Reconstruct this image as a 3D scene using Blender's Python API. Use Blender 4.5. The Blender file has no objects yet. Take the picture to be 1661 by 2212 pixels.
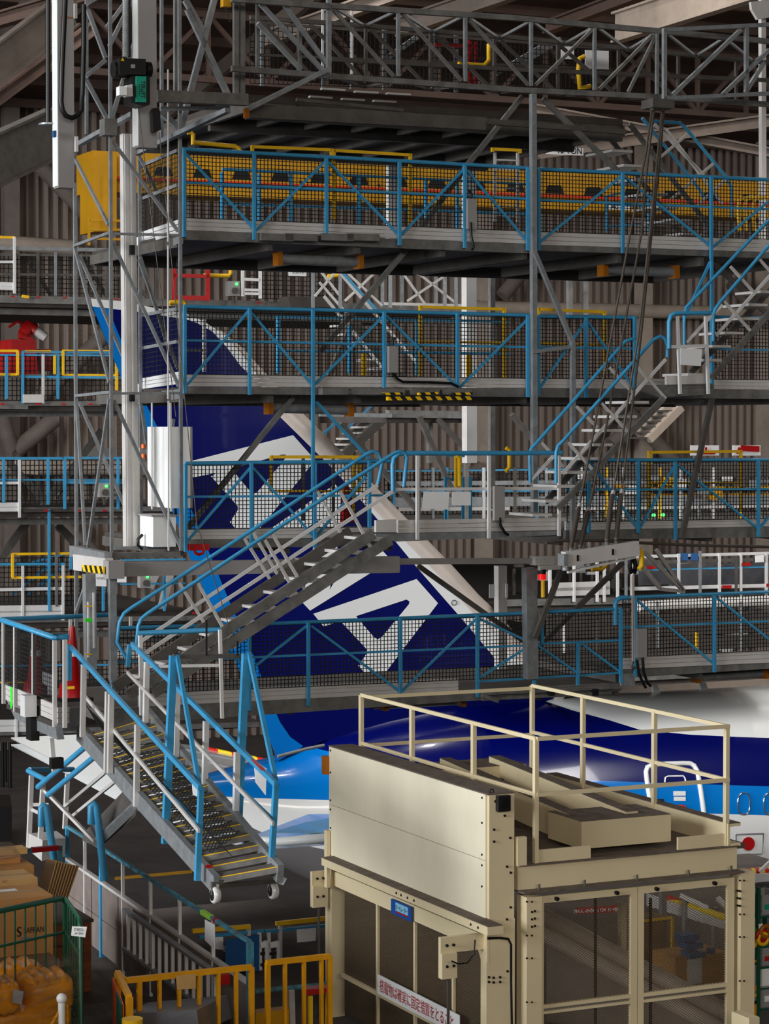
import bpy, math, random
from mathutils import Vector as V
random.seed(7)
sc = bpy.context.scene
col = sc.collection
# ------------------------------------------------------------------ camera
CZ = 11.5                      # eye height over the hangar floor
FPX = 5000.0                   # focal length in pixels of the 1661 x 2212 frame
PITCH = math.atan(184.0 / FPX)
cd = bpy.data.cameras.new('camera'); cam = bpy.data.objects.new('camera', cd); col.objects.link(cam)
cd.sensor_fit = 'HORIZONTAL'; cd.sensor_width = 36.0; cd.lens = 36.0 * FPX / 1661.0
cd.clip_start = 0.5; cd.clip_end = 400
cam.location = (0, 0, CZ); cam.rotation_euler = (math.pi / 2 - PITCH, 0, 0)
sc.camera = cam
# ------------------------------------------------------------------ light and exposure
sc.view_settings.view_transform = 'Standard'; sc.view_settings.look = 'None'
sc.view_settings.exposure = 0.0; sc.view_settings.gamma = 1.0; sc.view_settings.use_curve_mapping = False
w = bpy.data.worlds.new('hangar_air'); sc.world = w; w.use_nodes = True
w.node_tree.nodes['Background'].inputs[0].default_value = (0.80, 0.88, 1.0, 1)
w.node_tree.nodes['Background'].inputs[1].default_value = 0.045

def area(name, loc, target, sx, sy, power, color=(1, 1, 1), spread=math.pi):
    l = bpy.data.lights.new(name, 'AREA'); l.shape = 'RECTANGLE'; l.size = sx; l.size_y = sy
    l.energy = power; l.color = color; l.spread = spread
    o = bpy.data.objects.new(name, l); col.objects.link(o); o.location = loc
    o.rotation_euler = (V(target) - V(loc)).to_track_quat('-Z', 'Y').to_euler()
    return o
area('daylight_from_open_hangar_door', (-46, 0, 19.0), (2, 26, 9.0), 40, 19, 36000, (0.94, 0.975, 1.0))
area('front_fill_light', (6, -30, 22), (0, 34, 8), 34, 8, 8200, (1.0, 0.91, 0.80))  # unseen fill lamp added behind the camera to brighten front faces
area('fin_fill_left', (-27, 21, 12), (1.5, 42, 7.5), 5, 7, 420, (1.0, 0.98, 0.95), 0.8)  # unseen lamp added out of view to brighten the fin
area('fuselage_fill_right', (14, 33, 15), (6, 43, 5), 7, 5, 420, (1.0, 0.97, 0.93), 1.6)  # unseen lamp added at the right to lift the fuselage side
for i in range(3):                       # rows of small high-bay lamps under the roof
    for j in range(8):
        p = (-14 + j * 6.5, 36 + i * 13 + j * 2.2, 25.5)
        area('high_bay_lamp', p, (p[0], p[1], 0), 0.7, 0.7, 260, (1.0, 0.95, 0.88))
# ------------------------------------------------------------------ frames of reference
AL = math.radians(25.25)
E1 = V((math.cos(AL), math.sin(AL), 0)); E2 = V((-math.sin(AL), math.cos(AL), 0)); Z = V((0, 0, 1))
CAMP = V((0, 0, CZ))
FW = V((0, math.cos(PITCH), -math.sin(PITCH))); UPV = V((0, math.sin(PITCH), math.cos(PITCH)))
def ray(px, py):
    return V((1, 0, 0)) * ((px - 830.5) / FPX) + UPV * ((1106 - py) / FPX) + FW
def W(px, py, d):                        # point seen at a pixel, d metres away
    r = ray(px, py); return CAMP + r * (d / r.y)
N0 = W(398, 500, 29.0).dot(E2)           # front plane of the docking platforms
def Q(px, py, k=0.0):                    # on the plane parallel to the dock front, k metres behind it
    r = ray(px, py); return CAMP + r * ((N0 + k) / r.dot(E2))
def S(px, py, m):                        # on a plane square to the dock front
    r = ray(px, py); return CAMP + r * (m / r.dot(E1))
def R(px, py, z):                        # on a level plane
    r = ray(px, py); return CAMP + r * ((z - CZ) / r.z)
def lin(x, x0, y0, x1, y1): return y0 + (y1 - y0) * (x - x0) / (x1 - x0)
# ------------------------------------------------------------------ materials
def s2l(c):
    return tuple((v / 255 / 12.92) if v / 255 <= 0.04045 else ((v / 255 + 0.055) / 1.055) ** 2.4 for v in c)
MATS = {}
def mat(name, rgb, rough=0.5, metal=0.0, var=0.12, scale=6.0, spec=0.4, coat=0.0, emit=0, dirt=None, stretch=(1, 1, 1), alpha=1.0):
    m = bpy.data.materials.new(name); m.use_nodes = True
    nt = m.node_tree; b = nt.nodes['Principled BSDF']
    c = s2l(rgb)
    b.inputs['Roughness'].default_value = rough; b.inputs['Metallic'].default_value = metal
    b.inputs['Specular IOR Level'].default_value = spec; b.inputs['Coat Weight'].default_value = coat
    b.inputs['Coat Roughness'].default_value = 0.05
    if var > 0:
        tc = nt.nodes.new('ShaderNodeTexCoord'); mp = nt.nodes.new('ShaderNodeMapping'); mp.inputs['Scale'].default_value = stretch
        n = nt.nodes.new('ShaderNodeTexNoise'); n.inputs['Scale'].default_value = scale; n.inputs['Detail'].default_value = 5
        n.inputs['Roughness'].default_value = 0.65
        r = nt.nodes.new('ShaderNodeValToRGB')
        d = dirt if dirt else tuple(x * (1 - 2.2 * var) for x in c)
        d = s2l(dirt) if dirt else d
        r.color_ramp.elements[0].position = 0.32; r.color_ramp.elements[1].position = 0.62
        r.color_ramp.elements[0].color = (*[max(0, x) for x in d], 1); r.color_ramp.elements[1].color = (*c, 1)
        nt.links.new(tc.outputs['Object'], mp.inputs['Vector']); nt.links.new(mp.outputs['Vector'], n.inputs['Vector'])
        nt.links.new(n.outputs['Fac'], r.inputs['Fac']); nt.links.new(r.outputs['Color'], b.inputs['Base Color'])
    else:
        b.inputs['Base Color'].default_value = (*c, 1)
    if emit:
        b.inputs['Emission Color'].default_value = (*c, 1); b.inputs['Emission Strength'].default_value = emit
    if alpha < 1: b.inputs['Alpha'].default_value = alpha
    MATS[name] = m; return m
GALV = mat('galvanized steel', (150, 154, 157), 0.42, 0.35, 0.14, 9)
GALVD = mat('weathered and shade-dark galvanized steel', (128, 127, 124), 0.5, 0.3, 0.2, 5)  # weathered beams; its darker tone also paints in the trusses' shade
STEEL = mat('dark structural steel', (92, 88, 84), 0.6, 0.2, 0.15, 4)
ALU = mat('aluminium profile', (206, 203, 200), 0.4, 0.1, 0.06, 3)
ALUW = mat('pale anodised aluminium', (222, 222, 222), 0.3, 0.1, 0.04, 3)
BLUE = mat('blue rail paint', (62, 150, 196), 0.38, 0, 0.08, 5)
BLUEW = mat('worn blue paint', (62, 140, 165), 0.5, 0, 0.1, 7, dirt=(70, 72, 66))
YEL = mat('yellow rail paint', (240, 190, 28), 0.4, 0, 0.06, 5)
YELD = mat('yellow crane paint', (206, 150, 18), 0.5, 0, 0.1, 0.8)
OCH = mat('ochre yellow fence paint', (226, 158, 14), 0.4, 0, 0.08, 4)
NET = mat('black netting cord', (24, 24, 25), 0.7, 0, 0)
BLK = mat('black plastic', (16, 16, 17), 0.5, 0, 0.05)
RUB = mat('black rubber hose', (14, 14, 15), 0.4, 0, 0.05)
DECK = mat('dark deck plate', (70, 64, 60), 0.7, 0.1, 0.18, 3)
RED = mat('red paint', (178, 18, 20), 0.4, 0, 0.1, 4)
REDL = mat('red conductor rail', (215, 60, 28), 0.4, 0, 0.05)
WHT = mat('white painted metal', (236, 237, 236), 0.35, 0, 0.03, 2)
GREYP = mat('grey painted metal', (150, 147, 146), 0.45, 0, 0.05, 2)
PAPER = mat('white paper', (236, 238, 240), 0.6, 0, 0)
INK = mat('black ink', (30, 30, 32), 0.6, 0, 0)
INKG = mat('grey ink', (120, 122, 130), 0.6, 0, 0)
INKR = mat('red ink', (176, 24, 26), 0.6, 0, 0)
ACW = mat('aircraft white gloss', (232, 234, 234), 0.18, 0, 0.0, spec=0.5, coat=0.6)
ACD = mat('aircraft dark blue gloss', (0, 7, 90), 0.2, 0, 0.0, spec=0.5, coat=0.5)
ACL = mat('aircraft light blue gloss', (0, 118, 205), 0.2, 0, 0.0, spec=0.5, coat=0.5)
ACS = mat('aircraft pale blue panel', (140, 200, 232), 0.25, 0, 0.0, coat=0.3)
ACG = mat('aircraft grey belly', (112, 108, 110), 0.35, 0, 0.04, 2)
ACB = mat('aircraft bare leading edge', (206, 194, 186), 0.4, 0.1, 0.05, 2)
CHR = mat('polished metal edge', (210, 210, 215), 0.12, 0.95, 0)
CREAM = mat('cream painted steel', (226, 211, 174), 0.42, 0, 0.03, 1.6)
CREAMP = mat('cream panel with pale wiped streaks', (240, 231, 206), 0.4, 0, 0.1, 0.9, dirt=(228, 219, 194), stretch=(1, 1, 0.5))
DUST = mat('brown dust', (112, 100, 90), 0.9, 0, 0.14, 7, dirt=(90, 79, 70))
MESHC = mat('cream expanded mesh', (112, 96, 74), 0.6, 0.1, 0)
CARD = mat('brown cardboard', (188, 136, 78), 0.75, 0, 0.06, 3)
CARDL = mat('pale cardboard', (205, 164, 104), 0.75, 0, 0.08, 3)
CARDG = mat('grey folded cardboard', (142, 116, 92), 0.8, 0, 0.1, 4)
TAPE = mat('parcel tape', (176, 138, 92), 0.3, 0, 0.05)
WOOD = mat('reddish crate wood', (128, 66, 28), 0.7, 0, 0.2, 4, stretch=(1, 1, 5))
WOODT = mat('crate lid', (86, 70, 60), 0.8, 0, 0.15, 4)
ORG = mat('orange wrapped goods', (236, 150, 14), 0.4, 0, 0.16, 5)
GRN = mat('dark green cage paint', (24, 84, 62), 0.4, 0, 0.08)
TEAL = mat('teal hoist plate', (20, 150, 122), 0.4, 0, 0.03)
PERF = mat('perforated grey brown panel', (128, 116, 110), 0.6, 0.1, 0.12, 3)
CONC = mat('grey concrete floor', (74, 70, 70), 0.75, 0, 0.16, 0.8)
CONCM = mat('mezzanine floor', (88, 80, 76), 0.8, 0, 0.2, 1.2)
BEIGE = mat('beige painted steel', (188, 172, 158), 0.55, 0, 0.1, 1.5)
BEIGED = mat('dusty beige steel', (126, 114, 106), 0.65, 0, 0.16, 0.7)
PURL = mat('brown roof steel', (96, 76, 68), 0.7, 0, 0.15, 0.8)
GREENT = mat('bright green tape', (40, 235, 30), 0.5, 0, 0)
AMB = mat('amber plastic', (166, 98, 14), 0.35, 0, 0.05)
LEDG = mat('lit green lamp', (60, 255, 90), 0.4, 0, 0, emit=4)
REDLAMP = mat('red warning lamp', (235, 20, 20), 0.3, 0, 0, emit=0.6)
ROPE = mat('steel rope', (92, 84, 76), 0.5, 0.3, 0.1, 8)
BLUC = mat('blue plastic', (40, 92, 150), 0.5, 0, 0.05)
TARP = mat('grey wrapped bundle', (96, 96, 100), 0.35, 0, 0.12, 3)
def wall_mat():
    m = mat('corrugated wall sheet', (158, 142, 132), 0.6, 0.05, 0.12, 0.5, stretch=(1, 1, 0.15)); return m
WALL = wall_mat()
def film_mat():
    m = bpy.data.materials.new('clear stretch film'); m.use_nodes = True; nt = m.node_tree
    for n in list(nt.nodes): nt.nodes.remove(n)
    o = nt.nodes.new('ShaderNodeOutputMaterial'); t = nt.nodes.new('ShaderNodeBsdfTransparent'); g = nt.nodes.new('ShaderNodeBsdfGlossy')
    g.inputs['Roughness'].default_value = 0.12
    t.inputs['Color'].default_value = (0.9, 0.9, 0.9, 1)
    mx = nt.nodes.new('ShaderNodeMixShader'); n = nt.nodes.new('ShaderNodeTexNoise'); n.inputs['Scale'].default_value = 2.2; n.inputs['Detail'].default_value = 6
    tc = nt.nodes.new('ShaderNodeTexCoord'); mp = nt.nodes.new('ShaderNodeMapping'); mp.inputs['Scale'].default_value = (1, 1, 9)
    r = nt.nodes.new('ShaderNodeMapRange'); r.inputs[1].default_value = 0.45; r.inputs[2].default_value = 0.75; r.inputs[3].default_value = 0.1; r.inputs[4].default_value = 0.6
    bp = nt.nodes.new('ShaderNodeBump'); bp.inputs['Strength'].default_value = 0.8; bp.inputs['Distance'].default_value = 0.05
    nt.links.new(tc.outputs['Object'], mp.inputs['Vector']); nt.links.new(mp.outputs['Vector'], n.inputs['Vector'])
    nt.links.new(n.outputs['Fac'], r.inputs[0]); nt.links.new(r.outputs[0], mx.inputs[0]); nt.links.new(n.outputs['Fac'], bp.inputs['Height'])
    nt.links.new(bp.outputs['Normal'], g.inputs['Normal'])
    nt.links.new(t.outputs[0], mx.inputs[1]); nt.links.new(g.outputs[0], mx.inputs[2]); nt.links.new(mx.outputs[0], o.inputs['Surface'])
    return m
FILM = film_mat()
def stripe_mat(name, c1, c2, period, direc):
    m = bpy.data.materials.new(name); m.use_nodes = True; nt = m.node_tree; b = nt.nodes['Principled BSDF']
    tc = nt.nodes.new('ShaderNodeTexCoord'); vm = nt.nodes.new('ShaderNodeVectorMath'); vm.operation = 'DOT_PRODUCT'
    d = V(direc) / period; vm.inputs[1].default_value = d
    f = nt.nodes.new('ShaderNodeMath'); f.operation = 'FRACT'; g = nt.nodes.new('ShaderNodeMath'); g.operation = 'GREATER_THAN'; g.inputs[1].default_value = 0.5
    mx = nt.nodes.new('ShaderNodeMix'); mx.data_type = 'RGBA'
    mx.inputs[6].default_value = (*s2l(c1), 1); mx.inputs[7].default_value = (*s2l(c2), 1)
    nt.links.new(tc.outputs['Object'], vm.inputs[0]); nt.links.new(vm.outputs['Value'], f.inputs[0]); nt.links.new(f.outputs[0], g.inputs[0])
    nt.links.new(g.outputs[0], mx.inputs[0]); nt.links.new(mx.outputs[2], b.inputs['Base Color']); b.inputs['Roughness'].default_value = 0.5
    return m
HAZ = stripe_mat('yellow and black hazard stripes', (240, 195, 10), (18, 18, 18), 0.11, E1 * 0.75 + Z * 0.66)
HAZ2 = stripe_mat('yellow and black hazard stripes on side', (240, 195, 10), (18, 18, 18), 0.16, -E2 * 0.75 + Z * 0.66)
RYT = stripe_mat('red and yellow barrier tape', (200, 24, 20), (240, 205, 30), 0.2, E1)
# ------------------------------------------------------------------ mesh helpers
class MB:
    def __init__(s): s.v = []; s.f = []; s.mi = []; s.sm = []
    def add(s, vs, fs, mi=0, sm=False):
        n = len(s.v); s.v += [V(p) for p in vs]
        for f in fs: s.f.append([i + n for i in f]); s.mi.append(mi); s.sm.append(sm)
        return s
    def hexa(s, b, t, mi=0):             # bottom ring of four, top ring of four
        return s.add(list(b) + list(t), [(3, 2, 1, 0), (4, 5, 6, 7), (0, 1, 5, 4), (1, 2, 6, 5), (2, 3, 7, 6), (3, 0, 4, 7)], mi)
    def box(s, c, a, b, h, mi=0):        # centre and three half vectors
        c = V(c); a = V(a); b = V(b); h = V(h)
        return s.hexa([c - a - b - h, c + a - b - h, c + a + b - h, c - a + b - h], [c - a - b + h, c + a - b + h, c + a + b + h, c - a + b + h], mi)
    def corner(s, o, a, b, h, mi=0):     # corner and three full vectors
        a = V(a); b = V(b); h = V(h); return s.box(V(o) + (a + b + h) / 2, a / 2, b / 2, h / 2, mi)
    def bar(s, p, q, wd, dp=None, ax=None, mi=0):   # rectangular section; dp is the size along ax
        p = V(p); q = V(q); d = q - p
        if d.length < 1e-6: return s
        d.normalize(); ax = V(ax) if ax is not None else E2
        a = ax - d * ax.dot(d)
        if a.length < 1e-3: a = Z - d * Z.dot(d)
        if a.length < 1e-3: a = V((1, 0, 0))
        a.normalize(); b = d.cross(a); dp = wd if dp is None else dp
        if 0.02 < max(wd, dp) < 0.125: wd, dp = wd * 0.7, dp * 0.7
        a = a * dp / 2; b = b * wd / 2
        return s.hexa([p - a - b, p + a - b, p + a + b, p - a + b], [q - a - b, q + a - b, q + a + b, q - a + b], mi)
    def tube(s, p, q, r, n=8, r2=None, mi=0): return s.path([p, q], [r, r if r2 is None else r2], n, mi)
    def path(s, pts, r, n=8, mi=0):
        pts = [V(p) for p in pts]; m = len(pts); rr = r if isinstance(r, (list, tuple)) else [r] * m
        rings = []; a = None
        for i, p in enumerate(pts):
            d = (pts[min(i + 1, m - 1)] - pts[max(i - 1, 0)]).normalized()
            if a is None:
                a = Z - d * d.z
                if a.length < 0.1: a = E2 - d * d.dot(E2)
            else: a = a - d * a.dot(d)
            a.normalize(); b = d.cross(a)
            rings.append([p + (a * math.cos(t) + b * math.sin(t)) * rr[i] for t in [2 * math.pi * j / n for j in range(n)]])
        vs = [v for g in rings for v in g]; fs = []
        for i in range(m - 1):
            for j in range(n):
                fs.append((i * n + j, i * n + (j + 1) % n, (i + 1) * n + (j + 1) % n, (i + 1) * n + j))
        s.add(vs, fs, mi, True)
        s.add(rings[0], [tuple(range(n))[::-1]], mi); s.add(rings[-1], [tuple(range(n))], mi)
        return s
    def slab(s, pts, vec, mi=0):         # polygon pushed along vec
        pts = [V(p) for p in pts]; n = len(pts); vec = V(vec)
        return s.add(pts + [p + vec for p in pts], [tuple(range(n))[::-1], tuple(range(n, 2 * n))] + [(i, (i + 1) % n, n + (i + 1) % n, n + i) for i in range(n)], mi)
    def net(s, a, b, c, d, step, t, n=None):   # grid of cords over the quad a b c d (a-b bottom, d-c top)
        a, b, c, d = V(a), V(b), V(c), V(d)
        nu = max(2, int(((b - a).length + (c - d).length) / 2 / step)); nv = max(2, int(((d - a).length + (c - b).length) / 2 / step))
        ax = (b - a).cross(d - a).normalized()
        for i in range(nu + 1):
            u = i / nu; s.bar(a.lerp(b, u), d.lerp(c, u), t, t, ax)
        for j in range(nv + 1):
            u = j / nv; s.bar(a.lerp(d, u), b.lerp(c, u), t, t, ax)
        return s
    def diamond(s, a, b, c, d, step, t, asp=0.5):   # expanded metal: crossing strands over the quad
        a, b, c, d = V(a), V(b), V(c), V(d)
        L = (b - a).length; H = (d - a).length; ax = (b - a).cross(d - a).normalized()
        def P(x, y): return a.lerp(b, x / L).lerp(d.lerp(c, x / L), y / H)
        sl = asp
        for sg in (1, -1):
            q = -H / sl
            while q < L + H / sl:
                x0, y0 = q, 0.0; x1, y1 = q + sg * H / sl, H
                lo, hi = 0.0, 1.0
                dx = x1 - x0
                for bound, isx in ((0, 0), (L, 1)):
                    tt = (bound - x0) / dx
                    if (dx > 0) == (isx == 0): lo = max(lo, tt)
                    else: hi = min(hi, tt)
                if hi > lo + 1e-4: s.bar(P(x0 + dx * lo, H * lo), P(x0 + dx * hi, H * hi), t, t * 0.6, ax)
                q += step
        return s
    def disc(s, c, nrm, r, th, n=20, mi=0):
        c = V(c); nrm = V(nrm).normalized(); return s.tube(c - nrm * th / 2, c + nrm * th / 2, r, n, mi=mi)
    def build(s, name, mats, parent=None, label=None):
        me = bpy.data.meshes.new(name); off = V((0, 0, 0))
        r = parent
        while r is not None: off = off + r.location; r = r.parent
        me.from_pydata([tuple(p - off) for p in s.v], [], s.f)
        for m in (mats if isinstance(mats, (list, tuple)) else [mats]): me.materials.append(m)
        me.polygons.foreach_set('material_index', s.mi); me.polygons.foreach_set('use_smooth', s.sm); me.update()
        o = bpy.data.objects.new(name, me); col.objects.link(o)
        if parent is not None: o.parent = parent
        if label: o['label'] = label
        return o
def T(name, label, cat, loc, group=None):
    o = bpy.data.objects.new(name, None); col.objects.link(o); o.location = loc; o.empty_display_size = 0.2
    o['label'] = label; o['category'] = cat
    if group: o['group'] = group
    return o
def tag(o, label=None, cat=None, group=None, kind=None):
    if label: o['label'] = label
    if cat: o['category'] = cat
    if group: o['group'] = group
    if kind: o['kind'] = kind
    return o
def words(s, o, xd, yd, h, width=None, mb=None, th=0.003):
    """lettering as real mesh: lower left corner o, running along xd, h tall"""
    c = bpy.data.curves.new('lettering', 'FONT'); c.body = s; c.size = 1.0; c.offset = 0.014 if s.isascii() else 0.0
    ob = bpy.data.objects.new('lettering', c); me = bpy.data.meshes.new_from_object(ob)
    xs = [v.co.x for v in me.vertices] or [0]; ys = [v.co.y for v in me.vertices] or [0]
    x0, x1, y0, y1 = min(xs), max(xs), min(ys), max(ys)
    sy = h / max(1e-4, y1 - y0); sx = sy if width is None else width / max(1e-4, x1 - x0)
    o = V(o); xd = V(xd).normalized(); yd = V(yd).normalized(); nn = xd.cross(yd)
    mb = mb or MB()
    vs = [o + xd * ((v.co.x - x0) * sx) + yd * ((v.co.y - y0) * sy) + nn * th for v in me.vertices]
    mb.add(vs, [tuple(p.vertices) for p in me.polygons])
    bpy.data.objects.remove(ob); bpy.data.curves.remove(c); bpy.data.meshes.remove(me)
    return mb
def PB(mb, x0, y0, x1, y1, k, wd, dp=None, k1=None):          # bar on a dock plane
    return mb.bar(Q(x0, y0, k), Q(x1, y1, k if k1 is None else k1), wd, dp)
def PT(mb, pts, k, r, n=8): return mb.path([Q(x, y, k) for x, y in pts], r, n)
def PS(mb, pts, k, th, mi=0): return mb.slab([Q(x, y, k) for x, y in pts], E2 * th, mi)
def one(name, mat_, fn, parent=None, label=None):
    mb = MB(); fn(mb); return mb.build(name, mat_, parent, label)
def rail(name, pts, k, r, m, parent): return PT(MB(), pts, k, r).build(name, m, parent)
def bars(name, lst, k, wd, m, parent, dp=None):
    for a in lst: PB(MB(), a[0], a[1], a[2], a[3], a[4] if len(a) > 4 else k, wd, dp, a[5] if len(a) > 5 else None).build(name, m, parent)
# ================================================================== THE SETTING
def P0(e1, e2, z): return E1 * e1 + E2 * e2 + Z * z
one('floor', CONC, lambda m: m.hexa([P0(-60, -20, -0.3), P0(110, -20, -0.3), P0(110, 81, -0.3), P0(-60, 81, -0.3)], [P0(-60, -20, 0), P0(110, -20, 0), P0(110, 81, 0), P0(-60, 81, 0)]))['kind'] = 'structure'
MZ = CZ - 6.5                                # mezzanine level in front
def mezz(m):
    a = R(-160, 2010, MZ); e = a.dot(E2)
    m.hexa([P0(-12, 8, MZ - 0.35), P0(20, 8, MZ - 0.35), P0(20, e, MZ - 0.35), P0(-12, e, MZ - 0.35)], [P0(-12, 8, MZ), P0(20, 8, MZ), P0(20, e, MZ), P0(-12, e, MZ)])
one('floor', CONCM, mezz)['kind'] = 'structure'
def wall(m):
    n = 80.0; x = -32.0; p = 0.36; d = 0.17
    prof = []
    while x < 84:
        prof += [(x, n), (x + 0.15, n), (x + 0.19, n - d), (x + 0.28, n - d), (x + 0.32, n)]; x += p
    vs = [P0(a, b, 0) for a, b in prof] + [P0(a, b, 23.5) for a, b in prof]; k = len(prof)
    m.add(vs, [(i, i + 1, k + i + 1, k + i) for i in range(k - 1)])
    m.hexa([P0(-32, n, 0), P0(84, n, 0), P0(84, n + 0.3, 0), P0(-32, n + 0.3, 0)], [P0(-32, n, 23.5), P0(84, n, 23.5), P0(84, n + 0.3, 23.5), P0(-32, n + 0.3, 23.5)])
one('wall_back', WALL, wall)['kind'] = 'structure'
def shade_wall(m):                            # unseen low wall added left of the frame to shade the goods
    m.hexa([V((-5.05, 13, MZ)), V((-4.95, 13, MZ)), V((-4.95, 26, MZ)), V((-5.05, 26, MZ))], [V((-5.05, 13, MZ + 2.5)), V((-4.95, 13, MZ + 2.5)), V((-4.95, 26, MZ + 2.5)), V((-5.05, 26, MZ + 2.5))])
one('shade_wall_left', GREYP, shade_wall)['kind'] = 'structure'
def roofz(n): return 23.0 + (80 - n) * 0.16
def roof(m):
    m.hexa([P0(-60, 80.4, roofz(80)), P0(110, 80.4, roofz(80)), P0(110, -20, roofz(-20)), P0(-60, -20, roofz(-20))][::-1], [P0(-60, 80.4, roofz(80) + .3), P0(110, 80.4, roofz(80) + .3), P0(110, -20, roofz(-20) + .3), P0(-60, -20, roofz(-20) + .3)][::-1])
one('ceiling', PURL, roof)['kind'] = 'structure'
for i in range(16):                          # roof purlins, each one a beam under the roof
    n = 79 - i * 2.6
    one('ceiling_purlin', PURL, lambda m: m.bar(P0(-40, n, roofz(n) - 0.35), P0(90, n, roofz(n) - 0.35), 0.3, 0.16))['kind'] = 'structure'
def ibeam(m, p, q, h, wd):
    d = (q - p).normalized(); s = Z.cross(d).normalized(); u = d.cross(s)
    m.bar(p + u * h / 2, q + u * h / 2, 0.06, wd, s); m.bar(p - u * h / 2, q - u * h / 2, 0.06, wd, s); m.bar(p, q, h, 0.05, s)
for a, b, da, db, h, mm in [((1330, 60), (1580, -20), 62, 56, 0.75, BEIGE), ((1180, 60), (1420, -30), 66, 62, 0.3, PURL), ((-20, 150), (150, 20), 60, 62, 0.9, BEIGED),
        ((-10, 215), (200, 60), 64, 66, 0.3, PURL), ((-10, 45), (180, -10), 64, 62, 0.35, PURL), ((560, 90), (900, -30), 70, 66, 0.4, BEIGED), ((540, 262), (740, 310), 66, 66, 0.5, BEIGED),
        ((-20, 350), (120, 285), 48, 50, 1.0, STEEL), ((860, 60), (1130, -30), 68, 64, 0.5, BEIGED), ((1160, 330), (1661, 260), 72, 76, 0.35, BEIGED), ((1150, 235), (1661, 330), 73, 76, 0.25, BEIGED)]:
    p, q = W(a[0], a[1], da), W(b[0], b[1], db)
    if a[0] < 0: p = p + (p - q) * .9
    if b[1] < 0 or b[0] > 1600: q = q + (q - p) * .5
    m = MB(); ibeam(m, p, q, h, 0.3); m.build('ceiling_beam', mm)['kind'] = 'structure'
for n, x0, x1 in ((58.0, -26, 60), (68.0, -30, 70), (48.0, 6, 46)):
    m = MB(); zt_, zb_ = roofz(n) - .6, roofz(n) - 2.6
    m.bar(P0(x0, n, zt_), P0(x1, n, zt_), .2, .2); m.bar(P0(x0, n, zb_), P0(x1, n, zb_), .2, .2); x = x0; s_ = 0
    while x < x1 - 2:
        m.bar(P0(x, n, zb_ if s_ else zt_), P0(x + 2, n, zt_ if s_ else zb_), .13, .13); m.bar(P0(x, n, zb_), P0(x, n, zt_), .13, .13); x += 2; s_ = 1 - s_
    m.build('ceiling_truss', PURL)['kind'] = 'structure'
for x in (-18, -11, -4, 4, 12, 20, 28): one('ceiling_rafter', BEIGED if x % 3 else PURL, lambda m: m.bar(P0(x, 40, roofz(40) - 1.2), P0(x, 80, roofz(80) - .9), .5, .2, E1))['kind'] = 'structure'
# back-wall steelwork: columns, tube braces, a wall girder
KW = 80 - N0
def tubes(name, lst, k, r, m):
    for a in lst: one(name, m, lambda mb: mb.tube(Q(a[0], a[1], k), Q(a[2], a[3], k), r, 10))['kind'] = 'structure'
tubes('wall_brace', [(75, 345, 200, 475), (0, 890, 30, 990), (20, 985, 118, 905), (75, 870, 230, 720), (1320, 960, 1480, 820), (1085, 640, 1150, 560), (1580, 610, 1661, 700),
                     (130, 1130, 260, 1250), (1465, 1005, 1350, 880), (900, 1110, 1040, 1010)], KW - 1.2, 0.3, BEIGED)
tubes('wall_girder', [(-300, 503, 165, 536), (1000, 664, 1610, 677), (-300, 1006, 330, 1012)], KW - 0.8, 0.28, BEIGE)
def wcol(x, m_=BEIGE, wd=0.55):
    one('wall_column', m_, lambda m: m.bar(R(x, 1600, 0).lerp(Q(x, 1600, KW - .6), 1) * 1.0, Q(x, 230, KW - .6), wd, 0.5))['kind'] = 'structure'
for x in (22, 1045, 1390, 1652): wcol(x, BEIGE if x > 900 else BEIGED)

# ================================================================== THE AIRCRAFT
KA = 11.6
air = T('aircraft', 'large white and blue airliner parked with its dark blue tail fin inside the docking platforms', 'aircraft', Q(900, 1900, KA) * 1.0)
air.location.z = 0.0
def interp(tab, x):
    if x <= tab[0][0]: return tab[0][1]
    for (a, b), (c, d) in zip(tab, tab[1:]):
        if x <= c: return b + (d - b) * (x - a) / (c - a)
    return tab[-1][1]
TOP = [(300, 1694), (330, 1690), (445, 1672), (520, 1652), (600, 1634), (700, 1590), (800, 1558), (900, 1536), (1000, 1520), (1150, 1506), (1300, 1499), (1430, 1495), (1661, 1481), (1800, 1472), (2300, 1440)]
BOT = [(300, 1706), (330, 1716), (445, 1775), (560, 1850), (700, 1915), (900, 1950), (1150, 1958), (1661, 1930), (1800, 1922), (2300, 1890)]
LW = [(300, 0), (1085, 0), (1150, 1512), (1190, 1535), (1250, 1556), (1300, 1576), (1400, 1587), (1500, 1592), (1661, 1598), (2300, 1620)]
LD = [(300, 0), (600, 0), (625, 1592), (655, 1611), (700, 1630), (760, 1650), (900, 1668), (1100, 1683), (1228, 1688), (1303, 1691), (1661, 1703), (2300, 1725)]
LL = [(300, 1698), (466, 1722), (550, 1725), (708, 1730), (900, 1738), (1200, 1750), (1451, 1759), (1661, 1765), (2300, 1790)]
LG = [(300, 1702), (466, 1760), (560, 1812), (708, 1850), (900, 1885), (1150, 1895), (1400, 1872), (1470, 1866), (1600, 1860), (1661, 1858), (2300, 1850)]
def section(x):
    t, b = Q(x, interp(TOP, x), KA), Q(x, interp(BOT, x), KA)
    return (t + b) / 2, (t - b).length / 2
def proj(p):
    d = p - CAMP; f = d.dot(FW); return 830.5 + FPX * d.x / f, 1106 - FPX * d.dot(UPV) / f
def fpt(c, r, th): return c + Z * (r * math.cos(th)) - E2 * (r * math.sin(th))
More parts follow.
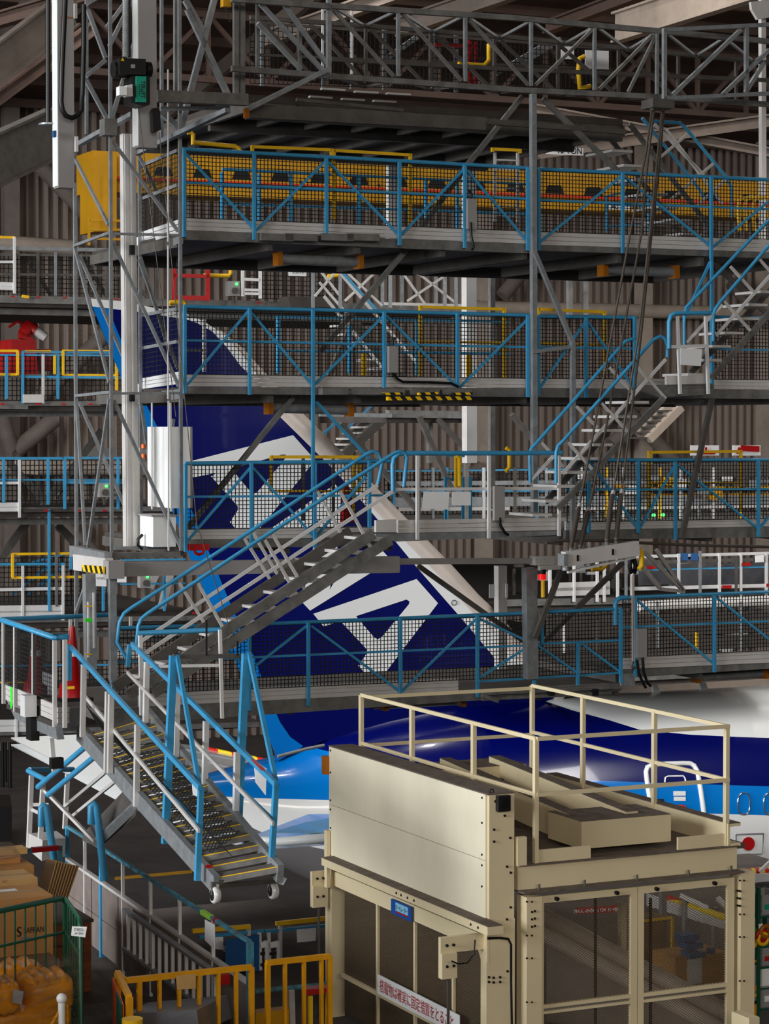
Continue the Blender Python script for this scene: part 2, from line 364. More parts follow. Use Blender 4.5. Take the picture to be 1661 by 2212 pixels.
def theta(x, y):                              # angle on the near side whose surface shows at height y
    c, r = section(x); y0 = proj(fpt(c, r, math.radians(9)))[1]
    if y0 >= y: return 0.0
    for i in range(10, 181):
        y1 = proj(fpt(c, r, math.radians(i)))[1]
        if y1 >= y: return math.radians(i - 1 + (y - y0) / max(1e-6, y1 - y0))
        y0 = y1
    return math.pi
def skin(x, y, off=0.0):                      # point on the fuselage side showing at a pixel
    for _ in range(4):
        pass
    xs = x
    for _ in range(5):
        c, r = section(xs); p = fpt(c, r + off, theta(xs, y)); xs += x - proj(p)[0]
    return p
def fuselage():
    m = MB(); st = [300, 330, 380, 445, 500, 560, 600, 625, 655, 700, 760, 830, 900, 1000, 1085, 1120, 1150, 1190, 1250, 1300, 1350, 1400, 1500, 1600, 1661, 1800, 2300]
    rows = None; sub = 5; cols = []
    for x in st:
        c, r = section(x)
        bs = [0.0]
        for tab in (LW, LD, LL, LG): bs.append(max(bs[-1] + 1e-4, theta(x, interp(tab, x)) if interp(tab, x) > 0 else 0))
        bs.append(math.pi)
        for i in range(len(bs) - 2, -1, -1): bs[i] = min(bs[i], bs[i + 1] - 1e-4) if i else 0.0
        near = []
        for a, b in zip(bs, bs[1:]): near += [a + (b - a) * j / sub for j in range(sub)]
        near.append(math.pi)
        full = near + [2 * math.pi - t for t in near[-2:0:-1]]
        cols.append([fpt(c, r, t) for t in full])
    n = len(cols[0]); nn = 5 * sub
    vs = [p for cl in cols for p in cl]
    m.v = vs
    for i in range(len(cols) - 1):
        for j in range(n):
            jj = j if j < nn else 2 * nn - 1 - j
            m.f.append([i * n + j, (i + 1) * n + j, (i + 1) * n + (j + 1) % n, i * n + (j + 1) % n]); m.mi.append(jj // sub); m.sm.append(True)
    m.f.append(list(range(n))); m.mi.append(3); m.sm.append(False)
    return m
fuse = fuselage().build('fuselage', [ACW, ACD, ACL, ACW, ACG], air)
# fin -----------------------------------------------------------------
fin = MB()
OUT = [(197, 645), (266, 651), (343, 667), (400, 677), (436, 692), (478, 718), (520, 762), (612, 884), (735, 1005), (863, 1137), (961, 1237), (1022, 1304), (1056, 1336), (1100, 1390), (1165, 1450), (1215, 1500), (1140, 1530), (700, 1600), (600, 1644), (579, 1588), (411, 1207), (300, 908), (200, 665)]
HT = 0.28
n_ = len(OUT)
fin.add([Q(x, y, KA - HT) for x, y in OUT] + [Q(x + (14 if i > 16 or i == 0 else 0), y, KA + HT) for i, (x, y) in enumerate(OUT)],
        [tuple(range(n_))[::-1], tuple(range(n_, 2 * n_))] + [(i, (i + 1) % n_, n_ + (i + 1) % n_, n_ + i) for i in range(n_)])
finob = fin.build('tail_fin', ACD, air)
def patch(name, pts, m, off=0.006, par=None): return MB().slab([Q(x, y, KA - HT - off) for x, y in pts], E2 * (off - 0.001)).build(name, m, par or air)
RUD = [(200, 662), (234, 667), (266, 746), (314, 870), (339, 920), (457, 1206), (496, 1300), (550, 1421), (570, 1478), (594, 1535), (605, 1560), (627, 1592), (655, 1612), (600, 1644), (579, 1588), (411, 1207), (300, 908)]
patch('rudder', RUD, ACL)
TIPW = [(197, 645), (266, 651), (343, 667), (400, 677), (436, 692), (478, 718), (520, 762), (612, 884), (735, 1005), (863, 1137), (961, 1237), (1022, 1304), (1056, 1336), (1100, 1390), (1165, 1450), (1150, 1490), (1103, 1458), (1071, 1424), (992, 1330), (900, 1225), (810, 1115), (700, 990), (612, 891), (560, 830), (520, 790), (490, 750), (460, 717), (427, 698), (404, 690), (300, 674), (200, 662)]
patch('fin_white_edge', TIPW, ACW, 0.009)
le = [(478, 712), (520, 757), (612, 879), (735, 1000), (863, 1132), (961, 1232), (1022, 1299), (1056, 1331), (1110, 1392), (1175, 1452), (1215, 1496)]
MB().path([Q(x - 14, y + 9, KA) for x, y in le], [0.12, 0.2] + [0.31] * 9, 14).build('fin_leading_edge', ACB, air)
def letter(outer, hole=None):
    pts = outer
    if hole:                                  # bridge the hole into the outline
        best = min(((math.hypot(a[0] - b[0], a[1] - b[1]), i, j) for i, a in enumerate(outer) for j, b in enumerate(hole)))
        _, i, j = best
        hh = hole[j:] + hole[:j + 1]
        area = lambda q: sum(q[a][0] * q[(a + 1) % len(q)][1] - q[(a + 1) % len(q)][0] * q[a][1] for a in range(len(q)))
        if area(outer) * area(hole) > 0: hh = hh[::-1]
        pts = outer[:i + 1] + hh + outer[i:]
    patch('fin_letter', pts, ACW, 0.008)
letter([(385, 1003), (633, 940), (681, 994), (548, 1158), (524, 1158), (497, 1128), (514, 1102), (514, 1094), (456, 1029), (470, 1021), (408, 1033)],
       [(500, 1013), (608, 982), (617, 982), (617, 990), (557, 1062), (548, 1067), (541, 1062)])
letter([(556, 1162), (724, 1046), (748, 1076), (712, 1275), (845, 1193), (820, 1183), (700, 1268), (712, 1275), (670, 1319), (653, 1301), (690, 1112), (585, 1196)][:4] + [(729, 1246), (820, 1183), (845, 1210), (670, 1319), (653, 1301), (689, 1122), (585, 1196)])
letter([(677, 1326), (900, 1251), (946, 1303), (822, 1467), (800, 1467), (774, 1438), (793, 1411), (792, 1402), (736, 1342), (699, 1353)],
       [(769, 1331), (878, 1295), (885, 1299), (884, 1305), (826, 1375), (817, 1381), (808, 1377)])
one('fin_marking', INK, lambda m: m.path([Q(981 + 5.5 * math.cos(a), 1302 + 5.5 * math.sin(a), KA - HT - .02) for a in [i * math.pi / 8 for i in range(17)]], 0.006, 4), air)
# far and near tailplane ------------------------------------------------
def sheet(pts, th): return MB().slab([W(*p) for p in pts], -Z * th)
zf_ = W(433, 1612, 46.5).z
far_ = MB().slab([R(x, y, zf_) for x, y in [(330, 1602), (380, 1605), (433, 1613), (573, 1641), (560, 1660), (445, 1690), (330, 1690)]], -Z * .25).build('tailplane', ACW, air)
one('barrier_tape', RYT, lambda m: m.path([R(433, 1613, zf_ + .02), R(500, 1627, zf_ + .02), R(573, 1641, zf_ + .02)], 0.03, 6), far_)
for p_, q_ in (((385, 1615), (560, 1650)), ((390, 1630), (520, 1662))): MB().tube(R(*p_, zf_ + .01), R(*q_, zf_ + .01), .012, 5).build('panel_seam', INKG, far_)
def strip(m, ra, rb, th):
    for (p, q), (r, t) in zip(zip(ra, ra[1:]), zip(rb, rb[1:])):
        P_ = [W(*p), W(*q), W(*t), W(*r)]; m.add(P_, [(0, 1, 2), (0, 2, 3)]); m.add([v - Z * th for v in P_], [(2, 1, 0), (3, 2, 0)])
mt = MB()
strip(mt, [(24, 1593, 40.6), (180, 1586, 40.5), (300, 1600, 40.2), (430, 1690, 39.6), (500, 1745, 38)], [(24, 1596, 40.5), (140, 1655, 39), (268, 1721, 37.3), (400, 1780, 35.5), (530, 1813, 33)], .12)
strip(mt, [(540, 1808, 33.2), (590, 1788, 34.5), (665, 1759, 36.2), (800, 1756, 36.2), (1000, 1752, 36)], [(548, 1814, 31.2), (600, 1817, 31), (720, 1809, 31.3), (860, 1800, 32.4), (1000, 1791, 33.4)], .1)
near_ = mt.build('tailplane', ACW, air)
lep = [W(545, 1812, 31.2), W(600, 1818, 31), W(720, 1810, 31.3), W(860, 1801, 32.4), W(1000, 1792, 33.4)]
MB().path(lep[:3], [0.04, 0.06, 0.07], 12).build('tailplane_leading_edge', ACW, near_)
MB().path(lep[2:], 0.07, 12).build('polished_leading_edge', CHR, near_)
MB().slab([W(592, 1799, 31.8), W(660, 1779, 33.9), W(712, 1770, 34.7), W(900, 1766, 35.2), W(900, 1786, 33.6), W(712, 1800, 32.3)], Z * 0.02).build('pale_blue_panel', ACS, near_)
# side details -----------------------------------------------------------
def ring(name, pts, r, m, off=0.01, close=False, par=None):
    pp = [skin(x, y, off) for x, y in pts]
    if close: pp.append(pp[0])
    return MB().path(pp, r, 6).build(name, m, par or air)
door = MB().path([skin(x, y, .01) for x, y in [(1406, 1742), (1401, 1712), (1397, 1685), (1395, 1668), (1398, 1658), (1408, 1653), (1440, 1650), (1475, 1649), (1490, 1649), (1499, 1654), (1506, 1666), (1512, 1700), (1517, 1735), (1520, 1760)]], 0.05, 6).build('cabin_door', ACW, air)
ring('door_edge', [(1520, 1761), (1521, 1778), (1521, 1800)], 0.05, ACL, par=door)
ring('door_window', [(1436, 1690), (1437, 1680), (1442, 1677), (1476, 1676), (1480, 1682), (1481, 1690)], 0.015, ACW, par=door)
def sticker(name, x0, y0, x1, y1, m, off=0.012, par=None):
    return MB().slab([skin(x0, y0, off), skin(x1, y0, off), skin(x1, y1, off), skin(x0, y1, off)], E2 * 0.008).build(name, m, par or air)
sticker('door_handle_recess', 1421, 1726, 1434, 1752, BLK, par=door)
for b in [(1455, 1709, 1481, 1719), (1456, 1721, 1481, 1730), (1449, 1751, 1461, 1756), (1464, 1750, 1476, 1756)]: sticker('door_placard', *b, ACW, par=door)
words('OPEN', skin(1465, 1755, .025), E1, Z * .8 - E2 * .0, 0.036, 0.08).build('door_lettering', INK, door)
ring('door_arrow', [(1458, 1744), (1464, 1741), (1472, 1740), (1481, 1743)], 0.022, INKR, par=door)
for cx in (1607, 1663):
    pts = [(cx + 13 * (abs(math.cos(a)) ** .7) * math.copysign(1, math.cos(a)), 1736 + 23 * (abs(math.sin(a)) ** .8) * math.copysign(1, math.sin(a))) for a in [i * math.pi / 12 for i in range(24)]]
    wn = ring('cabin_window', pts, 0.016, CHR, close=True)
    MB().slab([skin(x, y, .006) for x, y in pts], E2 * .004).build('window_pane', ACL, wn)
fl = ring('flag_frame', [(1590, 1802), (1649, 1800), (1647, 1843), (1590, 1846)], 0.012, INKG, close=True)
MB().slab([skin(1617 + 13.5 * math.cos(a), 1822 + 14.5 * math.sin(a), .014) for a in [i * math.pi / 14 for i in range(28)]], E2 * .006).build('flag_disc', RED, fl)
ring('belly_stripe', [(1560, 1867), (1600, 1863), (1700, 1857)], 0.03, INKG)
for x0, y0, h in ((1424, 1499, 26), (1527, 1494, 31)):
    MB().slab([Q(x0 - 15, y0 - h, KA), Q(x0 - 7, y0 - h, KA), Q(x0 + 6, y0 + 4, KA), Q(x0 - 12, y0 + 4, KA)], E2 * .05).build('blade_antenna', ACW, air)
MB().path([W(700, 1610, 38.2), W(660, 1618, 38.0), W(600, 1634, 37.8)], 0.028, 8).build('static_rail', GALV, air)
# ================================================================== THE TAIL DOCK
def platform(name, label, k, x0, x1, rail_, mid, posts, diags, toe, beam, depth, group=None, nets=None, paint=BLUE, postw=0.055, toem=ALU, netstep=0.05, cat='platform', joists=True, toe_x=None):
    t = T(name, label, cat, Q((x0 + x1) / 2, beam[1], k), group)
    f = lambda pr, x: lin(x, x0, pr[0], x1, pr[1])
    for a in ([rail_] if isinstance(rail_[0], (int, float)) else rail_):
        if len(a) == 2: a = (x0, a[0], x1, a[1])
        MB().tube(Q(a[0], a[1], k), Q(a[2], a[3], k), 0.025, 10).build('top_rail', paint, t)
    if mid:
        for a in ([mid] if isinstance(mid[0], (int, float)) else mid):
            if len(a) == 2: a = (x0, a[0], x1, a[1])
            PB(MB(), *a, k, 0.04, 0.03).build('mid_rail', paint, t)
    for a in posts: PB(MB(), a[0], a[1], a[0], a[2], k - 0.05, a[3] if len(a) > 3 else postw, 0.06).build('guard_post', paint, t)
    for a in diags: PB(MB(), *a, k - 0.02, 0.042, 0.04).build('brace', paint, t)
    if toe:
        tx0, tx1 = toe_x or (x0, x1)
        for i in range(3):
            a, b = i / 3 + 0.01, (i + 1) / 3 - 0.02
            ya0, ya1 = toe[0] + (toe[2] - toe[0]) * a, toe[1] + (toe[3] - toe[1]) * a
            yb0, yb1 = toe[0] + (toe[2] - toe[0]) * b, toe[1] + (toe[3] - toe[1]) * b
            g = lambda x, u, v: lin(x, x0, u, x1, v)
            PS(MB(), [(tx0, g(tx0, ya0, ya1)), (tx1, g(tx1, ya0, ya1)), (tx1, g(tx1, yb0, yb1)), (tx0, g(tx0, yb0, yb1))], k + 0.02, 0.04).build('toe_board', toem, t)
    tb = (toe[2], toe[3]) if toe else (beam[0] - 14, beam[1] - 14)
    PS(MB(), [(x0, tb[0] + .5), (x1, tb[1] + .5), (x1, beam[1]), (x0, beam[0])], k + 0.03, 0.08).build('edge_beam', GALVD, t)
    a, b = Q(x0, tb[0] + 3, k), Q(x1, tb[1] + 3, k); a.z = b.z = (a.z + b.z) / 2
    MB().hexa([a + E2 * .11 - Z * .05, b + E2 * .11 - Z * .05, b + E2 * depth - Z * .05, a + E2 * depth - Z * .05], [a + E2 * .11, b + E2 * .11, b + E2 * depth, a + E2 * depth]).build('deck', DECK, t)
    if joists:
        L = (b - a).length; n = max(2, int(L / 1.1))
        for i in range(n + 1):
            p = a + (b - a) * (i / n); MB().bar(p + E2 * .12 - Z * .12, p + E2 * depth - Z * .12, 0.13, 0.06, E1).build('joist', STEEL, t)
        MB().bar(a + E2 * (depth - .05) - Z * .1, b + E2 * (depth - .05) - Z * .1, 0.2, 0.08).build('rear_beam', STEEL, t)
    for q in (nets or []):
        MB().net(Q(q[0], q[3], k + .01), Q(q[4], q[7], k + .01), Q(q[4], q[5], k + .01), Q(q[0], q[1], k + .01), netstep, 0.009).build('safety_net', NET, t)
    return t
def nq(x0, a0, b0, x1, a1, b1): return (x0, a0, b0, b0, x1, a1, b1, b1)
def gatebar(t, x0, y0, x1, y1, drop, k, m=YEL, wd=0.055):
    PB(MB(), x0, y0, x1, y1, k, wd, 0.05).build('swing_bar', m, t)
    PB(MB(), x0, y0 - 3, x0, y0 + drop, k, wd, 0.05).build('swing_bar_post', m, t); PB(MB(), x1, y1 - 3, x1, y1 + drop, k, wd, 0.05).build('swing_bar_post', m, t)
def cyl(t, x0, y0, x1, y1, k, r=0.07):
    mb = MB().tube(Q(x0, y0, k), Q(x1, y1, k), r, 12); mb.build('push_cylinder', GALV, t)
    for x, y in ((x0, y0), (x1, y1)): PB(MB(), x - 5, y, x + 5, y, k, r * 2.6, r * 2.6).build('cylinder_cap', AMB, t)
def sidebars(t, x0, x1, k0, k1, ys, m=GALV):
    for a, b in ys: MB().bar(Q(x1, b, k0), Q(x0, a, k1), 0.06, 0.05, E1).build('side_rail', m, t)

# --- third level from the top of the picture: uppermost blue platform
L1 = platform('work_platform', 'uppermost blue railed work platform in front of the crane, left of the grey post', 0, 394, 1144, (322, 363), (394, 430),
    [(398, 322, 512), (549, 330, 518), (705, 341, 510), (863, 350, 530), (1004, 356, 536), (1140, 362, 541)],
    [(401, 332, 547, 492), (553, 498, 703, 348), (709, 350, 861, 507), (866, 508, 1002, 365), (1008, 368, 1139, 521)],
    (469, 500, 497, 527), (517, 547), 3.6, nets=[nq(402, 330, 470, 1140, 366, 499)])
gatebar(L1, 545, 317, 716, 324, 12, 0.02); gatebar(L1, 721, 325, 886, 335, 150, 0.1); gatebar(L1, 1064, 322, 1123, 325, 6, 0.1)
PT(MB(), [(417, 313), (417, 290), (412, 286), (405, 286)], 0.3, 0.03).build('yellow_hoop', YEL, L1)
PT(MB(), [(418, 308), (508, 316), (516, 320), (519, 328)], 0.3, 0.028).build('yellow_hoop', YEL, L1)
for x in (1069, 1118): PB(MB(), x, 330, x, 480, 0.35, 0.045).build('ladder_rail', ALUW, L1)
for i in range(7): PB(MB(), 1069, 345 + i * 20, 1118, 347 + i * 20, 0.35, 0.03).build('ladder_rung', ALUW, L1)
for x in (560, 612, 690, 745): PB(MB(), x, 512, x + 70, 514, -.05, 0.09, 0.14).build('lower_track', GALVD, L1)
cyl(L1, 600, 559, 775, 566, 0.6)
PB(MB(), 1018, 430, 1018, 495, -.12, 0.13, 0.06).build('latch_plate', GREYP, L1)
PT(MB(), [(1018, 425), (1018, 418), (1012, 412)], -.15, 0.02).build('latch_handle', BLK, L1)
PT(MB(), [(1016, 480), (1018, 510), (1023, 535), (1019, 540)], -.15, 0.018).build('hose', RUB, L1)
for x, ya, yb in ((480, 372, 480), (560, 375, 480), (628, 372, 480), (775, 380, 490), (920, 385, 495), (988, 390, 495)):
    PB(MB(), x, ya, x, yb, 3.4, 0.06).build('rear_guard_post', BLUE, L1)
for a in ((480, 365, 1140, 398), (480, 402, 1140, 430), (480, 440, 1140, 462)): PB(MB(), *a, 3.4, 0.05).build('rear_guard_rail', BLUE, L1)
sidebars(L1, 300, 384, 0, 1.75, [(361, 325), (432, 400)])
for i in range(3): MB().slab([Q(386, 474 + i * 11, 0.0), Q(300, 503 + i * 9, 1.75), Q(300, 511 + i * 9, 1.75), Q(386, 483 + i * 11, 0.0)], E1 * .04).build('side_toe_board', ALUW, L1)
MB().slab([Q(386, 510, 0), Q(318, 536, 1.5), Q(318, 550, 1.5), Q(386, 526, 0)], E1 * .06).build('side_beam', GALV, L1)
MB().box(Q(304, 530, 1.75), E1 * .07, E2 * .09, Z * .1).build('junction_box', WHT, L1)
MB().net(Q(386, 474, 0.02), Q(302, 502, 1.73), Q(302, 362, 1.73), Q(386, 328, .02), 0.06, 0.008).build('safety_net', NET, L1)

L1b = platform('work_platform', 'uppermost blue railed work platform right of the grey post, behind the steel cables', 0, 1163, 1700, (365, 390), (432, 454),
    [(1164, 366, 541), (1345, 374, 547), (1536, 382, 560)], [(1167, 522, 1342, 381), (1350, 383, 1533, 530), (1541, 533, 1661, 434)],
    (500, 519, 529, 546), (541, 559), 3.6, nets=[nq(1166, 370, 500, 1700, 392, 518)])
PB(MB(), 1537, 540, 1537, 770, -.03, 0.055).build('hanging_post', BLUE, L1b)
PB(MB(), 1534, 566, 1477, 690, 0.0, 0.05).build('hanging_brace', BLUE, L1b)
cyl(L1b, 1302, 583, 1456, 588, 0.6)
for a in ((1310, 440, 1410, 448), (1308, 425, 1345, 416), (1310, 490, 1400, 482)): PB(MB(), *a, 3.2, 0.05).build('rear_guard_rail', BLUE, L1b)
for x in (1311, 1401): PB(MB(), x, 425, x, 500, 3.2, 0.055).build('rear_guard_post', BLUE, L1b)
for x in (1598, 1612, 1630): PT(MB(), [(x, 500), (x - 4, 450), (x, 430), (x + 30, 425)], 2.5, 0.03).build('yellow_hoop', YEL, L1b)

# --- second blue level
L2 = platform('work_platform', 'second blue railed work platform down, with striped yellow and black bumpers under it', 0, 397, 1144, (662, 681), (735, 750),
    [(399, 662, 850), (539, 666, 853), (676, 669, 1062), (830, 674, 838), (988, 677, 838), (1140, 681, 858)],
    [(403, 832, 536, 672), (543, 676, 673, 830), (680, 830, 828, 683), (834, 682, 988, 836), (994, 836, 1138, 691)],
    (807, 816, 835, 838), (850, 858), 3.4, nets=[nq(402, 668, 808, 1140, 686, 817)])
gatebar(L2, 908, 663, 1089, 668, 148, 0.08); PB(MB(), 908, 738, 1089, 740, .09, .04).build('swing_bar', YEL, L2)
gatebar(L2, 1010, 770, 1016, 770, 44, 1.5); gatebar(L2, 784, 767, 788, 767, 44, 1.5)
PT(MB(), [(365, 658), (368, 654), (396, 651), (400, 658)], 0.3, 0.03).build('yellow_hoop', YEL, L2)
PB(MB(), 848, 748, 848, 805, -.1, 0.13, 0.06).build('latch_plate', GREYP, L2)
PT(MB(), [(848, 745), (848, 735), (853, 730)], -.15, 0.02).build('latch_handle', BLK, L2)
PT(MB(), [(848, 805), (858, 818), (870, 825), (930, 826), (975, 828), (990, 836)], -.08, 0.018).build('hose', RUB, L2)
for x in (690, 745, 806, 880, 950): PB(MB(), x, 846, x + 62, 846, -.1, 0.08, 0.2).build('lower_track', GALVD, L2)
for a in ((828, 851, 868, 850), (903, 851, 944, 849), (977, 851, 1018, 850)): PB(MB(), *a, -.28, 0.045, 0.1).build('striped_bumper', HAZ, L2)
PB(MB(), 836, 861, 1016, 860, -.2, 0.07, 0.1).build('striped_bumper', HAZ, L2)
cyl(L2, 580, 880, 754, 885, 0.6)
for x, ya, yb in ((601, 684, 806), (755, 704, 806), (902, 694, 810)): PB(MB(), x, ya, x, yb, 3.2, 0.07).build('rear_guard_post', BLUE, L2)
for a in ((595, 684, 1100, 695), (600, 758, 1100, 764)): PB(MB(), *a, 3.2, 0.05).build('rear_guard_rail', BLUE, L2)
PB(MB(), 683, 868, 797, 990, -.02, 0.05).build('hanging_brace', BLUE, L2)
sidebars(L2, 303, 384, 0, 1.75, [(682, 667), (753, 738)])
for i in range(3): MB().slab([Q(386, 803 + i * 9, 0.0), Q(308, 817 + i * 8, 1.7), Q(308, 824 + i * 8, 1.7), Q(386, 811 + i * 9, 0.0)], E1 * .04).build('side_toe_board', ALUW, L2)
MB().slab([Q(388, 841, 0), Q(318, 846, 1.5), Q(318, 868, 1.5), Q(388, 862, 0)], E1 * .06).build('side_beam', GALV, L2)
MB().box(Q(304, 851, 1.75), E1 * .06, E2 * .09, Z * .13).build('junction_box', WHT, L2)
MB().net(Q(386, 803, 0.02), Q(304, 816, 1.73), Q(304, 684, 1.73), Q(386, 668, .02), 0.06, 0.006).build('safety_net', NET, L2)
PB(MB(), 441, 690, 441, 803, 1.6, 0.06).build('rear_guard_post', ALUW, L2)
for a in ((403, 684, 446, 686), (403, 756, 446, 757)): PB(MB(), *a, 1.6, 0.05).build('rear_guard_rail', GALV, L2)

L2b = platform('work_platform', 'second blue railed work platform down, behind the cables and the zigzag stairs', 0, 1163, 1700, [(1163, 683, 1370, 686), (1539, 685, 1700, 689)], [(1163, 750, 1370, 753), (1540, 754, 1700, 757)],
    [(1163, 683, 855), (1266, 686, 859), (1371, 684, 838), (1538, 680, 842)], [(1166, 838, 1264, 695), (1269, 695, 1369, 838)],
    (816, 820, 838, 842), (858, 862), 3.0, nets=[nq(1165, 688, 817, 1371, 690, 818), nq(1540, 690, 819, 1700, 694, 820)])
gatebar(L2b, 1163, 668, 1306, 674, 150, .08); PB(MB(), 1163, 741, 1306, 745, .09, .04).build('swing_bar', YEL, L2b)
for x, y in ((1463, 683), (1524, 683)): PB(MB(), x, y, x + 6, 851, -1.2, 0.055).build('gate_post', ALUW, L2b)
PT(MB(), [(1445, 753), (1445, 695), (1449, 682), (1457, 677), (1535, 676)], -1.2, 0.03).build('gate_hoop', BLUE, L2b)
PB(MB(), 1448, 749, 1524, 747, -1.2, 0.06).build('gate_bar', ALUW, L2b)
PS(MB(), [(1470, 752), (1517, 754), (1514, 791), (1470, 788)], -1.25, 0.005).build('paper_notice', PAPER, L2b)
PS(MB(), [(1440, 812), (1527, 812), (1527, 835), (1440, 836)], -1.1, 0.05).build('toe_board', ALU, L2b)
MB().hexa([Q(1385, 842, -1.1), Q(1540, 838, -1.1), Q(1540, 838, -.05), Q(1400, 842, -.05)], [p + Z * .06 for p in [Q(1385, 842, -1.1), Q(1540, 838, -1.1), Q(1540, 838, -.05), Q(1400, 842, -.05)]]).build('landing_plate', GALVD, L2b)
PS(MB(), [(1380, 842), (1542, 836), (1542, 852), (1425, 858)], -1.1, 0.08).build('landing_beam', GALVD, L2b)

# --- third blue level
L3 = platform('work_platform', 'third blue railed work platform down, crossing the upper letters on the tail fin', 0, 400, 850, (1001, 996), (1073, 1070),
    [(401, 1001, 1192), (543, 1000, 1184), (680, 1000, 1184), (798, 996, 1140)], [(405, 1168, 541, 1010), (546, 1010, 677, 1158), (684, 1158, 790, 1030)],
    (1142, 1136, 1166, 1160), (1184, 1180), 3.2, nets=[nq(403, 1006, 1143, 798, 1002, 1138)])
gatebar(L3, 586, 987, 776, 987, 75, 0.05); PB(MB(), 586, 1060, 776, 1061, .06, .04).build('swing_bar', YEL, L3)
for x in (655, 720): PB(MB(), x, 990, x, 1125, 0.5, 0.05).build('rear_guard_post', GALVD, L3)
PB(MB(), 765, 990, 762, 1120, .6, .05).build('rear_guard_post', YEL, L3)
PS(MB(), [(745, 1045), (752, 1043), (764, 1128), (742, 1128)], .7, .12).build('red_support', RED, L3)
MB().box(Q(429, 1182, -.08), E1 * .13, E2 * .04, Z * .04).build('red_bracket', RED, L3)
PT(MB(), [(420, 1186), (422, 1195), (430, 1198), (438, 1195), (440, 1186)], -.1, 0.02).build('red_eye', RED, L3)
L3c = T('stair_landing', 'pale railed stair landing with two white papers hung on its rail', 'landing', Q(1030, 1160, -1))
KL = -1.0
PT(MB(), [(849, 1060), (848, 1005), (851, 990), (860, 981), (874, 979), (1110, 979), (1213, 978)], KL, 0.03).build('top_rail', BLUE, L3c)
for x, b in ((901.5, 1166), (1056, 1163), (1207.5, 1158)): PB(MB(), x, 984, x, b, KL - .04, 0.055).build('guard_post', ALUW, L3c)
PB(MB(), 848, 1057, 1205, 1055, KL, 0.055, .03).build('mid_rail', ALUW, L3c)
for i in range(3): PS(MB(), [(860, 1124 + i * 9.4), (1205, 1118 + i * 9.4), (1205, 1126.5 + i * 9.4), (860, 1132.5 + i * 9.4)], KL + .02, .04).build('toe_board', ALU, L3c)
PS(MB(), [(812, 1124), (856, 1122), (856, 1150), (812, 1150)], KL - .05, .05).build('toe_board', ALU, L3c)
PS(MB(), [(812, 1153), (1205, 1147), (1205, 1156), (856, 1170), (812, 1160)], KL + .02, .08).build('edge_beam', GALV, L3c)
MB().hexa([Q(812, 1156, KL + .1) - Z * .05, Q(1205, 1150, KL + .1) - Z * .05, Q(1205, 1150, KL + .1) + E2 * .9 - Z * .05, Q(812, 1156, KL + .1) + E2 * .9 - Z * .05], [Q(812, 1156, KL + .1), Q(1205, 1150, KL + .1), Q(1205, 1150, KL + .1) + E2 * .9, Q(812, 1156, KL + .1) + E2 * .9]).build('deck', DECK, L3c)
PS(MB(), [(915, 1062), (971, 1062), (968, 1101), (912, 1098)], KL - .06, .004).build('paper_notice', PAPER, L3c); PS(MB(), [(977, 1062), (1017, 1062), (1017, 1092), (977, 1091)], KL - .06, .004).build('paper_notice', PAPER, L3c)
PB(MB(), 1077, 1050, 1077, 1124, KL - .08, 0.15, .06).build('latch_plate', GREYP, L3c)
PT(MB(), [(1079, 1118), (1081, 1135), (1090, 1150), (1098, 1156)], KL - .1, .02).build('hose', RUB, L3c)
for x in (962, 1000, 1016): PB(MB(), x, 1030, x, 1122, KL + 2.0, .05).build('rear_guard_post', BLUE, L3c)
for x in (985, 993): PB(MB(), x, 985, x, 1060, KL + 1.6, .05).build('yellow_post', YEL, L3c)
for a in ((962, 984, 1003, 986), (962, 1034, 1003, 1034)): PB(MB(), *a, KL + 2.0, .035).build('rear_guard_rail', BLUE, L3c)
PT(MB(), [(986, 985), (992, 990), (993, 1050)], KL + 1.5, .03).build('yellow_hoop', YEL, L3c)
PT(MB(), [(1093, 968), (1100, 972), (1100, 1010), (1092, 1018)], KL + 1.5, .03).build('yellow_hoop', YEL, L3c)
L3b = platform('work_platform', 'third blue railed work platform down, right of the cables, under two white signs', 0, 1222, 1700, (994, 993), (1058, 1056),
    [(1272, 995, 1151), (1378.6, 996, 1151), (1459, 997, 1166), (1638, 994, 1160)], [(1276, 1000, 1377, 1141), (1382, 1141, 1456, 1008), (1463, 1004, 1635, 1140), (1642, 1140, 1700, 1070)],
    (1126, 1118, 1146, 1136), (1166, 1160), 3.2, nets=[nq(1225, 998, 1128, 1700, 998, 1119)])
gatebar(L3b, 1402, 977, 1600, 975, 130, .06); PB(MB(), 1402, 1043, 1600, 1043, .07, .04).build('swing_bar', YEL, L3b)
# --- fourth blue level
L4 = platform('work_platform', 'lowest long blue railed work platform over the dark blue fuselage, crossing the lowest fin letter', 0, 245, 1342, [(242, 1357, 520, 1350), (520, 1350, 1145, 1324), (1178, 1322, 1342, 1315)], [(245, 1430, 520, 1421), (520, 1421, 1145, 1394), (1154, 1391, 1345, 1383), (1036, 1472, 1342, 1453)],
    [(244, 1356, 1490), (539, 1349, 1535), (666, 1345, 1525), (865, 1335, 1506), (1031, 1329, 1506), (1146, 1323, 1390), (1154, 1390, 1478), (1170.5, 1322, 1390), (1248, 1388, 1480), (1341, 1316, 1475)],
    [(520, 1463, 662, 1352), (672, 1352, 862, 1492), (869, 1492, 1028, 1338), (1037, 1463, 1145, 1394), (1037, 1337, 1145, 1388), (1160, 1393, 1249, 1455), (1252, 1388, 1340, 1452), (430, 1352, 530, 1440), (290, 1500, 420, 1400)],
    (1500, 1449, 1530, 1475), (1566, 1492), 2.8, nets=[nq(250, 1361, 1500, 520, 1354, 1488), nq(520, 1354, 1489, 1144, 1329, 1462), nq(1144, 1392, 1461, 1340, 1386, 1451), nq(1172, 1326, 1390, 1340, 1319, 1384)], toe_x=(300, 990))
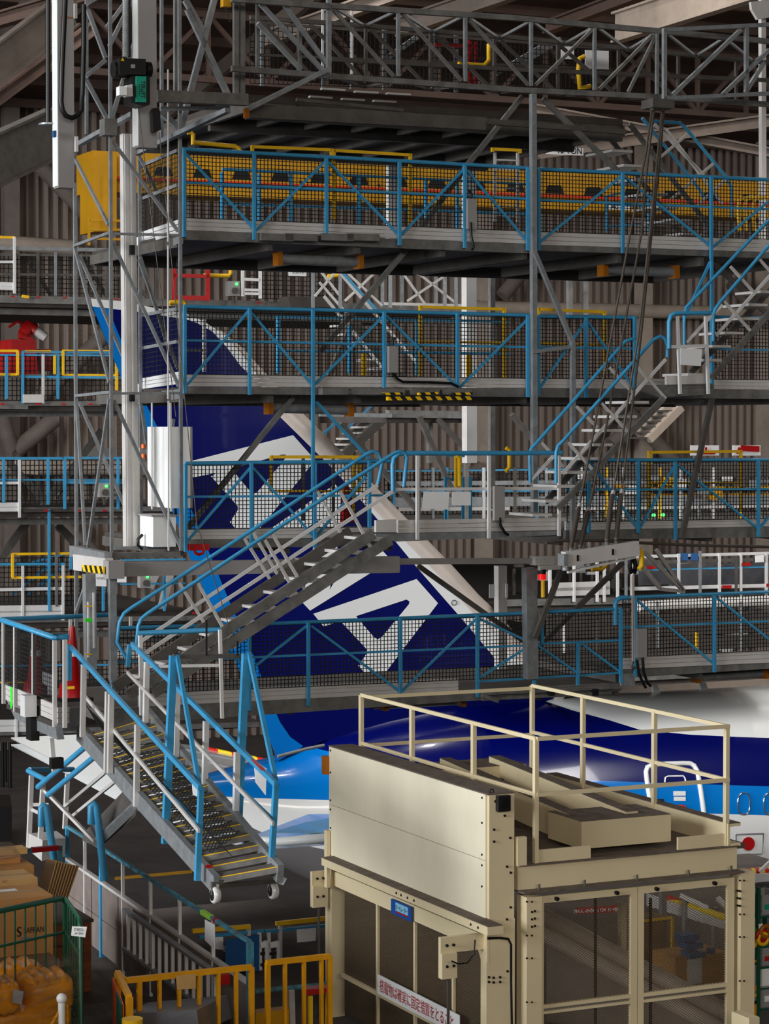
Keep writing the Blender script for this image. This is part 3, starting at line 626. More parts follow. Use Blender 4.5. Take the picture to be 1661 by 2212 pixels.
PB(MB(), 1040, 1502, 1075, 1514, -.1, .07, .1).build('pull_out_track', GALVD, L4)
for a in ((1040, 1498, 1345, 1484), (1040, 1510, 1320, 1496)): PB(MB(), *a, -.05, .06, .08).build('lower_track', GALVD, L4)
for x in (1190, 1285): PB(MB(), x, 1488, x, 1502, -.1, .1, .12).build('track_bracket', BLK, L4)
cyl(L4, 830, 1522, 997, 1513, 0.5, .06)
PS(MB(), [(1342, 1456), (1372, 1455), (1372, 1483), (1342, 1481)], -.06, .04).build('splice_plate', GALV, L4)
L4b = platform('work_platform', 'lowest blue railed work platform at right, over the white fuselage top', 0, 1343, 1700, (1291, 1277), (1355, 1340),
    [(1372, 1291, 1462), (1543, 1285, 1452)], [(1377, 1298, 1542, 1434), (1549, 1292, 1700, 1412)], (1419, 1402, 1446, 1430), (1465, 1442), 2.6, nets=[nq(1345, 1296, 1420, 1700, 1283, 1403)])
PT(MB(), [(1329, 1350), (1329, 1305), (1332, 1296), (1340, 1291.5), (1350, 1291)], 0, .034).build('rail_hoop', BLUE, L4b)
PB(MB(), 1385, 1358, 1385, 1420, -.1, .15, .06).build('latch_plate', GREYP, L4b)
PT(MB(), [(1376, 1425), (1380, 1455), (1390, 1478), (1395, 1486)], -.1, .02).build('hose', RUB, L4b); PT(MB(), [(1388, 1420), (1390, 1450), (1398, 1475), (1406, 1482)], -.12, .02).build('hose', RUB, L4b)
cyl(L4b, 1504, 1463, 1650, 1454, .5, .06)

# --- grey posts and struts that carry the platforms
post = T('support_post', 'tall grey square post between the left and right blue platforms', 'post', Q(1152, 1480, -.08))
PB(MB(), 1151, 203, 1154, 1108, -.1, 0.1, 0.12).build('shaft', GALV, post)
PB(MB(), 1143, 1226, 1146, 1466, -.1, 0.16, 0.14).build('lower_shaft', GALV, post)
PB(MB(), 1155, 546, 1237, 741, -.15, .08).build('offset_brace', GALV, post); PB(MB(), 1237, 738, 1237, 1168, -.15, .09).build('offset_shaft', GALV, post); PB(MB(), 1150, 760, 1233, 749, -.15, .07).build('offset_bar', GALV, post)
def strut(label, a, m=GALVD, wd=0.09):
    t = MB(); PB(t, *a[:4], a[4], wd, wd, a[5] if len(a) > 5 else None); o = t.build('diagonal_strut', m)
    return tag(o, label, 'strut')
strut('speckled grey diagonal strut rising to the top truss, left of the grey post', (1128, 208, 1008, 358, .35))
strut('speckled grey diagonal strut behind the uppermost blue railing, ending at its deck', (1005, 362, 868, 549, .4))
strut('grey diagonal strut hung below the uppermost platform deck, foot behind second railing', (876, 541, 690, 760, .4))
strut('grey diagonal strut below the second platform, crossing the top fin letter', (632, 858, 405, 1142, .35))
strut('grey diagonal strut falling right from the top truss across the grey post head', (1172, 213, 1335, 370, .3))
strut('dark diagonal strut behind the second right platform, going down to the far right', (1538, 565, 1700, 720, .4), STEEL)
strut('long dark strut beside the zigzag stairs going down to the right third platform', (1538, 860, 1472, 1163, -.2), STEEL)
strut('dark strut leaning from the balance beam foot down to the lowest railing', (1214, 1226, 1155, 1378, -.4), STEEL)
strut('dark strut behind the balance beam, leaning to the lowest platform', (1345, 1215, 1160, 1400, .8), STEEL)
strut('dark strut lying over the fin leading edge down to the lowest railing', (903, 1222, 1152, 1400, 1.2), STEEL)

# --- left mast tower ------------------------------------------------------
tw = T('lattice_mast', 'tall square grey lattice mast at the left end of the blue platforms', 'mast', Q(300, 1200, .8))
KN, KF = -.15, 1.55
for x, y0, y1, k in ((237.5, -30, 1205, KN), (387.5, -30, 1190, KN), (161.5, 395, 1192, KF), (301, 330, 1190, KF), (187, -30, 290, KF), (349, -30, 300, 1.0)):
    PB(MB(), x, y0, x + (4 if y1 > 900 else 0), y1, k, .057, .057).build('corner_post', GALV, tw)
for a in ((242, 505, 385, 508), (244, 850, 386, 849), (240, 1215, 390, 1213)): PB(MB(), *a, KN, .045).build('ring_bar', GALV, tw)
for a in ((160, 531, 236, 503), (163, 855, 238, 847), (158, 1187, 238, 1207)): MB().bar(Q(a[2], a[3], KN), Q(a[0], a[1], KF), .05, .05, E1).build('ring_bar', GALV, tw)
for a in ((163, 345, KF, 234, 485, KN), (162, 537, KF, 236, 826, KN), (165, 861, KF, 184, 1178, KF - .3), (236, 861, KN, 190, 1182, KF - .3)): MB().bar(Q(*a[:3]), Q(*a[3:]), .055, .05, E1).build('side_brace', GALV, tw)
for a in ((241, 302, 385, 500), (243, 522, 386, 834), (246, 864, 390, 1182), ): PB(MB(), *a, KN + .02, .055).build('front_brace', GALV, tw)
for a in ((172, 552, 268, 775), (172, 870, 268, 1090), (303, 342, 366, 470), (303, 555, 366, 760), (305, 876, 332, 1060), (300, 560, 384, 797), (375, 905, 350, 1065)): PB(MB(), *a, KF - .1, .055).build('rear_brace', GALV, tw)
for a in ((235, -20, 185, 10), (189, 20, 228, 125), (228, 130, 186, 165), (187, 175, 232, 258), (300, 60, 240, 260), (290, -20, 230, 60), (236, 100, 290, -10)): PB(MB(), a[0], a[1], a[2], a[3], KF - .2, .07).build('upper_brace', GALV, tw)
MB().bar(Q(170, 312, KF), Q(288, 246, -.3), .11, .08, Z).build('upper_arm', GALV, tw)
MB().bar(Q(295, 332, .6), Q(492, 238, -1.4), .11, .08, Z).build('upper_arm', GALV, tw)
for a in ((405, 20, 492, 205), (465, -10, 390, 280), (345, 240, 390, 280), (400, 0, 440, 70)): PB(MB(), *a, .4, .1).build('upper_brace', GALV, tw)
for x in (381, 509, 523): PB(MB(), x, -30, x, 205, .3, .09).build('upper_post', GALVD, tw)
PB(MB(), 338, 208, 533, 216, -.6, .14, .12).build('hoist_beam', GALVD, tw); PB(MB(), 346, 236, 495, 232, -.3, .07).build('hoist_beam', GALV, tw)
MB().box(Q(234, 276, -.2), E1 * .08, E2 * .1, Z * .1).build('clamp', GALVD, tw)
# guide column
gc = T('guide_column', 'pale ribbed aluminium guide column standing inside the lattice mast', 'column', Q(278, 1185, .5))
PB(MB(), 276, 290, 283, 1184, .6, .17, .13).build('profile', ALU, gc); PB(MB(), 270.5, 290, 277.5, 1184, .5, .03, .03).build('rib', ALU, gc); PB(MB(), 283, 290, 290, 1184, .5, .02, .02).build('rib', ALU, gc)
for y in (540, 857): MB().box(Q(285, y, .42), E1 * .03, E2 * .03, Z * .06).build('catch', BLK, gc)
# two square hanging tubes
def sqtube(name, label, x0, xm, x1, y1, k):
    t = T(name, label, 'tube', Q(x0, y1, k)); o = Q(xm, y1, k); wd = (Q(x1, y1, k) - o).length
    h = (Q(xm, -40, k) - o).length
    m_ = o.dot(E1); far = S(x0, y1 - 3, m_); dp = (far - o).dot(E2)
    MB().corner(o, E1 * wd, E2 * max(.2, dp), Z * h).build('square_tube', GREYP, t)
    MB().corner(o - E1 * .012, E1 * .01, E2 * max(.2, dp), Z * h).build('lit_side_strip', WHT, t)  # lit left side painted white, shaded front painted grey
    MB().corner(o - Z * .02, E1 * wd, E2 * max(.2, dp), Z * .02).build('end_cap', GREYP, t)
    return t
ta = sqtube('hanging_tube', 'square tube with painted-in lit edge and shade, black cable loop, hanging at far left', 118, 127, 161, 401, -.9)
tb = sqtube('hanging_tube', 'square tube with painted-in lit edge and shade, hanging behind the black and teal hoist', 289, 300, 339, 314, -.9)
pts = [(142, -20), (138, 60), (134, 150), (132, 220), (135, 238), (142, 250), (155, 255), (168, 250), (175, 238), (178, 200), (181, 100), (181, 10)]
PT(MB(), pts, -1.05, .032).build('cable_loop', RUB, ta)
for y in (20, 70, 105): pass
PB(MB(), 163, 8, 163, 40, -.98, .05).build('bracket', ALUW, ta); PB(MB(), 165, 295, 165, 328, -.98, .05).build('bracket', ALUW, ta)
PS(MB(), [(116, 282), (122, 282), (122, 296), (116, 296)], -1.0, .06).build('blue_switch', BLUC, ta)
PS(MB(), [(132, 35), (155, 36), (155, 39), (132, 38)], -.915, .01).build('label', AMB, ta)
cr = T('corrugated_conduit', 'black corrugated conduit hanging at the far left edge, tied off on a disc', 'conduit', Q(105, 268, -.6))
mb = MB()
PT(mb, [(104, -30 + i * 3.0) for i in range(100)], -.6, [(.028 if i % 2 else .036) for i in range(100)]); mb.build('conduit', RUB, cr)
MB().disc(Q(107, 269, -.6), Z, .13, .02).build('end_disc', GALV, cr)
cr2 = T('corrugated_conduit', 'ribbed silver and black conduit running down to the black hoist motor', 'conduit', Q(272, 125, -.7))
PT(MB(), [(270, -30 + i * 2.6) for i in range(60)], -.7, [(.03 if i % 2 else .04) for i in range(60)]).build('conduit', GALV, cr2)
PT(MB(), [(277, -30 + i * 2.6) for i in range(60)], -.65, [(.03 if i % 2 else .036) for i in range(60)]).build('conduit', RUB, cr2)
# hoist drive
hd = T('hoist_drive', 'black and teal electric hoist drive with white lettering box on the square tube', 'hoist', Q(310, 220, -1.2))
hd['label'] = 'black and teal electric hoist drive fixed to the front of a square tube'
PS(MB(), [(259, 125), (315, 127), (315, 162), (259, 160)], -1.35, .3).build('motor_box', BLK, hd)
MB().tube(Q(244, 151, -1.2), Q(262, 151, -1.2), .1, 16).build('motor_end', BLK, hd); MB().tube(Q(314, 150, -1.2), Q(325, 150, -1.2), .09, 14).build('motor_end', BLK, hd)
PS(MB(), [(284, 164), (324, 164), (324, 226), (310, 229), (284, 222)], -1.3, .28).build('gear_case', BLK, hd)
PS(MB(), [(294, 164), (316, 165), (316, 221), (294, 220)], -1.33, .02).build('name_plate', TEAL, hd)
words('TIRLIFT', Q(304, 174, -1.335), -Z, E1, .055, .205).build('plate_lettering', INK, hd)
words('VERLINDE', Q(299.5, 180, -1.335), -Z, E1, .014, .13).build('plate_lettering', INK, hd)
PS(MB(), [(258, 186), (274, 187), (274, 206), (258, 205)], -1.4, .12).build('connector', WHT, hd); PS(MB(), [(274, 184), (286, 182), (287, 208), (274, 208)], -1.36, .12).build('connector', ALUW, hd)
PS(MB(), [(283, 139), (292, 139), (292, 147), (283, 147)], -1.355, .004).build('data_plate', GREYP, hd)
mb = MB(); mb.slab([Q(261, 131, -1.355), Q(269, 131.5, -1.355), Q(265, 124.6, -1.355)], E2 * .004); mb.build('warning_triangle', YEL, hd)
rl = T('cable_roller', 'black plastic cable roller housing below the hoist beam', 'roller', Q(340, 280, -1.0))
PS(MB(), [(329, 240), (333, 233), (341, 233), (346, 240), (348, 280), (334, 287), (331, 282)], -1.1, .1).build('housing', BLK, rl)
# thin wires and bright rod
for n, (lab, a, b, k) in enumerate([('thin steel wire from the hoist roller slanting down past the white cabinet', (344, 285), (425, 1130), -.9), ('thin steel wire from the square tube end down over the long stair rail', (298, 230), (380, 900), -1.0),
        ('thin hanging wire crossing the lower left end of the long stair', (425, 1130), (500, 1370), -1.7)]):
    tag(MB().tube(Q(*a, k), Q(*b, k), .006, 5).build('steel_wire', ROPE), lab, 'wire')
rd = T('lifting_rod', 'slim bright vertical rod running down the lattice mast to the white cabinet', 'rod', Q(363, 1190, -.25))
for y0, y1, x in ((150, 522, 363), (530, 862, 363), (866, 1190, 364)): PB(MB(), x, y0, x, y1, -.28, .025).build('rod_length', ALUW, rd)
PB(MB(), 368, 870, 370, 1105, -.2, .03).build('rod_length', ALUW, rd); PB(MB(), 328, 870, 328, 1100, .3, .025).build('rod_length', ALUW, rd)
# cabinets on the mast
cb = T('control_cabinet', 'tall white tapered control cabinet fixed on the lattice mast, front of the fin', 'cabinet', Q(370, 1100, .1))
o = Q(371, 1098, .0); h = (Q(371, 922, .0) - o).length
MB().corner(o, E1 * .245, E2 * .9, Z * h).build('casing', WHT, cb)
MB().corner(o + E1 * .245 - E2 * .01, E1 * .03, E2 * .9, Z * h).build('edge', GREYP, cb)
cb2 = T('junction_cabinet', 'grey and white junction cabinet with lid standing at the mast foot', 'cabinet', Q(345, 1182, .2))
o = Q(331, 1182, .0); h = (Q(331, 1116, .0) - o).length
MB().corner(o, E1 * .3, E2 * .5, Z * h).build('casing', WHT, cb2); MB().corner(o + Z * h - E1 * .03 - E2 * .03, E1 * .36, E2 * .56, Z * .02).build('lid', GREYP, cb2)
PT(MB(), [(308, 1185), (298, 1178), (298, 1165), (308, 1155)], .3, .02).build('hose', RUB, cb2); PT(MB(), [(360, 1110), (372, 1125), (380, 1115), (378, 1090)], .1, .018).build('hose', RUB, cb2)
bc = T('beacon', 'orange double beacon on a grey plate beside the white cabinet', 'beacon', Q(308, 985, 1.2))
PS(MB(), [(302, 967), (315, 967), (315, 982), (302, 982)], 1.1, .05).build('plate', GREYP, bc)
for y in (964, 985): MB().disc(Q(310, y, 1.1), Z, .03, .05, 12).build('lens', mat('orange lens', (250, 100, 20), .3, 0, 0), bc)
ch = T('chain_hoist', 'small yellow chain hoist hanging from the top truss at upper left', 'hoist', Q(487, 10, .2)); MB().box(Q(488, 7, .2), E1 * .055, E2 * .05, Z * .05).build('casing', YELD, ch); MB().tube(Q(486, 14, .2), Q(497, 48, .2), .008, 6).build('chain', BLK, ch)
# base frame of the mast and the long box beam
bf = T('mast_base_frame', 'grey base frame under the lattice mast with a striped yellow and black plate', 'frame', Q(240, 1240, -.4))
MB().bar(Q(234, 1206, -.35), Q(158, 1190, 1.5), .14, .1, E1).build('side_beam', GALV, bf)
PB(MB(), 236, 1200, 388, 1198, -.2, .1).build('front_beam', GALVD, bf); PB(MB(), 246, 1184, 386, 1182, .4, .06).build('front_beam', GALV, bf)
MB().slab([Q(223, 1240, -.6), Q(177, 1234, .3), Q(177, 1220, .3), Q(223, 1224, -.6)], E1 * .02).build('striped_plate', HAZ2, bf)
MB().bar(Q(236, 1224, -.55), Q(166, 1214, 1.0), .2, .1, E1).build('side_beam', ALU, bf)
MB().box(Q(246, 1230, -.6), E1 * .1, E2 * .1, Z * .11).build('end_block', GREYP, bf)
PB(MB(), 192, 1240, 196, 1445, -.4, .13, .13).build('leg', GALV, bf); PB(MB(), 242, 1246, 244, 1470, -.5, .12, .12).build('leg', GALV, bf)
PB(MB(), 190, 1300, 191, 1420, -.55, .03).build('rail_strip', ALUW, bf); PB(MB(), 202, 1280, 203, 1400, -.5, .03).build('rail_strip', ALUW, bf)
PS(MB(), [(184, 1336), (199, 1336), (199, 1343), (184, 1343)], -.58, .01).build('green_tape', GREENT, bf)
for y in (1308, 1412): PS(MB(), [(185, y), (199, y), (199, y + 3), (185, y + 3)], -.59, .01).build('yellow_tag', YEL, bf)
PB(MB(), 165, 1200, 164, 1440, 1.2, .06).build('leg', GALV, bf); PB(MB(), 165, 1320, 182, 1270, .5, .05).build('knee_brace', GALV, bf)
bbm = T('box_beam', 'long pale grey box beam passing in front of the fin below the third platform', 'beam', Q(700, 1235, -.6))
PB(MB(), 255, 1230, 859, 1218, -.45, .17, .14).build('left_length', GREYP, bbm); PB(MB(), 640, 1223, 859, 1219, -.5, .21, .12).build('sleeve', GREYP, bbm)
PB(MB(), 860, 1213, 1190, 1211, -.3, .11, .12).build('right_length', GREYP, bbm); PB(MB(), 1150, 1211, 1192, 1210, -.35, .12, .16).build('end_sleeve', ALU, bbm)
MB().tube(Q(1171, 1240, -.4), Q(1171, 1252, -.4), .055, 14).build('warning_lamp', REDLAMP, bbm); MB().tube(Q(1171, 1230, -.4), Q(1171, 1240, -.4), .05, 14).build('lamp_cap', BLK, bbm)
PB(MB(), 1164, 1227, 1210, 1225, -.4, .09).build('lamp_arm', ALU, bbm)
MB().path([Q(1173, 1254, -.4), Q(1173, 1290, -.4)], .03).build('lamp_pole', YEL, bbm)
# ------------------------------------------------------------------ top truss bridge
tr = T('truss_bridge', 'wide dark galvanized truss bridge across the top of the picture', 'truss', Q(1100, 200, 0))
KT = -.05
for a in ((715, 13, 1110, 39), (1110, 39, 1431, 68), (1431, 68, 1720, 95), (715, 165, 1110, 194), (1110, 194, 1431, 210), (1431, 210, 1720, 230)): PB(MB(), *a, KT, .1, .1).build('chord', GALVD, tr)
for x, a, b in ((710, 0, 166), (860, 28, 165), (1005, 35, 176), (1147, 45, 186), (1284, 58, 195), (1419, 70, 205)): PB(MB(), x, a, x, b, KT, .062 if x > 720 else .08).build('vertical', GALV, tr)
for a in ((719, 20, 850, 164), (870, 30, 997, 174), (1015, 44, 1141, 183), (1156, 184, 1279, 64), (1294, 193, 1409, 76), (1357, 199, 1415, 80)): PB(MB(), *a, KT + .02, .06).build('diagonal', GALVD, tr)
KB = 1.4
for a in ((540, 38, 715, 50), (715, 50, 1110, 81), (1110, 81, 1700, 140), (715, 128, 1110, 150), (1110, 150, 1700, 175)): PB(MB(), *a, KB, .08).build('rear_chord', STEEL, tr)
for i, x in enumerate((645, 790, 930, 1068, 1205, 1336, 1465, 1590)): PB(MB(), x, lin(x, 540, 38, 1700, 140), x, lin(x, 540, 160, 1700, 225), KB, .06).build('rear_vertical', STEEL, tr)
for x in (560, 670, 800, 940, 1080, 1210, 1340): PB(MB(), x, lin(x, 540, 40, 1700, 142), x + 120, lin(x + 120, 540, 165, 1700, 222), KB, .06).build('rear_diagonal', STEEL, tr)
for x in (720, 865, 1010, 1150, 1288, 1435, 1560):          # plan bracing of the top chords
    a = Q(x, lin(x, 715, 14, 1431, 68), KT); b = Q(x + 68, lin(x + 68, 715, 50, 1700, 140), KB); c = Q(x + 135, lin(x + 135, 715, 14, 1431, 68), KT)
    MB().bar(a, b, .05, .05, Z).build('plan_brace', GALV, tr); MB().bar(b, c, .05, .05, Z).build('plan_brace', GALV, tr)
    a = Q(x, lin(x, 715, 166, 1431, 211), KT); b = Q(x + 68, lin(x + 68, 715, 185, 1700, 228), KB); c = Q(x + 135, lin(x + 135, 715, 166, 1431, 211), KT)
    MB().bar(a, b, .05, .05, Z).build('plan_brace', STEEL, tr); MB().bar(b, c, .05, .05, Z).build('plan_brace', STEEL, tr)
tl = T('truss_bridge', 'shorter galvanized truss arm at the top, left of the tall bridge post', 'truss', Q(620, 165, -.1))
for a in ((500, -2, 712, 14), (500, 148, 708, 164)): PB(MB(), *a, -.1, .1, .1).build('chord', GALVD, tl)
for x, a, b in ((556, 0, 152), (648, 60, 152)): PB(MB(), x, a, x, b, .2, .06).build('vertical', GALVD, tl)
for a in ((604, -4, 708, 142), (562, 8, 700, 155), (556, 50, 650, 150)): PB(MB(), *a, 0, .075).build('diagonal', GALV, tl)
PB(MB(), 528, 239, 712, 148, -.25, .085).build('outrigger', GALV, tl); MB().box(Q(532, 245, -.3), E1 * .03, E2 * .03, Z * .06).build('hook', AMB, tl)
tf = T('lattice_truss', 'light galvanized rectangular truss frame at the upper right', 'truss', Q(1550, 210, -.5))
for a in ((1433, 65, 1720, 50), (1433, 213, 1720, 199), (1435, 62, 1435, 214), (1612, 58, 1612, 198), (1453, 205, 1600, 64), (1560, 205, 1661, 108), (1650, 135, 1610, 200)): PB(MB(), *a, -.5, .075).build('frame_bar', GALV, tf)
# top deck behind the truss with its netting
L0 = T('top_platform', 'dark topmost platform behind the truss bridge with black netting and a shadowed underside', 'platform', Q(900, 240, 1))
a, b = Q(535, 214, .8), Q(1345, 248, .8); a.z = b.z = (a.z + b.z) / 2
MB().hexa([a - Z * .1, b - Z * .1, b + E2 * 4.2 - Z * .1, a + E2 * 4.2 - Z * .1], [a, b, b + E2 * 4.2, a + E2 * 4.2]).build('deck', DECK, L0)
for i in range(9):
    p = a + (b - a) * (i / 8); MB().bar(p - Z * .16, p + E2 * 4.2 - Z * .16, .14, .07, E1).build('joist', STEEL, L0)
for kk in (.85, 2.2, 4.9): MB().bar(a + E2 * (kk - .8) - Z * .2, b + E2 * (kk - .8) - Z * .2, .22, .1).build('cross_beam', STEEL, L0)
PB(MB(), 530, 240, 1045, 268, .1, .17, .12).build('lower_beam', STEEL, L0); PB(MB(), 640, 215, 870, 238, .2, .06).build('lower_beam', STEEL, L0); PB(MB(), 1040, 262, 1350, 285, .3, .1).build('lower_beam', STEEL, L0)
for x, y in ((694, 193), (766, 199), (835, 203)): PB(MB(), x, y - 1, x + 50, y + 2, .3, .035, .1).build('roller_track', ALU, L0)
for x, y in ((668, 209), (738, 214), (806, 218)): PB(MB(), x, y, x + 48, y + 3, .9, .035, .1).build('roller_track', ALU, L0)
MB().net(Q(540, 180, 2.5), Q(1320, 205, 2.5), Q(1320, 108, 2.5), Q(540, 50, 2.5), .07, .01).build('safety_net', NET, L0)
for aa in ((540, 48, 1320, 106), (540, 118, 1320, 150)): PB(MB(), *aa, 2.5, .05).build('guard_rail', STEEL, L0)
for x in (566, 697, 760, 830, 935, 985): PB(MB(), x, lin(x, 540, 40, 1320, 100), x, lin(x, 540, 185, 1320, 210), 2.7, .07 if x != 697 else .05).build('guard_post', GALV, L0)
for x in (697, 760): PB(MB(), x, 20, x, 160, 2.4, .04).build('pale_post', ALUW, L0)
PT(MB(), [(1056, 95), (1056, 130), (1045, 142), (990, 138)], 2.2, .035).build('yellow_hoop', YEL, L0)
PT(MB(), [(1262, 122), (1252, 126), (1249, 150), (1252, 190), (1275, 186)], 2.2, .035).build('yellow_hoop', YEL, L0)
for aa in ((1015, 80, 1015, 185), (1028, 90, 1028, 185), (940, 97, 1030, 100)): PB(MB(), *aa, 2.6, .06).build('red_post', RED, L0)
PS(MB(), [(1264, 108), (1315, 110), (1315, 150), (1264, 148)], 2.3, .01).build('white_board', PAPER, L0); PS(MB(), [(1212, 100), (1240, 101), (1240, 128), (1212, 127)], 2.4, .01).build('white_board', PAPER, L0)
for aa in ((1110, 148, 1210, 85), (1070, 160, 1180, 95), (830, 130, 900, 80)): PB(MB(), *aa, 3.0, .1).build('rear_stringer', GALV, L0)

# ------------------------------------------------------------------ stairs
def stair(name, label, k0, k1, near_str, far_str, treads, near_rail, far_rail, mids, posts, strw=.12, tread_w=.05, rm=BLUE, parent_loc=None):
    t = T(name, label, 'stairs', Q(near_str[0], near_str[1], k0))
    PB(MB(), *near_str, k0, strw, .05).build('stringer', GALVD, t)
    if far_str: PB(MB(), *far_str, k1, strw, .05).build('stringer', STEEL, t)
    for x, y, w_ in treads:
        a = Q(x, y, k0 + .03); b = a + E2 * (k1 - k0 - .06); c = E1 * w_
        MB().hexa([a - Z * .035, a + c - Z * .035, b + c - Z * .035, b - Z * .035], [a, a + c, b + c, b]).build('tread', ALU, t)
    for p, k in ((near_rail, k0), (far_rail, k1)):
        if p: PT(MB(), p, k, .024, 10).build('handrail', rm, t)
    for a in mids: PB(MB(), *a[:4], k1 if len(a) > 4 else k0, .06, .03).build('mid_rail', ALUW, t)
    for a in posts: PB(MB(), *a[:4], k1 if len(a) > 4 else k0, .05, .04).build('baluster', ALU, t)
    return t
st1 = stair('access_stair', 'long blue railed stair climbing right across the fin to the pale landing', -1.5, -.65,
    (330, 1497, 843, 1166), (246, 1485, 757, 1148),
    [(x, y, .26) for x, y in ((332, 1470), (382, 1440), (432, 1408), (480, 1377), (528, 1345), (575, 1315), (622, 1284), (668, 1253), (712, 1222), (757, 1192), (800, 1163))],
    [(337, 1488), (295, 1388), (299, 1352), (305, 1337), (318, 1326), (560, 1166), (850, 980), (862, 975), (874, 978), (879, 988), (872, 1052)],
    [(272, 1420), (253, 1387), (258, 1345), (268, 1325), (280, 1316), (536, 1151), (790, 982), (803, 975), (815, 977), (826, 998), (816, 1046)],
    [(313, 1411, 560, 1249), (560, 1249, 848, 1062), (266, 1411, 560, 1216, 1), (560, 1216, 816, 1048, 1)],
    [(427, 1259, 507, 1400), (588, 1153, 668, 1290), (572, 1166, 651, 1302), (734, 1060, 809, 1197), (527, 1162, 585, 1254, 1), (546, 1150, 600, 1242, 1), (387, 1259, 442, 1347, 1), (686, 1062, 737, 1152, 1)], strw=.13)
PB(MB(), 276, 1502, 806, 1152, -1.52, .13, .05).build('upper_stringer', GALVD, st1)
st2 = stair('access_stair', 'grey and blue stair between third and second platform, behind the cables', -1.1, -.4,
    (1205, 1098, 1433, 860), (1178, 1085, 1387, 848),
    [(x, y, .29) for x, y in ((1150, 1110), (1178, 1080), (1203, 1048), (1229, 1018), (1255, 988), (1282, 958), (1309, 927), (1335, 897), (1361, 866))],
    [(1201, 1044), (1201, 978), (1205, 964), (1218, 951), (1411, 734), (1426, 726), (1437, 732), (1442, 748), (1441, 772)],
    [(1145, 1042), (1144, 980), (1148, 968), (1158, 958), (1350, 738), (1364, 732), (1376, 738), (1380, 752), (1379, 775)],
    [(1215, 1023, 1438, 776), (1147, 1037, 1200, 981, 1)],
    [(1249, 878, 1299, 871), (1299, 871, 1364, 941), (1374, 790, 1438, 861), (1227, 956, 1286, 1021), (1316, 794, 1368, 850, 1), (1245, 878, 1290, 923, 1), (1169, 956, 1217, 1008, 1)][1:], strw=.11)
st3 = stair('access_stair', 'grey and blue stair climbing out of the right edge above the second platform', -1.1, -.4,
    (1536, 817, 1700, 633), (1492, 805, 1700, 590),
    [(x, y, .3) for x, y in ((1486, 806), (1519, 775), (1539, 745), (1566, 716), (1600, 685), (1618, 655), (1645, 627))],
    [(1541, 737), (1541, 680), (1545, 668), (1556, 652), (1700, 485)], [(1478, 745), (1478, 680), (1482, 664), (1500, 645), (1637, 500), (1700, 435)],
    [(1546, 725, 1700, 555), (1482, 740, 1560, 658, 1)], [(1578, 576, 1628, 631), (1563, 650, 1628, 722), (1640, 560, 1690, 615)], strw=.11)
st4 = stair('access_stair', 'dark stair falling from the top platform at upper right, behind railings', 1.0, 1.8,
    (1360, 268, 1549, 512), (1316, 296, 1471, 507),
    [(x, y, .34) for x, y in ((1322, 322), (1347, 354), (1373, 384), (1398, 415), (1424, 443), (1450, 472), (1475, 502))],
    [(1411, 262), (1468, 265), (1480, 275), (1568, 382), (1580, 405), (1581, 469)], [(1387, 255), (1495, 388), (1515, 415), (1520, 430)],
    [(1414, 268, 1520, 378), (1440, 280, 1560, 440)], [(1485, 290, 1420, 345), (1545, 350, 1450, 430), (1570, 385, 1500, 450)], strw=.1)

# ------------------------------------------------------------------ lifting cables and balance beam
bl = T('balance_beam', 'pale steel balance beam slung on four cables in front of the right platforms', 'lifting beam', Q(1300, 1225, -1.6))
ks = -1.9
pa, pb = Q(1218, 1208, ks), Q(1376, 1184, ks)
MB().bar(pa, pb, .19, .12).build('beam', ALU, bl)
PB(MB(), 1216, 1196, 1216, 1222, ks - .01, .06, .16).build('end_plate', GALV, bl)
PB(MB(), 1226, 1236, 1372, 1203, ks, .045, .06).build('lamp_strip', ALUW, bl)
for x, y in ((1248, 1203), (1324, 1190)): PB(MB(), x, y - 4, x, y + 9, ks - .07, .04, .01).build('slot_strap', BLK, bl)
for x, y in ((1273, 1187), (1233, 1196), (1252, 1193), (1310, 1180), (1330, 1178)): PB(MB(), x, y - 16, x, y + 6, ks, .04).build('hanger_plate', GALV, bl)
for x, y in ((1222, 1225), (1270, 1215), (1310, 1207), (1342, 1201)): MB().tube(Q(x, y, ks), Q(x, y + 7, ks), .05, 12).build('sheave', GALV, bl)
def cable(label, pts, k, k2):
    t = T('lifting_cable', label, 'cable', Q(*pts[-1], k2))
    n = len(pts); p3 = [Q(x, y, k + (k2 - k) * i / (n - 1)) for i, (x, y) in enumerate(pts)]
    MB().path(p3[:-2], .016, 6).build('wire_rope', ROPE, t)
    MB().tube(p3[-3], p3[-3].lerp(p3[-2], .25), .03, 8).build('ferrule', ALU, t)
    MB().path([p3[-3].lerp(p3[-2], .25), p3[-3].lerp(p3[-2], .6), p3[-2], p3[-1]], [.03, .035, .035, .03], 8).build('turnbuckle', ROPE, t)
cable('leftmost steel lifting cable ending on the left end of the balance beam', [(1408, 235), (1395, 330), (1362, 500), (1279, 949), (1252, 1090), (1245, 1120), (1233, 1185)], -.4, -1.9)
cable('second steel lifting cable from the left, hooked near the beam end', [(1413, 235), (1400, 340), (1386, 500), (1306, 939), (1272, 1100), (1266, 1125), (1252, 1185)], -.35, -1.9)
cable('third steel lifting cable, ending in the middle of the balance beam', [(1430, 235), (1420, 340), (1404, 500), (1378, 730), (1325, 1062), (1318, 1095), (1310, 1172)], -.4, -1.9)
cable('rightmost steel lifting cable ending right of the balance beam middle', [(1434, 235), (1426, 340), (1408, 500), (1384, 730), (1343, 1060), (1338, 1095), (1330, 1170)], -.35, -1.9)
pl = T('pulley_head', 'dark pulley head under the truss bridge that carries the four cables', 'pulley', Q(1420, 235, -.4))
MB().box(Q(1421, 226, -.4), E1 * .17, E2 * .15, Z * .06).build('bracket', STEEL, pl)
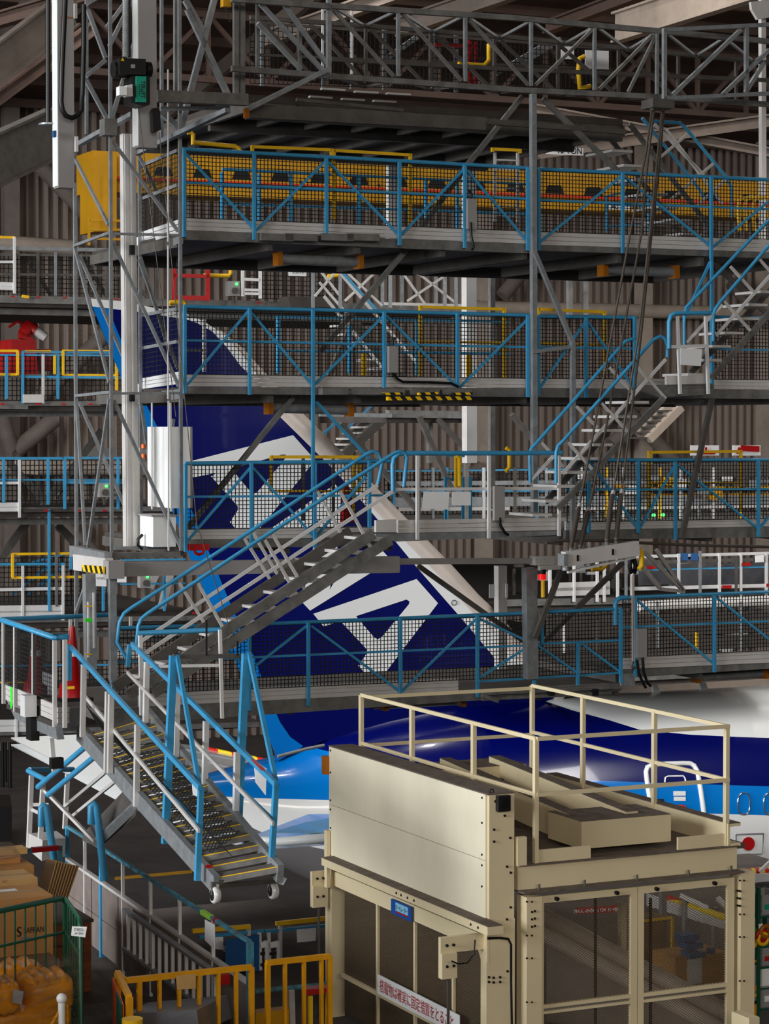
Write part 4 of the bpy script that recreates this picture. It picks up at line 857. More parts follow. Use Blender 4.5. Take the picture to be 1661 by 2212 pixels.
for x in (1409, 1431): MB().disc(Q(x, 232, -.45), E1, .05, .03).build('sheave', ROPE, pl)
tag(PT(MB(), [(1179, 1173), (1210, 1168), (1300, 1168), (1372, 1172), (1500, 1178), (1700, 1182)], -1.7, .02).build('stay_cable', ROPE), 'thin steel stay cable running right from the balance beam', 'cable')
hk = T('chain_hook', 'small hook block with a double chain hanging right of the balance beam', 'hook', Q(1367, 1440, -1.5))
PT(MB(), [(1363, 1205), (1360, 1222), (1364, 1238), (1370, 1238), (1373, 1222), (1369, 1208)], -1.7, .03).build('shackle', BLK, hk)
for x in (1365.5, 1369): PB(MB(), x, 1242, x + .6, 1428, -1.7, .012).build('chain', BEIGE, hk)
PT(MB(), [(1367, 1428), (1364, 1438), (1368, 1446), (1373, 1440)], -1.7, .02).build('hook', ROPE, hk)
tag(PT(MB(), [(1377, 1192), (1384, 1190), (1386, 1194), (1386, 1222), (1380, 1230)], -1.9, .035).build('sling', YEL), 'yellow webbing sling hanging beside the balance beam end', 'sling')
tag(PT(MB(), [(1278, 1229), (1300, 1230), (1308, 1222), (1322, 1200)], .6, .03).build('sling', YEL), 'yellow looped bar behind the balance beam lamp strip', 'sling')

# ------------------------------------------------------------------ lower left landing and the hanging mobile stair
ld = T('side_landing', 'small grey landing with green tape at the left, holding traffic cones', 'landing', W(120, 1560, 26))
D0, D1 = 28.0, 25.4
def LW_(x, y): return W(x, y, lin(x, 3, D0, 118, D1))
MB().path([LW_(3, 1339), LW_(116, 1377), W(146, 1376, 25.6)], .035, 8).build('top_rail', BLUE, ld)
MB().tube(W(3, 1338, 28.0), W(240, 1328, 29.2), .03, 8).build('top_rail', BLUE, ld)
for x, a, b in ((8, 1345, 1520), (33, 1354, 1537), (73, 1366, 1512), (118, 1383, 1570), (140, 1382, 1572)): MB().bar(LW_(x, a), LW_(x, b), .06, .06, E2).build('guard_post', ALU, ld)
PBx = lambda x, a, b, d: MB().bar(W(x, a, d), W(x, b, d), .05, .05, E2)
PBx(152, 1338, 1395, 28.3).build('guard_post', ALU, ld); PBx(282, 1332, 1355, 29.3).build('guard_post', ALU, ld)
for i in range(3):
    for x0, x1, y0, y1 in ((12, 31, 1476, 1487), (38, 70, 1488, 1505), (88, 116, 1510, 1522)):
        MB().slab([LW_(x0, y0 + i * 12), LW_(x1, y1 + i * 12), LW_(x1, y1 + 11 + i * 12), LW_(x0, y0 + 11 + i * 12)], E1 * .03).build('toe_board', ALU, ld)
MB().slab([LW_(14, 1512), LW_(33, 1522), LW_(70, 1540), LW_(118, 1562), LW_(124, 1598), LW_(84, 1580), LW_(32, 1552)], E1 * .08).build('side_beam', GALV, ld)
MB().slab([W(125, 1530, 25.4), W(175, 1528, 25.8), W(175, 1578, 25.8), W(125, 1580, 25.4)], E2 * .06).build('front_beam', GALV, ld)
for i in range(3): MB().slab([W(125, 1529 + i * 12, 25.3), W(150, 1528 + i * 12, 25.5), W(150, 1538 + i * 12, 25.5), W(125, 1539 + i * 12, 25.3)], E2 * .03).build('toe_board', ALU, ld)
dk = [LW_(14, 1520), LW_(118, 1560), W(175, 1545, 25.8), W(180, 1500, 28.5)]
MB().slab(dk, -Z * .06).build('deck', DECK, ld)
MB().slab([LW_(23, 1482), LW_(27, 1482), LW_(27, 1530), LW_(23, 1530)], -E1 * .005 - E2 * .006).build('green_tape', GREENT, ld)
MB().box(LW_(80, 1523) - E1 * .1, E1 * .07, E2 * .09, Z * .12).build('junction_box', ALUW, ld)
MB().box(LW_(76, 1560) - E1 * .03, E1 * .05, E2 * .1, Z * .2).build('bracket', BLK, ld)
MB().net(LW_(10, 1478), LW_(118, 1515), LW_(118, 1384), LW_(10, 1346), .05, .007).build('safety_net', NET, ld)
MB().bar(W(111, 1595, 26), W(117, 1666, 26), .07, .07).build('hanging_leg', ALUW, ld)
MB().box(W(122, 1648, 25.9), E1 * .07, E2 * .05, Z * .06).build('lamp', BLK, ld)
for lab, x, y, d in (('red traffic cone at the landing edge with a yellow and black label', 157, 1512, 26.6), ('red traffic cone deeper on the left landing, behind the netting', 78, 1505, 28.4)):
    c = T('traffic_cone', lab, 'traffic cone', W(x, y, d))
    b = W(x, y, d); MB().path([b, b + Z * .18, b + Z * .2, b + Z * .85], [.17, .15, .11, .03], 14).build('cone', RED, c)
    MB().box(b + Z * .02, E1 * .19, E2 * .19, Z * .02).build('base', BLK, c); MB().path([b + Z * .42, b + Z * .58], [.082, .064], 14).build('white_band', WHT, c)
    if x > 100: MB().slab([W(145, 1483, d - .25), W(161, 1482, d - .25), W(161, 1488, d - .25), W(145, 1489, d - .25)], E2 * .01).build('label_patch', YEL, c)
pb_ = tag(MB().slab([W(92, 1450, 28), W(114, 1458, 28), W(116, 1502, 28), (W(104, 1500, 28)), W(104, 1484, 28), W(92, 1474, 28)], E2 * .02).build('paper_board', PAPER), 'white paper board on the left landing between the cones', 'board')

ms = T('mobile_stair', 'wheeled shallow stair with thick blue handrails sloping from the landing toward the camera', 'stairs', W(480, 1900, 21))
# depth runs linearly with travel along the stair: u = 0 at the landing, 1 at the wheeled foot
DA, DB = 25.6, 21.0
def LS(x, y, u): return W(x, y, DA + (DB - DA) * u)
def along(p, q, u):                       # perspective-true point between two ends given at depth DA and DB
    a, b = W(*p, DA), W(*q, DB); return a + (b - a) * u
A_l, B_l = (176, 1588), (468, 1912)       # near (left) stringer
A_r, B_r = (318, 1545), (606, 1888)       # far (right) stringer
for A_, B_, nm in ((A_l, B_l, 'stringer'), (A_r, B_r, 'stringer')):
    MB().bar(along(A_, B_, -.02), along(A_, B_, 1.0), .17, .06, E1).build(nm, GALV, ms)
MB().bar(along((185, 1575), (478, 1905), 0), along((185, 1575), (478, 1905), 1), .05, .08, E1).build('stringer_flange', STEEL, ms)
N = 17
for i in range(N):
    u = (i + .3) / N; p = along(A_l, B_l, u) + Z * .03; q = along(A_r, B_r, u) + Z * .03; dz = -E2 * .2
    o = MB().hexa([p - Z * .05, q - Z * .05, q + dz - Z * .05, p + dz - Z * .05], [p, q, q + dz, p + dz]).build('tread', GALVD, ms)
    MB().bar(p + dz * .93 + Z * .004, q + dz * .93 + Z * .004, .012, .008, Z).build('yellow_nosing', YEL, o)
    for j in range(3): MB().bar(p + dz * (.15 + j * .25) + Z * .003, q + dz * (.15 + j * .25) + Z * .003, .02, .006, Z).build('tread_groove', STEEL, o)
# handrails
hl = [along((153, 1398), (432, 1702), u) for u in (0, .5, 1)]; hr = [along((285, 1391), (596, 1694), u) for u in (0, .5, 1)]
MB().bar(hl[0], hl[2], .07, .05, E1).build('handrail', BLUE, ms); MB().bar(hr[0], hr[2], .07, .05, E1).build('handrail', BLUE, ms)
MB().bar(W(150, 1392, DA), W(150, 1470, DA), .06).build('handrail_end', BLUE, ms); MB().bar(W(280, 1392, DA), W(276, 1440, DA), .06).build('handrail_end', BLUE, ms)
def up(x0, y0, x1, y1, d, w_, m, nm, ax=None): MB().bar(W(x0, y0, d), W(x1, y1, d), w_, w_, ax or E2).build(nm, m, ms)
for x, a, b, d in ((181, 1436, 1592, 25.0), (233, 1494, 1668, 24.3), (240, 1500, 1670, 24.2), (297, 1565, 1742, 23.4)): up(x, a, x - 3, b, d, .075, ALU, 'baluster')
for x, a, b, d in ((317, 1430, 1560, 25), (383, 1494, 1640, 24.2), (445, 1558, 1700, 23.3), (512, 1625, 1760, 22.4)): up(x, a, x - 3, b, d, .075, ALUW, 'baluster')
up(303, 1372, 306, 1545, 25.4, .06, ALUW, 'baluster')
for A_, B_ in (((180, 1500), (430, 1795)), ((275, 1452), (590, 1780))): MB().bar(along(A_, B_, 0), along(A_, B_, 1), .055, .03, E1).build('mid_rail', ALU, ms)
# thick blue portal posts and braces
for x0, y0, x1, y1, d in ((374, 1416, 357, 1822, 22.6), (531, 1412, 514, 1782, 22.6)): MB().bar(W(x0, y0, d), W(x1, y1, d), .085, .1, E1).build('portal_post', BLUE, ms)
for x0, y0, x1, y1, d0, d1 in ((383, 1418, 431, 1702, 22.6, 21.2), (538, 1412, 596, 1690, 22.6, 21.2)): MB().bar(W(x0, y0, d0), W(x1, y1, d1), .07, .05, E1).build('portal_brace', BLUE, ms)
for x0, y0, x1, y1, d in ((434, 1700, 426, 1902, 21.2), (596, 1692, 587, 1852, 21.2)): MB().bar(W(x0, y0, d), W(x1, y1, d), .07, .07, E1).build('rail_post', BLUE, ms)
for x0, y0, x1, y1, d0, d1 in ((366, 1712, 424, 1780, 22.6, 21.2), (516, 1702, 588, 1772, 22.6, 21.2)): MB().bar(W(x0, y0, d0), W(x1, y1, d1), .06, .05, E1).build('lower_brace', BLUE, ms)
MB().bar(W(374, 1418, 22.6), W(532, 1417, 22.9), .06, .07).build('portal_beam', STEEL, ms)
for x in (446, 513): MB().bar(W(x, 1340 if x < 500 else 1385, 22.7), W(x, 1416, 22.7), .015).build('hoist_chain', BLK, ms)
MB().bar(W(475, 1360, 25.5), W(480, 1552, 25.5), .05).build('pale_post', ALUW, ms); MB().bar(W(310, 1440, 25.4), W(475, 1437, 25.6), .045).build('pale_bar', ALUW, ms)
MB().tube(W(298, 1368, 25.4), W(476, 1360, 25.6), .028).build('pale_post_rail', BLUE, ms)
# wheels
for x, y, d in ((465, 1933, 21.0), (590, 1924, 21.6)):
    wl = MB(); c = W(x, y, d); wl.path([c - E1 * .032, c - E1 * .022, c + E1 * .022, c + E1 * .032], [.068, .08, .08, .068], 20); o = wl.build('wheel', ALUW, ms)
    MB().disc(c - E1 * .033, E1, .052, .01).build('hub', BLK, o); MB().bar(c + Z * .12, c, .05, .11, E1).build('fork', STEEL, o)
MB().bar(W(470, 1914, 20.95), W(606, 1902, 21.5), .05, .06).build('foot_beam', STEEL, ms)
MB().slab([W(609, 1892, 21.4), W(620, 1898, 21.2), W(612, 1912, 21.2), W(602, 1910, 21.4)], E2 * .02).build('reflector', ALUW, ms)
MB().bar(along(A_l, B_l, .95) + Z * .1, along(A_l, B_l, .97) - Z * .06, .05, .08, E1).build('red_mark', RED, ms)
# netting slung between the left rail and the treads
g = lambda p, u: along(p[0], p[1], u)
LT, LB = ((182, 1520), (440, 1780)), ((205, 1560), (520, 1868))
MB().diamond(g(LB, .02), g(LB, .95), g(LT, .88), g(LT, .02), .075, .009, .9).build('safety_net', NET, ms)
MB().diamond(along((200, 1575), (490, 1880), .05), along((200, 1575), (490, 1880), .9), along((292, 1560), (560, 1850), .86), along((292, 1560), (560, 1850), .05), .08, .009, .9).build('safety_net', NET, ms)
for pts in ([(548, 1640), (576, 1660), (574, 1718), (552, 1690)], [(414, 1680), (428, 1698), (428, 1722), (417, 1717)]): MB().slab([W(x, y, 21.6) for x, y in pts], E2 * .006).build('paper_notice', PAPER, ms)
MB().slab([W(540, 1639, 21.5), W(549, 1640, 21.5), W(573, 1664, 21.3), (W(564, 1664, 21.3))], -E2 * .01).build('red_tape', RED, ms)
# ================================================================== THE CREAM GOODS LIFT
NL = W(1113, 1900, 22.0).dot(E2); kf = NL - N0                     # front plane of the lift
m1 = Q(1056, 1800, kf).dot(E1)                                     # outer face of the tall left housing
lift = T('goods_lift', 'cream goods lift shaft with railed dusty roof in the foreground at right', 'lift', Q(1360, 2400, kf))
lift.location.z = MZ
def LF(x, y, d=0.0): return Q(x, y, kf + d)
def LSd(x, y, d=0.0): return S(x, y, m1 + d)
def face(mb, pts, d, th): return mb.slab([LF(x, y, d) for x, y in pts], E2 * th)
def side(mb, pts, d, th): return mb.slab([LSd(x, y, d) for x, y in pts], E1 * th)
def F_(name, pts, d, th, m=CREAM, par=None, lab=None): return face(MB(), pts, d, th).build(name, m, par or lift, lab)
def S_(name, pts, d, th, m=CREAM, par=None, lab=None): return side(MB(), pts, d, th).build(name, m, par or lift, lab)
# left housing
tl_ = LSd(1056, 1718); bl = LSd(1053, 2004)
back = (LSd(712, 1602) - tl_).dot(E2); ht = tl_.z - bl.z
wd_ = (LF(1113, 1718) - LF(1058, 1718)).dot(E1)
base = V(tl_); base.z = bl.z
MB().corner(base + E1 * .005, E1 * (wd_ - .005), E2 * back, Z * ht).build('side_housing', CREAM, lift)
MB().corner(base - E1 * .012 + E2 * .05, E1 * .014, E2 * (back - .06), Z * ht * .5).build('housing_panel', CREAMP, lift)
MB().corner(base - E1 * .012 + E2 * .05 + Z * (ht * .5 + .006), E1 * .014, E2 * (back - .06), Z * (ht * .5 - .006)).build('housing_panel', CREAMP, lift)
MB().corner(base + Z * ht - E1 * .015, E1 * (wd_ + .015), E2 * back, Z * .012).build('dusty_top', DUST, lift)
for v in (.06, .3, .46, .54, .78, .97):
    for u in (.03, .985): MB().disc(base + E2 * back * u + Z * ht * v - E1 * .014, E1, .011, .012, 8).build('screw', BLK, lift)
bx = LF(1087, 1735, -.04); MB().box(bx, E1 * .065, E2 * .03, Z * .075).build('black_socket', BLK, lift); MB().disc(bx - E2 * .035, E2, .045, .02, 16).build('socket_ring', RUB, lift)
for x, y in ((1070, 1731), (1090, 1762), (1067, 1792), (1067, 1818), (1102, 1810), (1095, 1872), (1103, 1885), (1095, 1986), (1103, 1960), (1096, 2098), (1056, 2111), (1066, 2112), (1080, 2111), (1056, 2121), (1066, 2122), (1080, 2121)): MB().disc(LF(x, y, -.005), E2, .012, .02, 8).build('bolt', BLK, lift)
MB().path([LF(1062 + 4.2 * math.cos(a), 1709 + 4.2 * math.sin(a), .06) for a in [i * math.pi / 7 for i in range(15)]], .006, 6).build('lifting_eye', RUB, lift)
# corner column under the housing
fz = MZ
def col_front(x0, x1, ytop, dd, name='column'):
    p = LF(x0, ytop, 0); wdt = (LF(x1, ytop, 0) - p).dot(E1); return MB().corner(V((p.x, p.y, fz)), E1 * wdt, E2 * dd, Z * (p.z - fz)).build(name, CREAM, lift)
col_front(1051, 1112, 1990, .12)
# housing ledge
lg = LSd(1053, 2003, -.16); lgh = .08
MB().corner(lg - Z * lgh + E2 * .0, E1 * .17, E2 * (back + .14), Z * lgh).build('ledge', CREAM, lift)
MB().corner(lg + Z * .001, E1 * .16, E2 * (back + .14), Z * .008).build('ledge_dust', DUST, lift)
for u in (.05, .09, .42, .46, .5, .53): MB().disc(lg - Z * .04 + E2 * (back * u) - E1 * .002, E1, .013, .01, 8).build('bolt', BLK, lift)
# rear column at left and header under the ledge
rc = LSd(716, 1900, .02)
MB().corner(V((rc.x, rc.y, fz)), E1 * .16, E2 * .17, Z * (rc.z - fz + .25)).build('column', CREAM, lift)
for x, y in ((706, 1830), (706, 1895)): MB().corner(LSd(x, y, -.06) - Z * .12, E1 * .04, E2 * .07, Z * .3).build('guide_bracket', CREAM, lift)
h0 = LSd(1036, 2052, .04)
MB().corner(V((h0.x, h0.y, h0.z)), E1 * .06, E2 * (back - .1), Z * .16).build('side_header', CREAM, lift)
S_('front_gusset', [(1024, 2022), (1052, 2018), (1052, 2080), (1040, 2078)], -.02, .02)
# side screens with mullions
zh = h0.z; zb = fz + .1; s0 = E1 * (m1 + .06)
def SP(e2d, z): return E1 * (m1 + .09) + E2 * (NL + e2d) + Z * z
e_a, e_b = (h0 - E1 * h0.dot(E1)).dot(E2) - NL, back - .18
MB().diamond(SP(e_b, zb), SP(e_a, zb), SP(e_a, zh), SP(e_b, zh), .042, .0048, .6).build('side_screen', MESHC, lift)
for x, y in ((816, 1960), (897, 2010), (980, 2070)):
    p = LSd(x, y, .07).dot(E2) - NL; MB().bar(SP(p, zb) - E1 * .02, SP(p, zh) - E1 * .02, .05, .04, E1).build('mullion', CREAM, lift)
zm = LSd(745, 2108, .08).z
MB().bar(SP(e_a, zm) - E1 * .02, SP(e_b, zm) - E1 * .02, .06, .05, E1).build('side_mid_rail', CREAM, lift)
# brand strip and warning sign on the side
sg = LSd(848, 1943, .02); ev = (LSd(891, 1967, .02) - sg).dot(-E2)
bs = MB().corner(sg - Z * .14 - E1 * .02, E1 * .02, -E2 * ev, Z * .15).build('brand_strip', mat('blue label', (28, 78, 158), .4, 0, 0), lift)
MB().corner(sg - Z * .09 - E1 * .024 - E2 * ev * .25, E1 * .004, -E2 * ev * .62, Z * .085).build('strip_field', ACS, bs)
MB().corner(sg - Z * .11 - E1 * .024 - E2 * ev * .25, E1 * .004, -E2 * ev * .62, Z * .014).build('strip_line', RED, bs)
words('オートレーター', sg - Z * .08 - E1 * .026 - E2 * ev * .27, -E2, Z, .06, ev * .58).build('strip_lettering', INK, bs)
a = LSd(815, 2104, -.03); b = LSd(992, 2206, -.03); L_ = (b - a).dot(-E2); hgt = a.z - LSd(815, 2146, -.03).z
sn = T('warning_sign', 'long white sign with red characters on the left side of the lift', 'sign', a - Z * hgt)
MB().corner(a - Z * hgt, E1 * .008, -E2 * L_, Z * hgt).build('board', PAPER, sn)
words('搭載物は確実に固定措置をとること', a - Z * hgt * .82 - E1 * .003 - E2 * .07, -E2, Z, hgt * .66, L_ * .9).build('sign_lettering', INKR, sn)
# front head beam
def fz_(x, y): return LF(x, y).z
xl, xr = LF(1120, 1900).dot(E1), LF(1594, 1850).dot(E1)
zt, zb2 = LF(1120, 1872).z, LF(1120, 1925).z
def FP(e1, z, d=0.0): return E1 * e1 + E2 * (NL + d) + Z * z
MB().hexa([FP(xl, zb2, .02), FP(xr, zb2, .02), FP(xr, zb2, .1), FP(xl, zb2, .1)], [FP(xl, zt, .02), FP(xr, zt, .02), FP(xr, zt, .1), FP(xl, zt, .1)]).build('head_beam', CREAM, lift)
MB().corner(FP(xl, zt, -.02), E1 * (xr - xl), E2 * .14, Z * .012).build('beam_flange', DUST, lift)
MB().corner(FP(xl, zb2 - .01, -.12), E1 * (xr - xl), E2 * .2, Z * .015).build('beam_flange', DUST, lift)
for x in (1158, 1256, 1369, 1480, 1572):
    e = LF(x, 1915).dot(E1); MB().tube(FP(e, zb2, -.06), FP(e, zb2 + .06, -.06), .012, 8).build('stud', STEEL, lift)
# columns and doors
zc = LF(1130, 1935).z
def colm(x0, x1, d0, d1, top):
    a, b = LF(x0, 2000).dot(E1), LF(x1, 2000).dot(E1); return MB().hexa([FP(a, fz, d0), FP(b, fz, d0), FP(b, fz, d1), FP(a, fz, d1)], [FP(a, top, d0), FP(b, top, d0), FP(b, top, d1), FP(a, top, d1)]).build('column', CREAM, lift)
colm(1127, 1160, -.1, .1, zc); zr = LF(1600, 1880).z; colm(1588, 1618, -.1, .1, zr)
for x in (1138, 1149, 1598, 1607):
    for y in (1948, 2021, 2070, 2165): MB().disc(Q(x, y - (46 if x > 1500 else 0), kf - .105), E2, .009, .014, 8).build('bolt', BLK, lift)
for x, y in ((1149, 1970), (1155, 1968), (1149, 1986), (1155, 1984), (1149, 2002), (1155, 2000), (1593, 1924), (1598, 1925), (1593, 1940), (1598, 1941), (1593, 1956), (1598, 1957)): MB().disc(Q(x, y, kf - .105), E2, .011, .02, 8).build('bolt', BLK, lift)
def leaf(x0, x1, xi0, xi1, yt, yti, ym0, ym1, d):
    e = [LF(x, 2000, d).dot(E1) for x in (x0, xi0, xi1, x1)]
    t = MB().corner(FP(e[0], fz + .05, d), E1 * (e[1] - e[0]), E2 * .05, Z * (LF(x0, yt, d).z - fz - .05)).build('lift_door', CREAM, lift)
    zt0, zi = LF(x0, yt, d).z, LF(xi0, yti, d).z
    MB().corner(FP(e[2], fz + .05, d), E1 * (e[3] - e[2]), E2 * .05, Z * (zt0 - fz - .05)).build('door_stile', CREAM, t)
    MB().corner(FP(e[1], zi, d), E1 * (e[2] - e[1]), E2 * .05, Z * (zt0 - zi)).build('door_top_rail', CREAM, t)
    z0, z1 = LF(xi0, ym1, d).z, LF(xi0, ym0, d).z
    MB().corner(FP(e[1], z0, d), E1 * (e[2] - e[1]), E2 * .05, Z * (z1 - z0) * .3).build('door_mid_rail', CREAM, t)
    MB().corner(FP(e[1], z0 + (z1 - z0) * .6, d), E1 * (e[2] - e[1]), E2 * .05, Z * (z1 - z0) * .4).build('door_mid_rail', CREAM, t)
    MB().corner(FP(e[1], z0 + (z1 - z0) * .3, d + .03), E1 * (e[2] - e[1]), E2 * .02, Z * (z1 - z0) * .3).build('door_groove', GALV, t)
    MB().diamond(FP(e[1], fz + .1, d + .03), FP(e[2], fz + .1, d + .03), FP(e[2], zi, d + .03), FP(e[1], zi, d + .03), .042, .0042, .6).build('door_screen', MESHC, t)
    for u in (.18, .78): MB().tube(FP(e[0] + (e[3] - e[0]) * u, (zt0 + zi) / 2, d), FP(e[0] + (e[3] - e[0]) * u, (zt0 + zi) / 2, d - .04), .02, 10).build('door_stop', BLK, t)
leaf(1161, 1376.5, 1175, 1363, 1937, 1951, 2171, 2191, -.05)
leaf(1378, 1586, 1391, 1571, 1915.5, 1930, 2145, 2166, -.05)
# chains inside, rear wall, floor pan, inside bumpers
for x in (1286, 1405): tag(None or MB().bar(LF(x, 1940, .35), LF(x, 2260, .35), .035, .03).build('lift_chain', BLK, lift))
xi0, xi1 = xl + .1, xr - .1
for i, (x, y0, y1) in enumerate(((1344, 1948, 2290), )): MB().bar(LF(x, y0, 2.2), LF(x, y1, 2.2), .1, .1).build('inner_post', CREAM, lift)
for y0, y1, hh, rr in ((1975, 2196, .1, .09), (2012, 2240, .14, .1)):
    a, b = W(1168, y0, 25.2), W(1588, y1, 24.0); MB().tube(a, b, rr, 14).build('inner_bumper', BEIGE, lift)
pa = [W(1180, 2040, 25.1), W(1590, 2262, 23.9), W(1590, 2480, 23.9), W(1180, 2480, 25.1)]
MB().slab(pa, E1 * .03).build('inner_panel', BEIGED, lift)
# roof of the lift
rz = zt + .005
MB().hexa([FP(xl, rz - .05, .1), FP(xr + .15, rz - .05, .1), FP(xr + .15, rz - .05, back), FP(xl, rz - .05, back)], [FP(xl, rz, .1), FP(xr + .15, rz, .1), FP(xr + .15, rz, back), FP(xl, rz, back)]).build('roof_plate', DUST, lift)
def rbox(name, x0, y0, x1, d0, d1, h, z0=None, m=CREAM, top=DUST):
    a = LF(x0, y0, d0); e1, e2 = a.dot(E1), LF(x1, y0, d0).dot(E1); zz = rz if z0 is None else z0
    o = MB().hexa([FP(e1, zz, d0), FP(e2, zz, d0), FP(e2, zz, d1), FP(e1, zz, d1)], [FP(e1, zz + h, d0), FP(e2, zz + h, d0), FP(e2, zz + h, d1), FP(e1, zz + h, d1)]).build(name, m, lift)
    if top: MB().hexa([FP(e1, zz + h, d0), FP(e2, zz + h, d0), FP(e2, zz + h, d1), FP(e1, zz + h, d1)], [p + Z * .006 for p in (FP(e1, zz + h, d0), FP(e2, zz + h, d0), FP(e2, zz + h, d1), FP(e1, zz + h, d1))]).build('dust', top, o)
    return o
dz_ = LF(1256, 1838, .28).z
rbox('machine_cover', 1256, 1800, 1449, .28, .95, .27, rz + .05)
MB().corner(FP(LF(1225, 1790, .62).dot(E1) - .004, rz + .25, .6), E1 * .004, E2 * .12, Z * .04).build('slot', BLK, lift)
rbox('kick_plate', 1163, 1850, 1276, .03, .06, .13, rz, CREAM, None); rbox('kick_plate', 1465, 1830, 1568, .03, .06, .13, rz, CREAM, None)
e_ = LF(1256, 1800, .28).dot(E1)
for de, wdd, bk_, ft_ in ((.08, .13, (950, 1638), (1240, 1764)), (.62, .14, (1056, 1634), (1352, 1754))):
    p, q = S(*bk_, e_ + de), S(*ft_, e_ + de); u_ = E1 * wdd; h_ = Z * -.3
    bm_ = MB().hexa([p + h_, p + u_ + h_, q + u_ + h_, q + h_], [p, p + u_, q + u_, q]).build('roof_beam', CREAM, lift); MB().hexa([p, p + u_, q + u_, q], [v + Z * .006 for v in (p, p + u_, q + u_, q)]).build('beam_dust', DUST, bm_)
MB().corner(FP(e_ - .2, rz, 3.15), E1 * 1.15, E2 * .55, Z * .45).build('motor_housing', CREAM, lift); MB().corner(FP(e_ - .2, rz + .45, 3.15), E1 * 1.15, E2 * .55, Z * .008).build('housing_dust', DUST, lift)
MB().corner(FP(e_ + .4, rz + .1, 3.05), E1 * .28, E2 * .12, Z * .22).build('motor', BLK, lift); MB().corner(FP(e_ + .45, rz + .05, 2.5), E1 * .14, E2 * .5, Z * .12).build('motor', RUB, lift)
# right edge channel
ex = LF(1578, 1800, 0).dot(E1)
MB().corner(FP(ex - .02, rz + .2, .0), E1 * .14, E2 * back, Z * .03).build('edge_channel', CREAM, lift); MB().corner(FP(ex - .02, rz, .0), E1 * .14, E2 * back, Z * .03).build('edge_channel', CREAM, lift)
MB().corner(FP(ex - .03, rz, .0), E1 * .025, E2 * back, Z * .23).build('edge_channel_web', CREAM, lift); MB().corner(FP(ex - .02, rz + .23, .0), E1 * .14, E2 * back, Z * .006).build('channel_dust', DUST, lift)
MB().corner(FP(LF(1116, 1820, 0).dot(E1), rz, -.02), E1 * .1, E2 * .06, Z * .28).build('corner_plate', CREAM, lift)
# roof railing
def rr(name, pts, wd=.055, dp=.03, m=CREAM): return MB().bar(pts[0], pts[1], wd, dp).build(name, m, lift)
el = LF(1157, 1700, .04).dot(E1); er = LF(1569, 1650, .04).dot(E1); eb = back - .0
z_t, z_m = LF(1158, 1604, .04).z, LF(1158, 1716, .04).z
zl_t = LF(1155, 1596, .04).z + .03
dl = S(787, 1600, el).dot(E2) - NL; dr = S(1142, 1560, er).dot(E2) - NL; dback = (dl + dr) / 2
ztt = LF(1158, 1600, .04).z + .02
for z in (ztt, z_m):
    MB().bar(FP(el, z, .02), FP(er + .02, z, .02), .055, .04).build('roof_rail', CREAM, lift)
    MB().bar(FP(el, z, .04), FP(el, z, dback), .055, .04, E1).build('roof_rail', CREAM, lift)
    MB().bar(FP(er, z, .04), FP(er, z, dback), .055, .04, E1).build('roof_rail', CREAM, lift)
    MB().bar(FP(el, z - .03, dback), FP(er, z - .03, dback), .055, .04).build('roof_rail', CREAM, lift)
for e, ds in ((el, (.04, S(1023, 1620, el).dot(E2) - NL, S(890, 1570, el).dot(E2) - NL, dback)), (er, (.04, S(1413, 1650, er).dot(E2) - NL, S(1259, 1600, er).dot(E2) - NL, dback))):
    for d in ds: MB().bar(FP(e, rz, d), FP(e, ztt, d), .06, .075).build('roof_rail_post', CREAM, lift)
# hung limit-switch arms with rods
for lab, x0, y0, x1, y1, xr_, yr, dd in (('arm', 952, 2024, 1040, 2048, 965, 2085, -.02), ('arm', 674, 1882, 730, 1900, 686, 1935, .0)):
    far = x0 < 800
    dep = back + .05 if far else .06
    o = E1 * (m1 - .42) + E2 * (NL + dep); zt_ = S(x0, y0, m1 - .42).z if False else (Q(x0, y0, kf + dep).z)
    e0 = Q(x0, y0, kf + dep).dot(E1)
    ar = MB().corner(E1 * e0 + E2 * (NL + dep) + Z * (zt_ - .16), E1 * max(.2, m1 - e0 + .05), E2 * .05, Z * .15).build('switch_arm', CREAM, lift)
    MB().corner(E1 * e0 + E2 * (NL + dep - .03) + Z * (zt_ - .4), E1 * .16, E2 * .08, Z * .24).build('switch_box', CREAM, ar)
    for i in range(2):
        for j in range(2): MB().disc(E1 * (e0 + .05 + i * .07) + E2 * (NL + dep - .035) + Z * (zt_ - .08 - j * .2), E2, .014, .02, 8).build('bolt', BLK, ar)
    er_ = e0 + .08; MB().bar(E1 * er_ + E2 * (NL + dep) + Z * fz, E1 * er_ + E2 * (NL + dep) + Z * (zt_ - .38), .03, .03).build('pull_rod', STEEL, ar)
MB().path([LF(1053, 2027, -.05), LF(1080, 2026, -.05), LF(1098, 2028, -.05), LF(1104, 2040, -.02), LF(1104, 2120, -.02), LF(1106, 2230, -.02)], .012, 6).build('cable', RUB, lift)
MB().path([LF(1026, 2030, -.1), LF(1024, 2060, -.1), LF(1010, 2080, -.1), LF(990, 2082, -.1), LF(975, 2076, -.1)], .008, 6).build('cable', RUB, lift)
ol = MB().box(LSd(708, 1654, -.03) + E2 * .05, E1 * .03, E2 * .05, Z * .1).build('side_lamp', AMB, lift)

